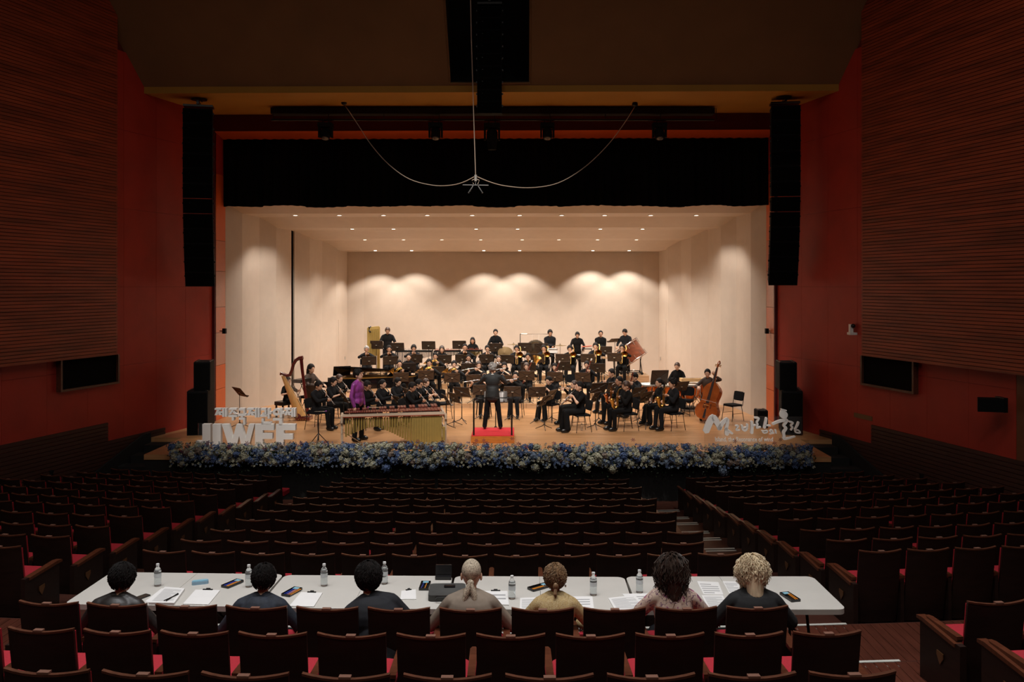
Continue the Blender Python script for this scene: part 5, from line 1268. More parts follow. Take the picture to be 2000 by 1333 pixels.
stool(T(WX(1325, 27.75, 0)), 'tall black stool of the timpanist'); stool(T(WX(923, 31.6, RZ[4])), 'stool of the xylophone player')
# ------------------------------------------------------------------ grand piano (keyboard at the left, curved side to the hall)
M_piano = mat('piano_black', (.006, .006, .007), .08, var=0, coat=.5); M_pint = mat('piano_gold_frame', (.55, .26, .05), .35, .5, var=.1)
pp = WX(640, 27.2, 0); pn = thing('grand_piano', 'black grand piano with half raised lid behind the clarinets', 'piano', pp, radians(-3))
cv = [(0, 0), (0, 1.48), (2.65, 1.30), (2.72, 1.05), (2.62, .78), (2.3, .62), (1.8, .50), (1.3, .22), (.9, .02), (.5, -.02)]
MB().prism(cv, .62, .95).build('case', M_piano, pn); MB().prism([(x * .97 + .05, y * .95 + .03) for x, y in cv], .955, .965).build('iron_frame', M_pint, pn, smooth=False)
m = MB(); lidt = T(0, 1.45, .99) @ Rx(radians(-13)) @ T(0, -1.45, 0); m.prism([(x * 1.01 + .25 if x < .1 else x * 1.01, y) for x, y in cv], 0, .025, M=lidt); m.build('lid', M_piano, pn)
m = MB(); m.prism([(.0, 0), (.0, 1.48), (.30, 1.46), (.30, 0)], .955, .99); m.build('front_lid', M_piano, pn)
m = MB(); m.box((-.16, .74, .70), (.32, 1.5, .05)); m.box((-.16, .01, .78), (.32, .05, .16)); m.box((-.16, 1.47, .78), (.32, .05, .16)); m.build('key_bed', M_piano, pn, smooth=False)
m = MB(); m.box((-.16, .74, .735), (.15, 1.22, .02)); m.build('white_keys', M_ivory, pn, smooth=False); m = MB(); [m.box((-.12, .16 + .034 * i, .75), (.09, .013, .012)) for i in range(35) if i % 7 not in (2, 6)]; m.build('black_keys', M_ebony, pn, smooth=False, kind='stuff')
m = MB(); m.box((0, 0, .15), (.02, .56, .32), M=T(.30, .55, 1.02) @ Rz(radians(-62)) @ Ry(radians(18))); m.build('music_desk', M_piano, pn, smooth=False)
MB().tube([(1.6, .52, .95), (1.6, .50, 1.19)], .01, 6).build('lid_prop', M_piano, pn)
for (x, y) in ((.2, .15), (.2, 1.3), (2.35, .95)): MB().tube([(x, y, .62), (x, y, .08)], [.06, .04], 8).build('leg', M_piano, pn)
MB().box((.35, .74, .12), (.12, .26, .05)).tube([(.35, .7, .62), (.35, .7, .1)], .02, 6).tube([(.35, .8, .62), (.35, .8, .1)], .02, 6).build('pedal_lyre', M_piano, pn)
pbn = thing('piano_bench', 'black bench of the pianist', 'bench', (MP.translation.x - .02, MP.translation.y, 0), radians(62)); MB().prism(rrect(.60, .34, .02, 2), .40, .47).build('cushion', M_cush, pbn)
for sx in (-1, 1):
    for sy in (-1, 1): MB().box((sx * .26, sy * .13, .2), (.04, .04, .4)).build('leg', M_blackm, pbn)
ks = thing('keyboard_stand', 'small electronic keyboard on a cross-legged stand beside the harp column', 'keyboard', WX(590, 26.2, 0), radians(70)); MB().box((0, 0, 1.02), (.60, .28, .10)).build('keyboard_case', M_blackm, ks, smooth=False)
m = MB(); m.tube([(-.3, -.16, .97), (.3, -.16, 0.01)], .012, 6); m.tube([(.3, -.12, .97), (-.3, -.12, .01)], .012, 6); m.tube([(-.3, .12, .97), (.3, .12, 0.01)], .012, 6); m.tube([(.3, .16, .97), (-.3, .16, .01)], .012, 6); m.build('cross_legs', M_blackm, ks)
# ------------------------------------------------------------------ percussion
M_drum = mat('drum_mahogany', (.20, .055, .025), .3, var=.3, scale=4, stretch=(1, 1, 3), coat=.4); M_head = mat('drum_head', (.70, .64, .56), .5, var=.03); M_cop = mat('timpani_copper', (.62, .20, .06), .22, 1, var=.08)
c = Wp(1232, 689, 31.3)
ax = Vector((.62, -.30, .62)).normalized()
ax = Vector((-.56, .13, .82)).normalized()
Q = Vector((0, 0, 1)).rotation_difference(ax).to_matrix().to_4x4()
bd_ = thing('bass_drum', 'big tilted brown concert bass drum on a wheeled stand', 'drum', M=T(c.x, c.y, RZ[4])); L0 = T(0, 0, c.z - RZ[4]) @ Q
MB().lathe([(.44, -.31), (.445, .31)], 36, cap=False, M=L0).build('shell', M_drum, bd_)
for z in (-.31, .31):
    MB().lathe([(.001, z * 1.0), (.44, z * 1.0)], 36, M=L0, cap=False).build('drum_head', M_head, bd_); MB().lathe([(.44, z - .035), (.475, z - .035), (.475, z + .035), (.44, z + .035), (.44, z - .035)], 36, M=L0, cap=False).build('hoop', M_drum, bd_)
    MB().lathe([(.477, z - .018), (.484, z), (.477, z + .018)], 36, M=L0, cap=False).build('hoop_inlay', M_silver, bd_)
m = MB()
for i in range(12):
    a = 2 * pi * i / 12
    for z in (-1, 1): m.tube([L0 @ Vector((.49 * cos(a), .49 * sin(a), z * .35)), L0 @ Vector((.475 * cos(a), .475 * sin(a), z * .14))], .010, 6)
m.build('tension_rods', M_silver, bd_)
m = MB(); cz = c.z - RZ[4]
for s in (-1, 1): m.tube([(s * .38, -.25, .07), (s * .34, -.1, cz * .6), (s * .40, .0, cz * 1.0)], .018, 6); m.tube([(s * .38, .3, .07), (s * .36, .1, cz * .7)], .018, 6)
m.tube([(-.38, -.25, .09), (.38, -.25, .09)], .018, 6); m.tube([(-.38, .3, .09), (.38, .3, .09)], .018, 6); m.tube([(.38, -.25, .09), (.38, .3, .09)], .018, 6); m.tube([(-.38, -.25, .09), (-.38, .3, .09)], .018, 6); m.build('stand_frame', M_blackm, bd_)
for sx in (-.38, .38):
    for yy in (-.25, .3): MB().lathe([(.05, -.012), (.05, .012)], 12, M=T(sx, yy, .05) @ Rx(pi / 2)).build('wheel', M_blackm, bd_)
stand_h('thin black music stand tilted flat beside the bass drum', WX(1201, 31.6, RZ[4]), 1.22, .5, 62)
def timp(px, d, r, lb):
    t = thing('timpani', lb, 'timpani', WX(px, d, 0), 0, 'timpani at the right of the band'); MB().lathe([(.04, .22), (r * .35, .26), (r * .7, .38), (r * .93, .56), (r, .80)], 28, cap=False).build('bowl', M_cop, t)
    MB().lathe([(.001, .835), (r * .99, .835)], 28, cap=False).build('drum_head', M_head, t); MB().lathe([(r, .79), (r + .02, .79), (r + .02, .835), (r, .845)], 28, cap=False).build('rim', M_alu, t)
    m = MB(); [m.tube([(r * 1.04 * cos(a), r * 1.04 * sin(a), .83), (r * .98 * cos(a), r * .98 * sin(a), .55), (.12 * cos(a), .12 * sin(a), .12)], .013, 6) for a in [i * pi / 3 for i in range(6)]]; m.build('struts', M_alu, t)
    MB().lathe([(.001, .05), (.26, .05), (.24, .12), (.001, .14)], 16).build('base', M_blackm, t)
timp(1270, 26.9, .36, 'copper timpani left of the seated timpanist'); timp(1303, 26.7, .33, 'copper timpani directly before the timpanist'); timp(1345, 26.9, .37, 'copper timpani right of the timpanist'); timp(1375, 27.4, .40, 'copper timpani nearest the double bass')
gl = thing('glockenspiel', 'pale wooden glockenspiel case lying on the right timpani', 'glockenspiel', WX(1352, 27.0, .90), .05); MB().box((0, 0, .05), (.75, .32, .10)).build('case', mat('pale_maple', (.72, .46, .22), .4, var=.1), gl, smooth=False); m = MB(); [m.box((-.3 + .03 * i, 0, .11), (.022, .2 - .003 * i, .01)) for i in range(20)]; m.build('bars', M_silver, gl, smooth=False, kind='stuff')
def keyed(name, lb, pxa, pxb, d, zf, h, mt_bar, mt_res, reslen, cat):
    A = WX(pxa, d, zf); L_ = (WX(pxb, d, zf) - A).length; r = thing(name, lb, cat, A, TH)
    MB().box((L_ / 2, .0, h - .03), (L_, .03, .05)).box((L_ / 2, .45, h - .03), (L_, .03, .05)).build('rails', M_blackm, r, smooth=False)
    n = int(L_ / .052)
    for k in range(n): MB().box((.03 + (L_ - .06) * k / (n - 1), .13 , h + .01), (.036, .26 - .1 * k / n, .014)).build('bar', mt_bar, r, smooth=False)
    for k in range(n - 1):
        if k % 7 not in (2, 6): MB().box((.055 + (L_ - .06) * k / (n - 1), .36, h + .04), (.034, .22 - .08 * k / n, .014)).build('bar', mt_bar, r, smooth=False)
    for k in range(n):
        ll = reslen * (1 - .65 * k / n); MB().tube([(.03 + (L_ - .06) * k / (n - 1), .12, h - .03), (.03 + (L_ - .06) * k / (n - 1), .12, h - .03 - ll)], .017, 8).build('resonator', mt_res, r)
    for x in (0, L_):
        for y in (.0, .45): MB().tube([(x, y, h), (x, y, .0)], .018, 6).build('leg', M_blackm, r)
    MB().tube([(0, .22, .3), (L_, .22, .3)], .015, 6).build('crossbar', M_blackm, r)
keyed('vibraphone', 'silver vibraphone with long resonators at the left of the top riser', 773, 843, 31.05, RZ[4], .88, M_silver, M_silver, .50, 'vibraphone')
keyed('xylophone', 'xylophone with short gold resonators before the long haired percussionist', 905, 941, 31.05, RZ[4], .90, M_rose, M_res, .3, 'xylophone')
keyed('metal_bar_set', 'dark mallet instrument between vibraphone and xylophone', 848, 898, 31.1, RZ[4], .88, M_rose, M_blackm, .3, 'marimba')
tb = thing('tubular_bells', 'tall gold tubular bells frame at the left of the top riser', 'tubular bells', WX(732, 31.3, RZ[4]), radians(73))
hb = EZ - RZ[4] - (640 - 557) * 31.3 / F
for i in range(9): MB().tube([(-.32 + .08 * i, 0, hb - .08), (-.32 + .08 * i, 0, hb - .1 - 1.25 + .05 * i)], .019, 8).build('tube', M_res, tb)
for i in range(8): MB().tube([(-.28 + .08 * i, .09, hb - .02), (-.28 + .08 * i, .09, hb - 1.2 + .05 * i)], .019, 8).build('tube', M_res, tb)
MB().box((0, .045, hb - .02), (.78, .06, .10)).build('top_rail', M_res, tb, smooth=False); MB().tube([(-.38, -.02, hb - .15), (-.48, -.02, hb - .1), (-.48, -.02, hb + .02), (-.38, -.02, hb + .05)], .03, 8).build('damper_bracket', M_blackm, tb)
for s in (-1, 1): MB().box((s * .39, .045, hb / 2), (.05, .10, hb)).build('post', M_blackm if False else M_res, tb, smooth=False)
MB().box((0, .045, .08), (.8, .40, .06)).build('base', M_blackm, tb, smooth=False)
gg = thing('gong', 'large dark gong hanging from a black frame with a silver bar', 'gong', WX(1045, 31.9, RZ[4]), TH)
gz = EZ - RZ[4] - (653 - 557) * 31.9 / F; gx = (1045 - 1016) * 31.9 / F
MB().tube([(-gx, 0, .02), (-gx, 0, gz), (.62, 0, gz), (.62, 0, .02)], .018, 8).build('frame', M_blackm, gg); MB().tube([(-gx + .05, 0, gz), (-gx + .25, 0, gz)], .024, 8).build('silver_sleeve', M_alu, gg)
MB().tube([(-gx - .0, -.3, .02), (-gx, .25, .02)], .018, 6).tube([(.62, -.3, .02), (.62, .25, .02)], .018, 6).build('foot', M_blackm, gg)
M_gong = mat('gong_bronze', (.10, .075, .05), .35, .9, var=.4, scale=3); gr_ = .37; MB().lathe([(.001, .02), (.06, .035), (.10, .02), (gr_ * .72, .01), (gr_ * .95, -.01), (gr_, -.06)], 32, cap=False, M=T(.02, 0, gz - .40 - .18) @ Rx(pi / 2)).build('disc', M_gong, gg)
MB().lathe([(gr_ * .70, .012), (gr_ * .74, .012)], 32, cap=False, M=T(.02, -.01, gz - .58) @ Rx(pi / 2)).build('ring_line', M_gold, gg); MB().tube([(-.1, 0, gz), (-.1, 0, gz - .25)], .004, 4).tube([(.14, 0, gz), (.14, 0, gz - .25)], .004, 4).build('cord', M_ivory, gg)
M_cym = mat('cymbal_bronze', (.13, .08, .028), .6, .5, var=.1)
def cymb(px, py, d, lb, r=.24):
    p = WX(px, d, RZ[4]); h = EZ - RZ[4] - (py - 557) * d / F; c_ = thing('cymbal', lb, 'cymbal', p, 0, 'suspended cymbals on the top riser')
    MB().lathe([(.001, h + .03), (.04, h + .02), (.05, h + .008), (r, h - .012)], 24, cap=False).build('plate', M_cym, c_); MB().tube([(0, 0, h + .06), (0, 0, .1)], .009, 6).build('pole', M_blackm, c_)
    MB().ell((0, 0, h + .05), (.014, .014, .02), 6, 4).build('felt', M_blackm, c_)
    for i in range(3): a = i * 2.1; MB().tube([(0, 0, .35), (.25 * cos(a), .25 * sin(a), .01)], .008, 5).build('leg', M_blackm, c_)
cymb(1003, 673, 31.5, 'suspended cymbal left of the gong frame'); cymb(1094, 675, 31.3, 'suspended cymbal right of the crossed-arm percussionist')
def snare(px, py, d, lb, r=.18, h_=.14, shell=None):
    p = WX(px, d, RZ[4]); h = EZ - RZ[4] - (py - 557) * d / F; s_ = thing('snare_drum', lb, 'drum', p, 0, 'small drums on the top riser')
    MB().lathe([(r, h - h_), (r, h)], 24, cap=False).build('shell', shell or M_ivory, s_); MB().lathe([(.001, h), (r, h)], 24, cap=False).build('drum_head', M_head, s_)
    for z in (h, h - h_): MB().lathe([(r, z - .012), (r + .012, z - .012), (r + .012, z + .012), (r, z + .012)], 24, cap=False).build('hoop', M_silver, s_)
    m = MB(); [m.tube([(0, 0, h - h_ - .02), (.3 * cos(a), .3 * sin(a), .01)], .01, 5) for a in (0, 2.1, 4.2)]; m.tube([(0, 0, h - h_ - .02), (r * .9, 0, h - h_)], .01, 5); m.build('stand', M_blackm, s_)
snare(1080, 682, 31.0, 'pale snare drum beside the second trombonist'); snare(1128, 694, 31.0, 'black-shelled drum with silver rods before the parted haired percussionist', .16, .13, M_blackm)
wd = thing('slapstick', 'reddish wooden clapper slanting on a small table', 'clapper', WX(1146, 31.2, RZ[4]), -.05)
hh = EZ - RZ[4] - (677 - 557) * 31.2 / F; MB().tube([(-.19, 0, hh - .02), (.19, 0, hh + .02)], .022, 8).build('clapper', mat('red_wood', (.45, .08, .03), .4, var=.1), wd); MB().box((0, 0, hh - .09), (.38, .3, .02)).build('table_top', M_blackm, wd, smooth=False)
for sx in (-1, 1):
    for sy in (-1, 1): MB().tube([(sx * .17, sy * .13, hh - .09), (sx * .17, sy * .13, 0)], .01, 5).build('leg', M_blackm, wd)
tb2 = thing('side_table', 'small pale-topped side table right of the glasses percussionist', 'table', WX(1188, 31.1, RZ[4]), 0); MB().box((0, 0, .62), (.45, .35, .05)).build('table_top', M_riser, tb2, smooth=False)
for sx in (-1, 1):
    for sy in (-1, 1): MB().tube([(sx * .19, sy * .14, .6), (sx * .24, sy * .16, 0)], .012, 5).build('leg', M_blackm, tb2)
cpl = thing('crash_cymbals', 'pair of dark gold hand cymbals standing on a rack', 'cymbal', WX(985, 30.95, RZ[4]), 0); MB().lathe([(.001, .05), (.05, .04), (.24, 0)], 24, cap=False, M=T(0, 0, .80) @ Rx(radians(70))).build('plate', M_cym, cpl); MB().lathe([(.001, .05), (.05, .04), (.24, 0)], 24, cap=False, M=T(.08, .06, .78) @ Rx(radians(75))).build('plate', M_cym, cpl)
MB().tube([(0, 0, .6), (0, 0, .02)], .012, 6).box((0, 0, .56), (.4, .25, .02)).build('rack', M_blackm, cpl)
for i in range(2): pass
wb = thing('water_bottle', 'clear water bottle on the stage floor behind the nearest short sleeved player', 'bottle', WX(1136, 23.15, 0)); MB().lathe(bp, 14).build('body', M_pet, wb); MB().lathe([(.0155, .193), (.0155, .212), (.001, .213)], 12, cap=False).build('cap', M_cap, wb)
fbx = thing('score_book', 'open white conductor score on the stand', 'book', WX(981, 22.75, .185 + 0), 0) if False else None
# ------------------------------------------------------------------ signs at the stage front
M_letter = mat('white_foam_letter', (.90, .89, .87), .6, var=.02); M_acr = mat('clear_acrylic', (.95, .95, .95), .05, var=0, trans=.98, ior=1.06)
DL = 20.3
def pxv(px, py, d=DL): return Wp(px, py, d)
sg = thing('letter_sign', 'white block sign with Korean words above letters JIWEF, left stage front', 'sign', WX(487, DL, 0), 0); SGI = Matrix.Translation(-WX(487, DL, 0))
def blk(polys, name='letter', th=.13, d=DL, parent=sg, inv=SGI, m=M_letter, label=None):
    mb = MB()
    for poly in polys:
        A = [inv @ pxv(x, y, d) for x, y in poly]; off = Vector((0, th, 0))
        n = len(A); mb.add(A + [p + off for p in A], [tuple(range(n)), tuple(reversed(range(n, 2 * n)))] + [(i, n + i, n + (i + 1) % n, (i + 1) % n) for i in range(n)])
    return mb.build(name, m, parent, smooth=False, label=label)
yb = 880
R_ = lambda x0, y0, x1, y1: [(x0, y0), (x1, y0), (x1, y1), (x0, y1)]
blk([R_(395, 829, 411, 868), [(382, 862), (392, 862), (395, 868), (411, 868), (408, 876), (400, 880), (388, 878)]])
blk([R_(415, 829, 431, yb)])
blk([[(433, 829), (447, 829), (454, 858), (462, 829), (472, 829), (479, 858), (486, 829), (497, 829), (484, yb), (473, yb), (467, 852), (460, yb), (449, yb)]])
blk([[(498, 829), (535, 829), (535, 841), (513, 841), (513, 847), (532, 847), (532, 858), (513, 858), (513, 868), (535, 868), (535, yb), (498, yb)]])
blk([[(539, 829), (577, 829), (577, 841), (554, 841), (554, 848), (572, 848), (572, 859), (554, 859), (554, yb), (539, yb)]])
# Korean syllables, blocky strokes: unit glyph strokes in a 0..1 box, y down
def KS(x0, y0, x1, y1, rects):
    out = []
    for r in rects:
        if len(r) == 4: a, b, c, d = r; out.append([(x0 + (x1 - x0) * a, y0 + (y1 - y0) * b), (x0 + (x1 - x0) * c, y0 + (y1 - y0) * b), (x0 + (x1 - x0) * c, y0 + (y1 - y0) * d), (x0 + (x1 - x0) * a, y0 + (y1 - y0) * d)])
        else: out.append([(x0 + (x1 - x0) * r[i], y0 + (y1 - y0) * r[i + 1]) for i in range(0, len(r), 2)])
    return out
JE = [(0, 0, .52, .2), (.18, .2, .36, .2, .22, .85, 0, .85), (.26, .45, .40, .35, .56, .85, .34, .85), (.46, .42, .62, .58), (.60, .0, .74, 1.05), (.80, 0, .95, 1.05)]
CH_ = [(.06, 0, .94, .14), (.38, .14, .60, .14, .28, .48, .02, .48), (.46, .28, .64, .22, .98, .48, .70, .48), (0, .56, 1, .72), (.38, .72, .62, 1.0)]
GUK = [(.1, 0, .88, .14), (.68, .14, .88, .36), (0, .36, 1, .50), (.4, .50, .60, .60), (.1, .60, .88, .73), (.66, .73, .88, 1.05)]
GWAN = [(.05, 0, .52, .14), (.38, .14, .54, .40), (.0, .42, .60, .54), (.18, .28, .34, .42), (.66, 0, .84, .66), (.84, .22, 1, .38), (.12, .64, .30, 1.0), (.12, .87, .95, 1.02)]
AK = [(.66, 0, .86, .60), (.86, .20, 1.04, .36), (.12, .64, .86, .78), (.62, .78, .86, 1.08)]
for (x0, x1, y1, gl_) in ((419, 444, 814, JE), (446, 463, 822, CH_), (465, 480, 829, GUK), (482, 508, 815, JE), (508, 530, 829, GWAN), (530, 554, 829, AK), (555, 578, 814, JE)):
    polys = KS(x0, 798, x1, y1, gl_)
    if gl_ is AK:
        o_ = blk(polys)
        mb = MB(); c0 = (540, 805.5); n = 16
        ov = []
        for k in range(n): 
            a0, a1 = 2 * pi * k / n, 2 * pi * (k + 1) / n
            ov.append([(c0[0] + 7.5 * cos(a0), c0[1] + 7.2 * sin(a0)), (c0[0] + 7.5 * cos(a1), c0[1] + 7.2 * sin(a1)), (c0[0] + 3.2 * cos(a1), c0[1] + 3 * sin(a1)), (c0[0] + 3.2 * cos(a0), c0[1] + 3 * sin(a0))])
        blk(ov)
    else: blk(polys)
def plate(x0, y0, x1, y1, d, parent, inv, th=.008):
    blk([R_(x0, y0, x1, y1)], 'acrylic_plate', th, d, parent, inv, M_acr)
plate(387, 827, 578, 882, DL + .16, sg, SGI); plate(419, 814, 578, 827, DL + .16, sg, SGI)
sg2 = thing('calligraphy_sign', 'white brush calligraphy sign with English subtitle, right stage front', 'sign', WX(1470, DL, 0), 0); SG2 = Matrix.Translation(-WX(1470, DL, 0))
def stroke(pts, th=.07):
    """brush stroke in zoom pixels: (x, y, width)"""
    P2 = []
    for i in range(len(pts) - 1):
        a, b = pts[i], pts[i + 1]
        for k in range(4):
            t = k / 4; P2.append([a[j] + (b[j] - a[j]) * t for j in range(3)])
    P2.append(list(pts[-1]))
    for _ in range(2):
        Q2 = [P2[0]] + [[(P2[i - 1][j] + 2 * P2[i][j] + P2[i + 1][j]) / 4 for j in range(3)] for i in range(1, len(P2) - 1)] + [P2[-1]]; P2 = Q2
    mb = MB(); Lp, Rp = [], []
    for i, (x, y, w_) in enumerate(P2):
        x2, y2 = P2[min(i + 1, len(P2) - 1)][:2]; x1, y1 = P2[max(i - 1, 0)][:2]; dx, dy = x2 - x1, y2 - y1; l = sqrt(dx * dx + dy * dy) or 1; nx, ny = -dy / l, dx / l
        Lp.append((x + nx * w_ / 2, y + ny * w_ / 2)); Rp.append((x - nx * w_ / 2, y - ny * w_ / 2))
    def cap(i, s):
        x, y, w_ = P2[i]; x2, y2 = P2[i + s][:2]; dx, dy = x - x2, y - y2; l = sqrt(dx * dx + dy * dy) or 1
        return (x + dx / l * w_ * .3, y + dy / l * w_ * .3)
    c0, c1 = cap(0, 1), cap(-1, -1)
    conv = lambda q_, o: SG2 @ (pxv(1300 + q_[0] / 5, 760 + q_[1] / 5) + Vector((0, o, 0)))
    n = len(P2); vs = []
    for o in (0, th): vs += [conv(p, o) for p in Lp] + [conv(p, o) for p in Rp] + [conv(c0, o), conv(c1, o)]
    K = 2 * n + 2; fs = []
    for o, rev in ((0, 0), (K, 1)):
        for i in range(n - 1):
            f = (o + i, o + i + 1, o + n + i + 1, o + n + i); fs.append(tuple(reversed(f)) if rev else f)
        fs.append((o, o + n, o + 2 * n)); fs.append((o + n - 1, o + 2 * n + 1, o + 2 * n - 1))
    for i in range(n - 1): fs.append((i, K + i, K + i + 1, i + 1)); fs.append((n + i, n + i + 1, K + n + i + 1, K + n + i))
    for a, b in ((0, 2 * n), (n, 2 * n), (n - 1, 2 * n + 1), (2 * n - 1, 2 * n + 1)): fs.append((a, b, K + b, K + a))
    mb.add(vs, fs); return mb
GL = {'seom': [[(395, 420, 62), (430, 330, 66), (465, 270, 60), (500, 320, 56), (535, 395, 44)], [(520, 395, 40), (560, 330, 40), (608, 288, 30), (608, 330, 28), (592, 400, 34)], [(596, 385, 26), (588, 445, 26), (610, 450, 20), (612, 400, 18), (632, 425, 26), (655, 438, 20)]],
      'geu': [[(685, 362, 14), (716, 358, 16), (692, 395, 13), (690, 408, 13), (725, 403, 12)]],
      'ba': [[(748, 355, 18), (750, 395, 20), (775, 412, 20), (795, 395, 20), (800, 345, 18)], [(752, 385, 12), (795, 375, 12)], [(842, 318, 26), (847, 380, 28), (842, 435, 30)], [(845, 368, 12), (882, 352, 14)]],
      'ram': [[(870, 282, 18), (918, 285, 20), (888, 328, 18), (903, 345, 18), (884, 388, 16), (930, 372, 14)], [(986, 285, 20), (976, 340, 24), (966, 385, 24)], [(975, 358, 12), (1024, 360, 18)], [(946, 410, 14), (955, 434, 12), (992, 430, 12), (998, 405, 12), (950, 414, 10)]],
      'ui': [[(1018, 415, 11), (1032, 398, 12), (1050, 410, 12), (1040, 428, 12), (1020, 420, 10)], [(1018, 442, 10), (1062, 432, 12)], [(1074, 400, 13), (1080, 436, 13)]],
      'ul': [[(1140, 210, 30), (1148, 240, 72), (1158, 262, 80), (1160, 284, 50)], [(1130, 200, 10), (1182, 214, 12)], [(1046, 345, 22), (1110, 318, 28), (1190, 300, 30), (1176, 332, 26), (1150, 360, 24), (1184, 384, 26), (1152, 425, 26), (1160, 470, 28), (1152, 492, 24), (1205, 485, 18), (1266, 466, 14)]],
      'rim': [[(1210, 322, 16), (1250, 330, 18), (1222, 362, 16), (1245, 375, 16), (1226, 405, 13)], [(1300, 325, 18), (1292, 352, 20), (1270, 392, 13)], [(1266, 392, 13), (1270, 430, 14), (1322, 433, 14), (1300, 402, 12), (1270, 405, 10)]]}
for g_ in GL.values():
    gm = MB()
    for st_ in g_: q = stroke(st_); gm.add(q.v, q.f)
    gm.build('letter', M_letter, sg2, smooth=False)
def text_mesh(txt, size, ext, name, m, parent, loc, rotx=pi / 2, off=0.0, align='LEFT', sx=1.0):
    cu = bpy.data.curves.new('t', 'FONT'); cu.body = txt; cu.size = size; cu.extrude = ext; cu.offset = off; cu.align_x = align; cu.resolution_u = 3
    o = bpy.data.objects.new('t', cu); COL.objects.link(o); TEXTS.append((o, name, m, parent, T(loc) @ Rx(rotx) @ Matrix.Diagonal((sx, 1, 1, 1)))); return o
TEXTS = []
def flush_text():
    dg = bpy.context.evaluated_depsgraph_get()
    res = [(bpy.data.meshes.new_from_object(o.evaluated_get(dg)), o, n, m, p, M) for (o, n, m, p, M) in TEXTS]
    for me, o, n, m, p, M in res:
        bpy.data.objects.remove(o); me.materials.clear(); me.materials.append(m); link(n, me, p, M)
q = SG2 @ pxv(1396, 862.5)
text_mesh('Island, the Resonance of wind', .148, .012, 'subtitle_lettering', M_letter, sg2, q, off=.0012, sx=.775)
plate(1376, 814, 1566, 882, DL + .08, sg2, SG2)
# ------------------------------------------------------------------ flowers along the stage edge
M_fl = [mat('cream_hydrangea', (.36, .36, .27), .8, var=.25, scale=30), mat('blue_hydrangea', (.06, .10, .22), .8, var=.35, scale=30), mat('pale_blue_hydrangea', (.14, .19, .27), .8, var=.3, scale=30), mat('dusty_pink_hydrangea', (.22, .17, .14), .8, var=.25, scale=30)]
M_leaf = mat('dark_green_leaf', (.012, .030, .010), .6, var=.4); M_mar = mat('maroon_flower', (.13, .012, .03), .7, var=.3)
fb = thing('flower_border', 'long border of white and blue hydrangeas hanging along the stage front', 'flowers', (CX + .2, YF - .14, 0))
r3 = random.Random(11); bms = []
for k in range(4):
    m = MB()
    for i in range(46):
        a = r3.uniform(0, 2 * pi); e = math.asin(r3.uniform(-.9, 1)); n = Vector((cos(a) * cos(e), sin(a) * cos(e), sin(e))); c = n * (.075 + r3.uniform(-.012, .012)); u = n.orthogonal().normalized(); v = n.cross(u)
        rr = r3.uniform(.015, .022); ph = r3.uniform(0, 1.5)
        for q_ in range(4):
            a1 = ph + q_ * pi / 2; d1 = u * cos(a1) + v * sin(a1); d2 = u * cos(a1 + pi / 2) + v * sin(a1 + pi / 2); m.add([c, c + d1 * rr * .7 + n * .004, c + (d1 + d2) * rr * .75 + n * .006, c + d2 * rr * .7 + n * .004], [(0, 1, 2, 3)])
    m.ell((0, 0, 0), .062, 8, 6); bms.append(m.mesh('blossom', M_fl[k], smooth=False))
star = MB()
for i in range(6):
    a = 2 * pi * i / 6; star.add([(0, 0, 0), (cos(a - .3) * .03, sin(a - .3) * .03, .012), (cos(a) * .065, sin(a) * .065, .0), (cos(a + .3) * .03, sin(a + .3) * .03, .012)], [(0, 1, 2, 3)])
star = star.mesh('maroon_bloom', M_mar, smooth=False)
XL, XR = -7.42, 7.25; cnt = 0; lv_ = MB()
nB = 298
for i in range(nB):
    t = (i + r3.uniform(-.3, .3)) / nB; row = i % 3; x = XL + (XR - XL) * t; z = (.20, .085, -.05)[row] + r3.uniform(-.05, .05); y = (-.02, -.10, -.09)[row] + r3.uniform(-.04, .03)
    if r3.random() < .10: z -= r3.uniform(.08, .22)
    ty = (int(x * 1.9 + 40) + (1 if r3.random() < .3 else 0)) % 2; k = (0 if r3.random() < .8 else 3) if ty == 0 else (1 if r3.random() < .65 else 2)
    if r3.random() < .2: k = 0
    o = link('blossom', bms[k], fb, T(x, y, z) @ Matrix.Rotation(r3.uniform(0, 6), 4, Vector((r3.uniform(-1, 1), r3.uniform(-1, 1), 1))) @ Sc(r3.uniform(1.0, 1.45)))
for i in range(36):
    x = r3.uniform(XL, XR); link('maroon_bloom', star, fb, T(x, -.02 - r3.uniform(.0, .16), r3.uniform(.12, .46)) @ Matrix.Rotation(r3.uniform(.6, 1.6), 4, 'X') @ Rz(r3.uniform(0, 3)) @ Sc(r3.uniform(.8, 1.2)))
for i in range(2600):
    x = r3.uniform(XL - .1, XR + .1); z = r3.uniform(-.42, .30); y = r3.uniform(-.12, .06) if z > -.1 else r3.uniform(-.08, .0)
    if z < -.2 and r3.random() < .5: continue
    c = Vector((x, y, z)); d = Vector((r3.uniform(-1, 1), r3.uniform(-1, .4), r3.uniform(-1, .6))).normalized(); s_ = d.orthogonal().normalized(); L_ = r3.uniform(.03, .075)
    lv_.add([c, c + d * L_ * .5 + s_ * L_ * .25, c + d * L_, c + d * L_ * .5 - s_ * L_ * .25], [(0, 1, 2, 3)])
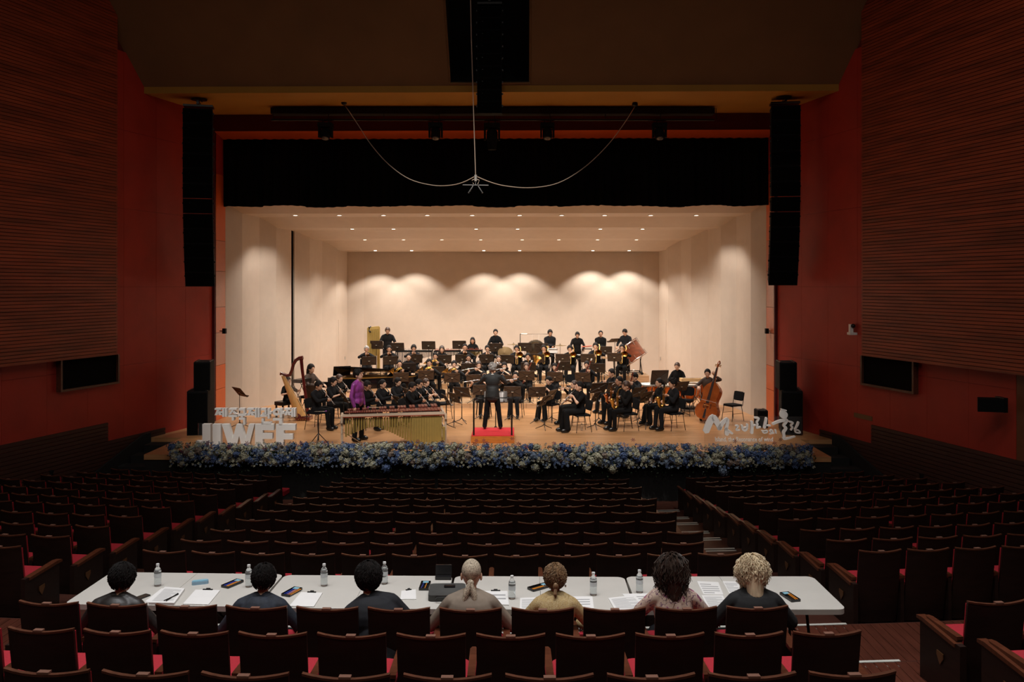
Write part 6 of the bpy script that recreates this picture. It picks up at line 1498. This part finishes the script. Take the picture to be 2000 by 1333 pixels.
for k in range(3):
    fl_ = MB()
    for i in range(1100):
        c = Vector((r3.uniform(XL, XR), r3.uniform(-.24, -.10), r3.uniform(-.20, .34))); c.y += max(0, c.z - .15) * .6
        if int(c.x * 2.3 + 60 + k) % 3 == 0: continue
        s_ = r3.uniform(.022, .040); a1 = r3.uniform(0, 1.5); n_ = Vector((r3.uniform(-.5, .5), -1, r3.uniform(-.2, .9))).normalized(); u = n_.orthogonal().normalized(); v = n_.cross(u)
        for q_ in range(4): aa = a1 + q_ * pi / 2; fl_.add([c, c + (u * cos(aa - .5) + v * sin(aa - .5)) * s_ * .7, c + (u * cos(aa) + v * sin(aa)) * s_ + n_ * .006, c + (u * cos(aa + .5) + v * sin(aa + .5)) * s_ * .7], [(0, 1, 2, 3)])
    fl_.build('florets', M_fl[k], fb, smooth=False, kind='stuff')
lv_.box(((XL + XR) / 2, .02, -.02), (XR - XL, .10, .28)); lv_.build('foliage', M_leaf, fb, smooth=False, kind='stuff')
# ------------------------------------------------------------------ loudspeakers
M_spk = mat('speaker_black', (.0035, .0035, .004), .8, var=.1, spec=.2); M_grille = mat('speaker_grille', (.002, .002, .002), .9, var=.3, scale=200, spec=.1)
def array(name, lb, px, ytop, ybot, d, w_, dep, yaw, n=12, curve=True):
    top = Wp(px, ytop, d); H_ = (ybot - ytop) * d / F; r = thing(name, lb, 'loudspeaker', (top.x, top.y, top.z), yaw)
    MB().box((0, dep / 2, -.03), (w_, dep * .8, .05)).box((0, dep / 2, .05), (.06, dep, .10)).build('rigging_frame', M_blackm, r, smooth=False)
    h = (H_ - .12) / n; z = -.12; y = 0; a = 0
    for i in range(n):
        if curve: a = radians(0 if i < 5 else (i - 4) * 2.6)
        M = T(0, y, z) @ Rx(a); m = MB()
        m.add([(-w_ / 2, 0, 0), (w_ / 2, 0, 0), (w_ / 2, 0, -h * .97), (-w_ / 2, 0, -h * .97), (-w_ / 2 * .92, dep, -.02), (w_ / 2 * .92, dep, -.02), (w_ / 2 * .92, dep, -h * .9), (-w_ / 2 * .92, dep, -h * .9)], [(3, 2, 1, 0), (4, 5, 6, 7), (0, 1, 5, 4), (1, 2, 6, 5), (2, 3, 7, 6), (3, 0, 4, 7)], M=M)
        cb_ = m.build('cabinet', M_spk, r, smooth=False)
        g = MB().box((0, -.004, -h * .48), (w_ * .94, .008, h * .86), M=M); g.build('grille', M_grille, cb_, smooth=False)
        l_ = MB().box((-w_ / 2 - .012, .1, -h * .3), (.03, .04, .04), M=M).box((w_ / 2 + .012, .1, -h * .3), (.03, .04, .04), M=M).box((-w_ * .28, -.01, -h * .3), (.022, .006, .012), M=M); l_.build('rigging_pins', M_blackm, cb_, smooth=False)
        y += sin(a) * h * 1.0; z -= cos(a) * h
    m = MB(); m.tube([(-.05, dep * .4, .08), (-.05, dep * .4, 1.2)], .012, 6); m.tube([(.08, dep * .4, .08), (.08, dep * .4, 1.4)], .012, 6); m.build('chain', M_blackm, r)
    return r
array('line_array_loudspeaker', 'tall curved black line array loudspeaker hanging at left of the stage', 386, 203, 565, 22.3, .74, .45, radians(14))
array('line_array_loudspeaker', 'tall curved black line array loudspeaker hanging at right of the stage', 1535, 197, 563, 22.3, .74, .45, radians(-8))
array('line_array_loudspeaker', 'black line array loudspeaker hanging above the stage centre', 956, 2, 222, 20.6, .60, .4, 0, 9, False)
for px, py, lb in ((389, 193, 'left'), (1531, 189, 'right')):
    p = Wp(px, py, 4.92 * F / (557 - py)); m = MB().lathe([(.20, -.03), (.20, 0), (.12, .02)], 20); o = m.build('cable_rosette', M_blackm); o.location = (p.x, p.y, EZ + 4.91); tag(o, f'round black ceiling opening above the {lb} line array', 'ceiling rosette')
def stack(px0, px1, py0, py1, d, dep, yaw, name, lb, handle=True, nface=True):
    A, B = WX(px0, d, 0), WX(px1, d, 0); w_ = (B - A).length; h0, h1 = EZ - (py1 - 557) * d / F, EZ - (py0 - 557) * d / F
    r = thing(name, lb, 'loudspeaker', ((A.x + B.x) / 2, A.y, max(0, h0)), yaw); h = h1 - max(0, h0)
    MB().box((0, dep / 2, h / 2), (w_, dep, h)).build('cabinet', M_spk, r, smooth=False); MB().box((0, -.006, h / 2), (w_ * .92, .012, h * .92)).build('grille', M_grille, r, smooth=False)
    MB().box((-w_ / 2 + .04, dep / 2, h + .01), (.05, dep * .9, .02)).box((w_ / 2 - .04, dep / 2, h + .01), (.05, dep * .9, .02)).build('runners', M_blackm, r, smooth=False)
stack(366, 405, 765, 851, 22.4, .95, radians(10), 'subwoofer', 'large black subwoofer standing on the left of the stage')
stack(379, 410, 708, 763, 22.5, .75, radians(12), 'stage_loudspeaker', 'black loudspeaker on top of the left subwoofer')
stack(1527, 1567, 765, 848, 22.4, .95, radians(-12), 'subwoofer', 'large black subwoofer standing on the right of the stage')
stack(1523, 1556, 709, 763, 22.5, .75, radians(-8), 'stage_loudspeaker', 'black loudspeaker on top of the right subwoofer')
stack(1480, 1500, 803, 836, 23.6, .4, 0, 'monitor_box', 'small black box beside the right subwoofer')
for px, py, sd_ in ((437, 647, 1), (1499, 647, -1)):
    p = Wp(px, py, 24.9); o = thing('wall_speaker', f'tiny black speaker fixed to the {"left" if sd_ > 0 else "right"} edge of the stage opening', 'loudspeaker', p)
    MB().box((sd_ * .02, 0, 0), (.09, .12, .15)).build('cabinet', M_spk, o, smooth=False); MB().tube([(-sd_ * .02, 0, 0), (-sd_ * .12, 0, 0)], .015, 6).build('bracket', M_blackm, o)
# ------------------------------------------------------------------ batten with moving lights
bt_ = thing('lighting_batten', 'long black lighting pipe under the ochre soffit', 'lighting pipe', WX(962, 23.5, EZ + 4.55), TH)
xa, xb = (530 - 962) * 23.5 / F, (1395 - 962) * 23.5 / F
MB().tube([(xa, 0, 0), (xb, 0, 0)], .03, 8).build('pipe', M_blackm, bt_); MB().box(((xa + xb) / 2, .1, .24), (xb - xa, .35, .16)).build('cable_duct', M_black, bt_, smooth=False)
m = MB(); [m.tube([(xa + (xb - xa) * i / 8 + .05, 0, 0), (xa + (xb - xa) * i / 8 + .05, 0, .32)], .012, 5) for i in range(9)]; m.build('hangers', M_blackm, bt_)
M_lens = mat('lens_glass_dark', (.10, .08, .065), .15, var=0)
for px, kind_, lb in ((636, 0, 'leftmost'), (851, 0, 'second from left'), (961, 1, 'larger, in the middle beside the cable'), (1069, 0, 'right of the middle'), (1288, 0, 'rightmost')):
    s_ = 1.15 if kind_ else 1.0; r = thing('moving_head_light', f'black moving head light under the batten, {lb}', 'stage light', WX(px, 23.5, EZ + 4.55), TH, 'moving head lights on the batten', s=s_)
    MB().tube([(-.08, 0, .03), (-.08, 0, -.1)], .018, 6).tube([(.08, 0, .03), (.08, 0, -.1)], .018, 6).build('clamps', M_blackm, r)
    MB().box((0, 0, -.15), (.38, .30, .11)).build('base', M_spk, r, smooth=False)
    for s in (-1, 1): MB().box((s * .17, 0, -.34), (.045, .16, .30)).build('yoke_arm', M_spk, r, smooth=False)
    m = MB(); m.lathe([(.10, .14), (.13, .10), (.135, -.10), (.11, -.16)], 16, M=T(0, 0, -.38) @ Rx(radians(-25 if not kind_ else -8)));
    if kind_: m.lathe([(.12, -.1), (.10, -.32)], 16, M=T(0, 0, -.40))
    m.build('head', M_spk, r)
    if not kind_: MB().ell((0, 0, 0), (.10, .10, .05), 14, 6, M=T(0, 0, -.38) @ Rx(radians(-25)) @ T(0, 0, -.15)).build('lens', M_lens, r)
# hanging microphone rig with its two draped cables
M_cab = mat('pale_cable', (.45, .36, .28), .6, var=0)
hub = Wp(929, 350, 20.5)
mc = thing('microphone_rig', 'hanging stereo microphone bar with pale cables over the stage front', 'microphone', hub)
MB().tube([(0, 0, .05), (-.02, -1.3, 3.0), (-.035, -1.9, 5.6)], .012, 6).build('suspension_cable', M_cab, mc)
MB().tube([(0, 0, .1), (0, 0, -.05)], [.035, .03], 10).build('hub', M_alu, mc); MB().tube([(-.31, 0, -.14), (.31, 0, -.15)], .011, 8).tube([(0, 0, -.05), (0, 0, -.14)], .008, 6).build('bar', mat('dull_grey_metal', (.16, .16, .16), .6, var=0), mc)
for s in (-1, 1):
    MB().tube([(s * .05, 0, -.13), (s * .08, -.03, -.2), (s * .17, -.05, -.34)], [.012, .02, .02], 8).build('microphone', M_blackm, mc); MB().tube([(s * .02, 0, .0), (-s * .0 + s * .09, 0, -.03), (s * .05, 0, -.12)], .010, 6).build('mic_lead', M_cab, mc)
    anc = (672, 203) if s < 0 else (1246, 201); an = Wp(anc[0], anc[1], 23.17) - hub; an.z = EZ + 4.90 - hub.z
    ctrl = ([(929, 344), (905, 356), (880, 362), (845, 362), (800, 350), (760, 322), (725, 283), (700, 245), (680, 215), (672, 205)] if s < 0 else [(929, 344), (955, 355), (985, 363), (1030, 367), (1075, 362), (1110, 348), (1150, 320), (1190, 280), (1220, 240), (1240, 208)])
    pts = []
    for i, (cx_, cy_) in enumerate(ctrl):
        t = i / (len(ctrl) - 1); pts.append(Wp(cx_, cy_, 20.5 + (23.0 - 20.5) * t) - hub)
    sm = []
    for i in range(len(pts) - 1):
        p0, p1, p2, p3 = pts[max(i - 1, 0)], pts[i], pts[i + 1], pts[min(i + 2, len(pts) - 1)]
        for k in range(5):
            t = k / 5; sm.append(.5 * ((2 * p1) + (p2 - p0) * t + (2 * p0 - 5 * p1 + 4 * p2 - p3) * t * t + (3 * p1 - p0 - 3 * p2 + p3) * t ** 3))
    sm.append(pts[-1]); MB().tube(sm, .011, 6).build('draped_cable', M_cab, mc)
    MB().ell(pts[-1] + Vector((0, 0, .06)), (.08, .08, .07), 12, 8).build('cable_anchor', M_blackm, mc)
# ------------------------------------------------------------------ things on the side walls
def wallbox(side, y0, y1, z0, z1, o0, o1, name, m, parent=None):
    mb = MB(); vs = [wallpt(side, yy, zz, oo) for oo in (o0, o1) for yy, zz in ((y0, z0), (y1, z0), (y1, z1), (y0, z1))]
    mb.add(vs, [(0, 1, 2, 3), (4, 7, 6, 5), (0, 4, 5, 1), (1, 5, 6, 2), (2, 6, 7, 3), (3, 7, 4, 0)]); return mb.build(name, m, parent, smooth=False)
for side, nm in ((-1, 'left'), (1, 'right')):
    r = thing('wall_display', f'black display panel in a wooden frame on the {nm} wall under the slats', 'screen', (0, 0, 0)); zt, zb = EZ - 1.70, EZ - 2.36; ya, yb_ = 19.05, 20.72
    wallbox(side, ya, yb_, zb, zt, .03, .10, 'screen_panel', M_velvet, r)
    for a in ((ya - .05, ya, zb - .05, zt), (yb_, yb_ + .05, zb - .05, zt), (ya, yb_, zb - .05, zb)): wallbox(side, *a, .03, .16, 'frame_strip', M_seat_wood, r)
    # stage side stair with sloping side board
    sr = thing('stage_stair', f'dark sloping stair beside the {nm} end of the stage', 'stairs', (0, 0, 0))
    yt, ylow = 21.88, 19.15
    for k in range(6):
        yy = yt - (yt - ylow) * (k + .5) / 6; zt_ = -(k + .6) * (-FLZ) / 6; x = CX + side * (half(yy) - .52)
        x0_, x1_ = SW + .01, half(yy) - .20
        MB().box((CX + side * (x0_ + x1_) / 2, yy, (zt_ + FLZ) / 2), (x1_ - x0_, (yt - ylow) / 6, zt_ - FLZ)).build('step', M_black, sr, smooth=False)
    bo = MB(); vs = [wallpt(side, y_, z_, o_) for o_ in (.09, .14) for y_, z_ in ((yt, FLZ + .02), (yt, .14), (yt - .25, .14), (ylow - .3, FLZ + .12), (ylow - .3, FLZ + .02))]
    bo.add(vs, [(0, 1, 2, 3, 4), (9, 8, 7, 6, 5), (0, 5, 6, 1), (1, 6, 7, 2), (2, 7, 8, 3), (3, 8, 9, 4)]); bo.build('side_board', M_black, sr, smooth=False)
    hr_ = thing('handrail_post', f'black handrail post at the foot of the {nm} stage stair', 'post', (CX + side * (half(18.6) - .25), 18.6, FLZ)); MB().box((0, 0, .45), (.06, .06, .9)).build('post', M_blackm, hr_, smooth=False); MB().box((0, 0, .91), (.08, .08, .03)).build('post_cap', M_blackm, hr_, smooth=False)
r = thing('wall_speaker', 'angled black speaker on the brown part of the right wall', 'loudspeaker', Wp(1930, 791, 16.3)); MB().prism([(-.25, -.1), (.2, -.2), (.3, .15), (-.1, .2)], -.12, .12).build('cabinet', M_spk, r); MB().box((.28, .05, 0), (.08, .3, .28)).build('bracket', M_blackm, r, smooth=False)
r = thing('wall_camera', 'small white camera on a shelf at the right wall edge', 'camera', Wp(1666, 648, 21.0)); MB().box((0, 0, -.05), (.22, .2, .06)).build('shelf', M_letter, r, smooth=False); MB().box((-.05, 0, .08), (.08, .1, .2)).build('body', M_letter, r, smooth=False); MB().ell((-.02, -.06, .14), .055, 12, 8).build('lens', M_tray, r)
p_ = thing('wall_vent', 'small dark rectangular plate on the right red wall', 'vent', (0, 0, 0)); wallbox(1, 20.5, 21.15, EZ - 3.25, EZ - 3.14, .03, .05, 'plate', M_ceil, p_)
p_ = thing('side_door_board', 'dark leaning board near the right stage stair', 'board', (0, 0, 0)); wallbox(1, 17.9, 18.7, FLZ, -.42, .2, .26, 'board', M_black, p_); wallbox(1, 17.9, 18.7, -.42, -.38, .19, .27, 'board_edge', M_blackm, p_)
# ------------------------------------------------------------------ the jury at the white tables, seen from behind
def strands(hv, name, m, root, n, length, spread=.02, curl=.0, fx=1.0, seed=3, rad=.0035, up=.0, zmin=-.35, lift=0.0, faceclear=True):
    r = random.Random(seed); hm = MB()
    for i in range(n):
        a = r.uniform(0, 2 * pi); e = math.asin(r.uniform(zmin, .995)); d = Vector((cos(a) * cos(e), sin(a) * cos(e), sin(e)))
        if faceclear and d.y < -.35 and d.z < .45: continue
        p0 = Vector((d.x * .082, -.016 + d.y * .098, 1.195 + d.z * .098)); L_ = length * r.uniform(.75, 1.15); ph = r.uniform(0, 6)
        C = Vector((0, -.012, 1.195)); dn = Vector((0, .25, -1)); p = Vector(p0); pts = [p0 - d * .012]; k = 10
        for j in range(k):
            n = Vector(((p.x - C.x) / .0081, (p.y - C.y) / .0112, (p.z - C.z) / .0108)).normalized()
            if p.z > 1.09:
                g = dn - n * dn.dot(n)
                if g.length < .25: g = (Vector((d.x, abs(d.y) + .2, 0)) - n * Vector((d.x, abs(d.y) + .2, 0)).dot(n))
                step = g.normalized() + n * (.10 + lift)
            else: step = Vector((d.x * .10, .10, -1))
            p = p + step.normalized() * L_ / k
            q = Vector(((p.x - C.x) / .088, (p.y - C.y) / .104, (p.z - C.z) / .102))
            if q.length < 1 and p.z > 1.10: q.normalize(); p = C + Vector((q.x * .088, q.y * .104, q.z * .102))
            w_ = curl * j / k
            pts.append(p + Vector((w_ * sin(ph + j * 1.6) + r.uniform(-1, 1) * spread * .25, w_ * cos(ph + j * 1.6) + r.uniform(-1, 1) * spread * .2, w_ * .4 * sin(ph + j))))
        hm.tube([hv(*p_) for p_ in pts], [rad * (1.7 - 1.2 * j / k) for j in range(k + 1)], 4, cap=False)
    hm.build(name, m, root, kind='stuff')
def patterned(name, base, cols, scale, kind='floral'):
    m = bpy.data.materials.new(name); m.use_nodes = True; N, L_ = m.node_tree.nodes, m.node_tree.links; b = N['Principled BSDF']; b.inputs['Roughness'].default_value = .8
    tc = N.new('ShaderNodeTexCoord'); cr = N.new('ShaderNodeValToRGB'); cr.color_ramp.interpolation = 'CONSTANT'
    if kind == 'floral':
        v = N.new('ShaderNodeTexVoronoi'); v.feature = 'SMOOTH_F1' if False else 'F1'; v.inputs['Scale'].default_value = scale; nz = N.new('ShaderNodeTexNoise'); nz.inputs['Scale'].default_value = scale * 1.6
        mx = N.new('ShaderNodeMix'); mx.data_type = 'RGBA'; mx.inputs[0].default_value = .12; L_.new(tc.outputs['Object'], nz.inputs['Vector']); L_.new(tc.outputs['Object'], mx.inputs[6]); L_.new(nz.outputs['Color'], mx.inputs[7]); L_.new(mx.outputs[2], v.inputs['Vector']); L_.new(v.outputs['Distance'], cr.inputs[0])
    else:
        v = N.new('ShaderNodeTexWave'); v.wave_profile = 'TRI'; v.bands_direction = 'Z'; v.inputs['Scale'].default_value = scale; v.inputs['Distortion'].default_value = 6; v.inputs['Detail'].default_value = 1; v.inputs['Detail Scale'].default_value = 8
        L_.new(tc.outputs['Object'], v.inputs['Vector']); L_.new(v.outputs['Fac'], cr.inputs[0])
    el = cr.color_ramp.elements; el[0].position = 0; el[0].color = (*cols[0][1], 1); el[1].position = cols[1][0]; el[1].color = (*cols[1][1], 1)
    for p, c in cols[2:]: e = el.new(p); e.color = (*c, 1)
    L_.new(cr.outputs[0], b.inputs['Base Color']); return m
M_navy = mat('navy_black_jacket', (.006, .007, .011), .85, var=.3, bump=.2); M_brownj = mat('dark_brown_jacket', (.016, .013, .012), .5, var=.3, bump=.3); M_blu = mat('blue_denim_jacket', (.012, .017, .028), .8, var=.4, scale=20, bump=.3)
M_beigesh = mat('taupe_shirt', (.21, .165, .125), .8, var=.15, scale=5, bump=.4); M_floral = patterned('floral_print', None, [(0, (.28, .05, .10)), (.16, (.05, .02, .05)), (.22, (.36, .13, .20)), (.34, (.55, .42, .34)), (.60, (.16, .08, .12)), (.66, (.5, .38, .30))], 11)
M_yelp = patterned('yellow_print', None, [(0, (.42, .30, .13)), (.42, (.26, .15, .06)), (.5, (.45, .34, .17)), (.7, (.30, .20, .08))], 24); M_band = patterned('headscarf_zigzag', None, [(0, (.50, .42, .31)), (.42, (.07, .05, .035)), (.66, (.50, .42, .31))], 9, 'wave')
M_blk7 = mat('black_jersey', (.006, .006, .007), .85, var=.3, scale=5, bump=.3)
NF = rowz(NTOP[0])
def judge(px, ytop, d, label, lean, s, hs, **k):
    p = WX(px, d, NF); hy = sin(radians(lean)) * .72 * s
    p.y -= hy; hz = EZ - (ytop - 557) * d / F - NF
    top_now = (.52 + cos(radians(lean)) * .53 + .25 * hs) * s
    dzz = hz - top_now
    M = T(p.x, p.y, NF + min(0, max(-.14, dzz))) @ Rz(pi + radians(k.pop('yaw', 0))) @ Sc(s)
    k.setdefault('act', 'desk')
    return person(label, M, 'sit', fine=True, vox=.012, lean=lean, hscale=hs, group='jury members at the white tables', **k)
J = {}
_, hv1, V1, H1 = judge(241, 1103, 6.95, 'man in dark brown jacket with short black hair, leftmost at the tables', 22, .93, 1.13, top=M_brownj, collar=M_brownj, hair='none', skin=1)
strands(hv1, 'hair', HAIR['black'], _, 900, .085, .01, .004, seed=1, zmin=-.25); hb1 = MB(); hb1.ell(hv1(0, -.012, 1.20), (.083, .098, .098), 20, 14, fn=lambda p: Vector((p.x, p.y * (.8 if p.y < 0 and p.z < .02 else 1), p.z))); hb1.build('hair_base', HAIR['black'], _)
_, hv2, V2, H2 = judge(517, 1113, 6.95, 'man in blue-black jacket with short thinning black hair, second at the tables', 22, .93, 1.10, top=M_blu, collar=M_blu, hair='none', skin=1)
strands(hv2, 'hair', HAIR['black'], _, 700, .08, .01, .003, seed=2, zmin=-.25); hb1 = MB(); hb1.ell(hv2(0, -.010, 1.20), (.082, .097, .096), 20, 14, fn=lambda p: Vector((p.x, p.y * (.8 if p.y < 0 and p.z < .02 else 1), p.z))); hb1.build('hair_base', HAIR['black'], _)
_, hv3, V3_, H3 = judge(757, 1104, 6.9, 'man in black jacket leaning sideways with head tilted, third at the tables', 24, .97, 1.15, top=M_navy, collar=M_blu, hair='none', skin=1, roll=15, turn=24, bulk_=1.28)
strands(hv3, 'hair', HAIR['black'], _, 1000, .09, .01, .004, seed=4, zmin=-.30); hb1 = MB(); hb1.ell(hv3(0, -.012, 1.20), (.086, .102, .102), 20, 14, fn=lambda p: Vector((p.x, p.y * (.8 if p.y < 0 and p.z < .02 else 1), p.z))); hb1.build('hair_base', HAIR['black'], _)
r4, hv4, V4, H4 = judge(921, 1120, 6.95, 'person in taupe shirt wearing a patterned headscarf, at the middle of the tables', 20, .95, 1.12, top=M_beigesh, collar=M_beigesh, hair='none', skin=0, bulk_=1.12)
m = MB(); m.ell(hv4(0, -.014, 1.20), (.084, .101, .103), 28, 20, fn=lambda p: Vector((p.x * (.8 if p.z < -.03 else 1), p.y * (.8 if p.z < -.03 and p.y < 0 else 1), p.z * (1 if p.z > -.055 else .6)))); m.build('headscarf', M_band, r4)
m = MB(); m.ell(hv4(0, .09, 1.135), (.03, .025, .028), 12, 8); m.tube([hv4(-.005, .10, 1.13), hv4(-.03, .12, 1.06), hv4(-.035, .12, .99)], [.018, .026, .018], 8); m.tube([hv4(.005, .10, 1.13), hv4(.03, .12, 1.07), hv4(.045, .12, 1.0)], [.018, .028, .02], 8); m.build('scarf_knot', M_band, r4)
r5, hv5, V5, H5 = judge(1084, 1118, 7.0, 'woman with light brown hair in a small bun and yellow patterned blouse', 22, .92, 1.08, top=M_yelp, hair='none', hc='ginger', skin=0, female=True)
m = MB(); m.ell(hv5(0, -.010, 1.195), (.083, .100, .100), 24, 16, fn=lambda p: Vector((p.x, p.y * (.8 if p.y < 0 and p.z < .02 else 1), p.z))); m.build('hair_base', HAIR['ginger'], r5)
strands(hv5, 'hair', HAIR['ginger'], r5, 650, .07, .012, .006, seed=5, zmin=-.45); m = MB(); m.ell(hv5(.0, .115, 1.135), (.024, .022, .034), 12, 8); m.tube([hv5(0, .12, 1.12), hv5(.005, .13, 1.08), hv5(0, .12, 1.05)], [.014, .018, .006], 8); m.build('bun', HAIR['ginger'], r5)
m = MB(); [m.ell(hv5(s * .085, -.01, 1.115), (.008, .006, .012), 8, 6) for s in (-1, 1)]; m.build('earrings', M_alu, r5)
r6, hv6, V6, H6 = judge(1311, 1080, 6.95, 'woman with long curly brown hair and floral print blouse', 14, .97, 1.08, top=M_floral, hair='none', hc='dkbrown', skin=0, female=True, sleeve=.3)
m = MB(); m.ell(hv6(0, -.005, 1.19), (.092, .108, .108), 24, 16); m.cone(hv6(0, .05, 1.16), hv6(0, .075, .98), .09, .075, 14); m.build('hair_base', HAIR['dkbrown'], r6)
strands(hv6, 'hair', HAIR['dkbrown'], r6, 1300, .36, .05, .019, seed=6, zmin=-.7, rad=.0034, lift=.07, faceclear=False)
r7, hv7, V7, H7 = judge(1467, 1084, 7.0, 'blonde-haired person in black top, rightmost at the tables', 20, .95, 1.18, top=M_blk7, hair='none', hc='blonde', skin=2, sleeve=.45, bulk_=1.12, female=False, collar=M_blk7)
m = MB(); m.ell(hv7(0, -.005, 1.19), (.088, .104, .104), 24, 16); m.cone(hv7(0, .05, 1.16), hv7(0, .075, 1.02), .080, .066, 14); m.cone(hv7(0, .045, 1.10), hv7(0, .06, .99), .074, .052, 14); m.build('hair_base', HAIR['blonde'], r7)
strands(hv7, 'hair', HAIR['blonde'], r7, 1300, .18, .05, .006, seed=7, zmin=-.8, rad=.0034, lift=.10, faceclear=False)
bg_ = thing('plastic_bag', 'bright blue plastic bag beside the woman with hair bun', 'bag', WX(1153, 6.9, NF + .02)); MB().ell((0, 0, .24), (.09, .10, .25), 16, 12, fn=lambda p: Vector((p.x * (1 + .12 * sin(p.z * 40)), p.y * (1 + .1 * sin(p.z * 50 + p.x * 30)), p.z))).build('bag', mat('blue_bag', (.04, .22, .38), .35, var=.4, scale=14, bump=.5), bg_)
# ------------------------------------------------------------------ finish
flush_people(); flush_text()
for r in list(PROTO.values()) + [CH]:
    for ch in list(r.children):
        for g in list(ch.children): bpy.data.objects.remove(g)
        bpy.data.objects.remove(ch)
    bpy.data.objects.remove(r)
SC.render.use_persistent_data = False
try:
    SC.cycles.use_light_tree = True; SC.cycles.max_bounces = 8; SC.cycles.sample_clamp_indirect = 6
except Exception: pass
dups = {k: v for k, v in USED.items() if len(v) > 1 and k != 'x'}
if dups: print('DUPLABEL', dups)
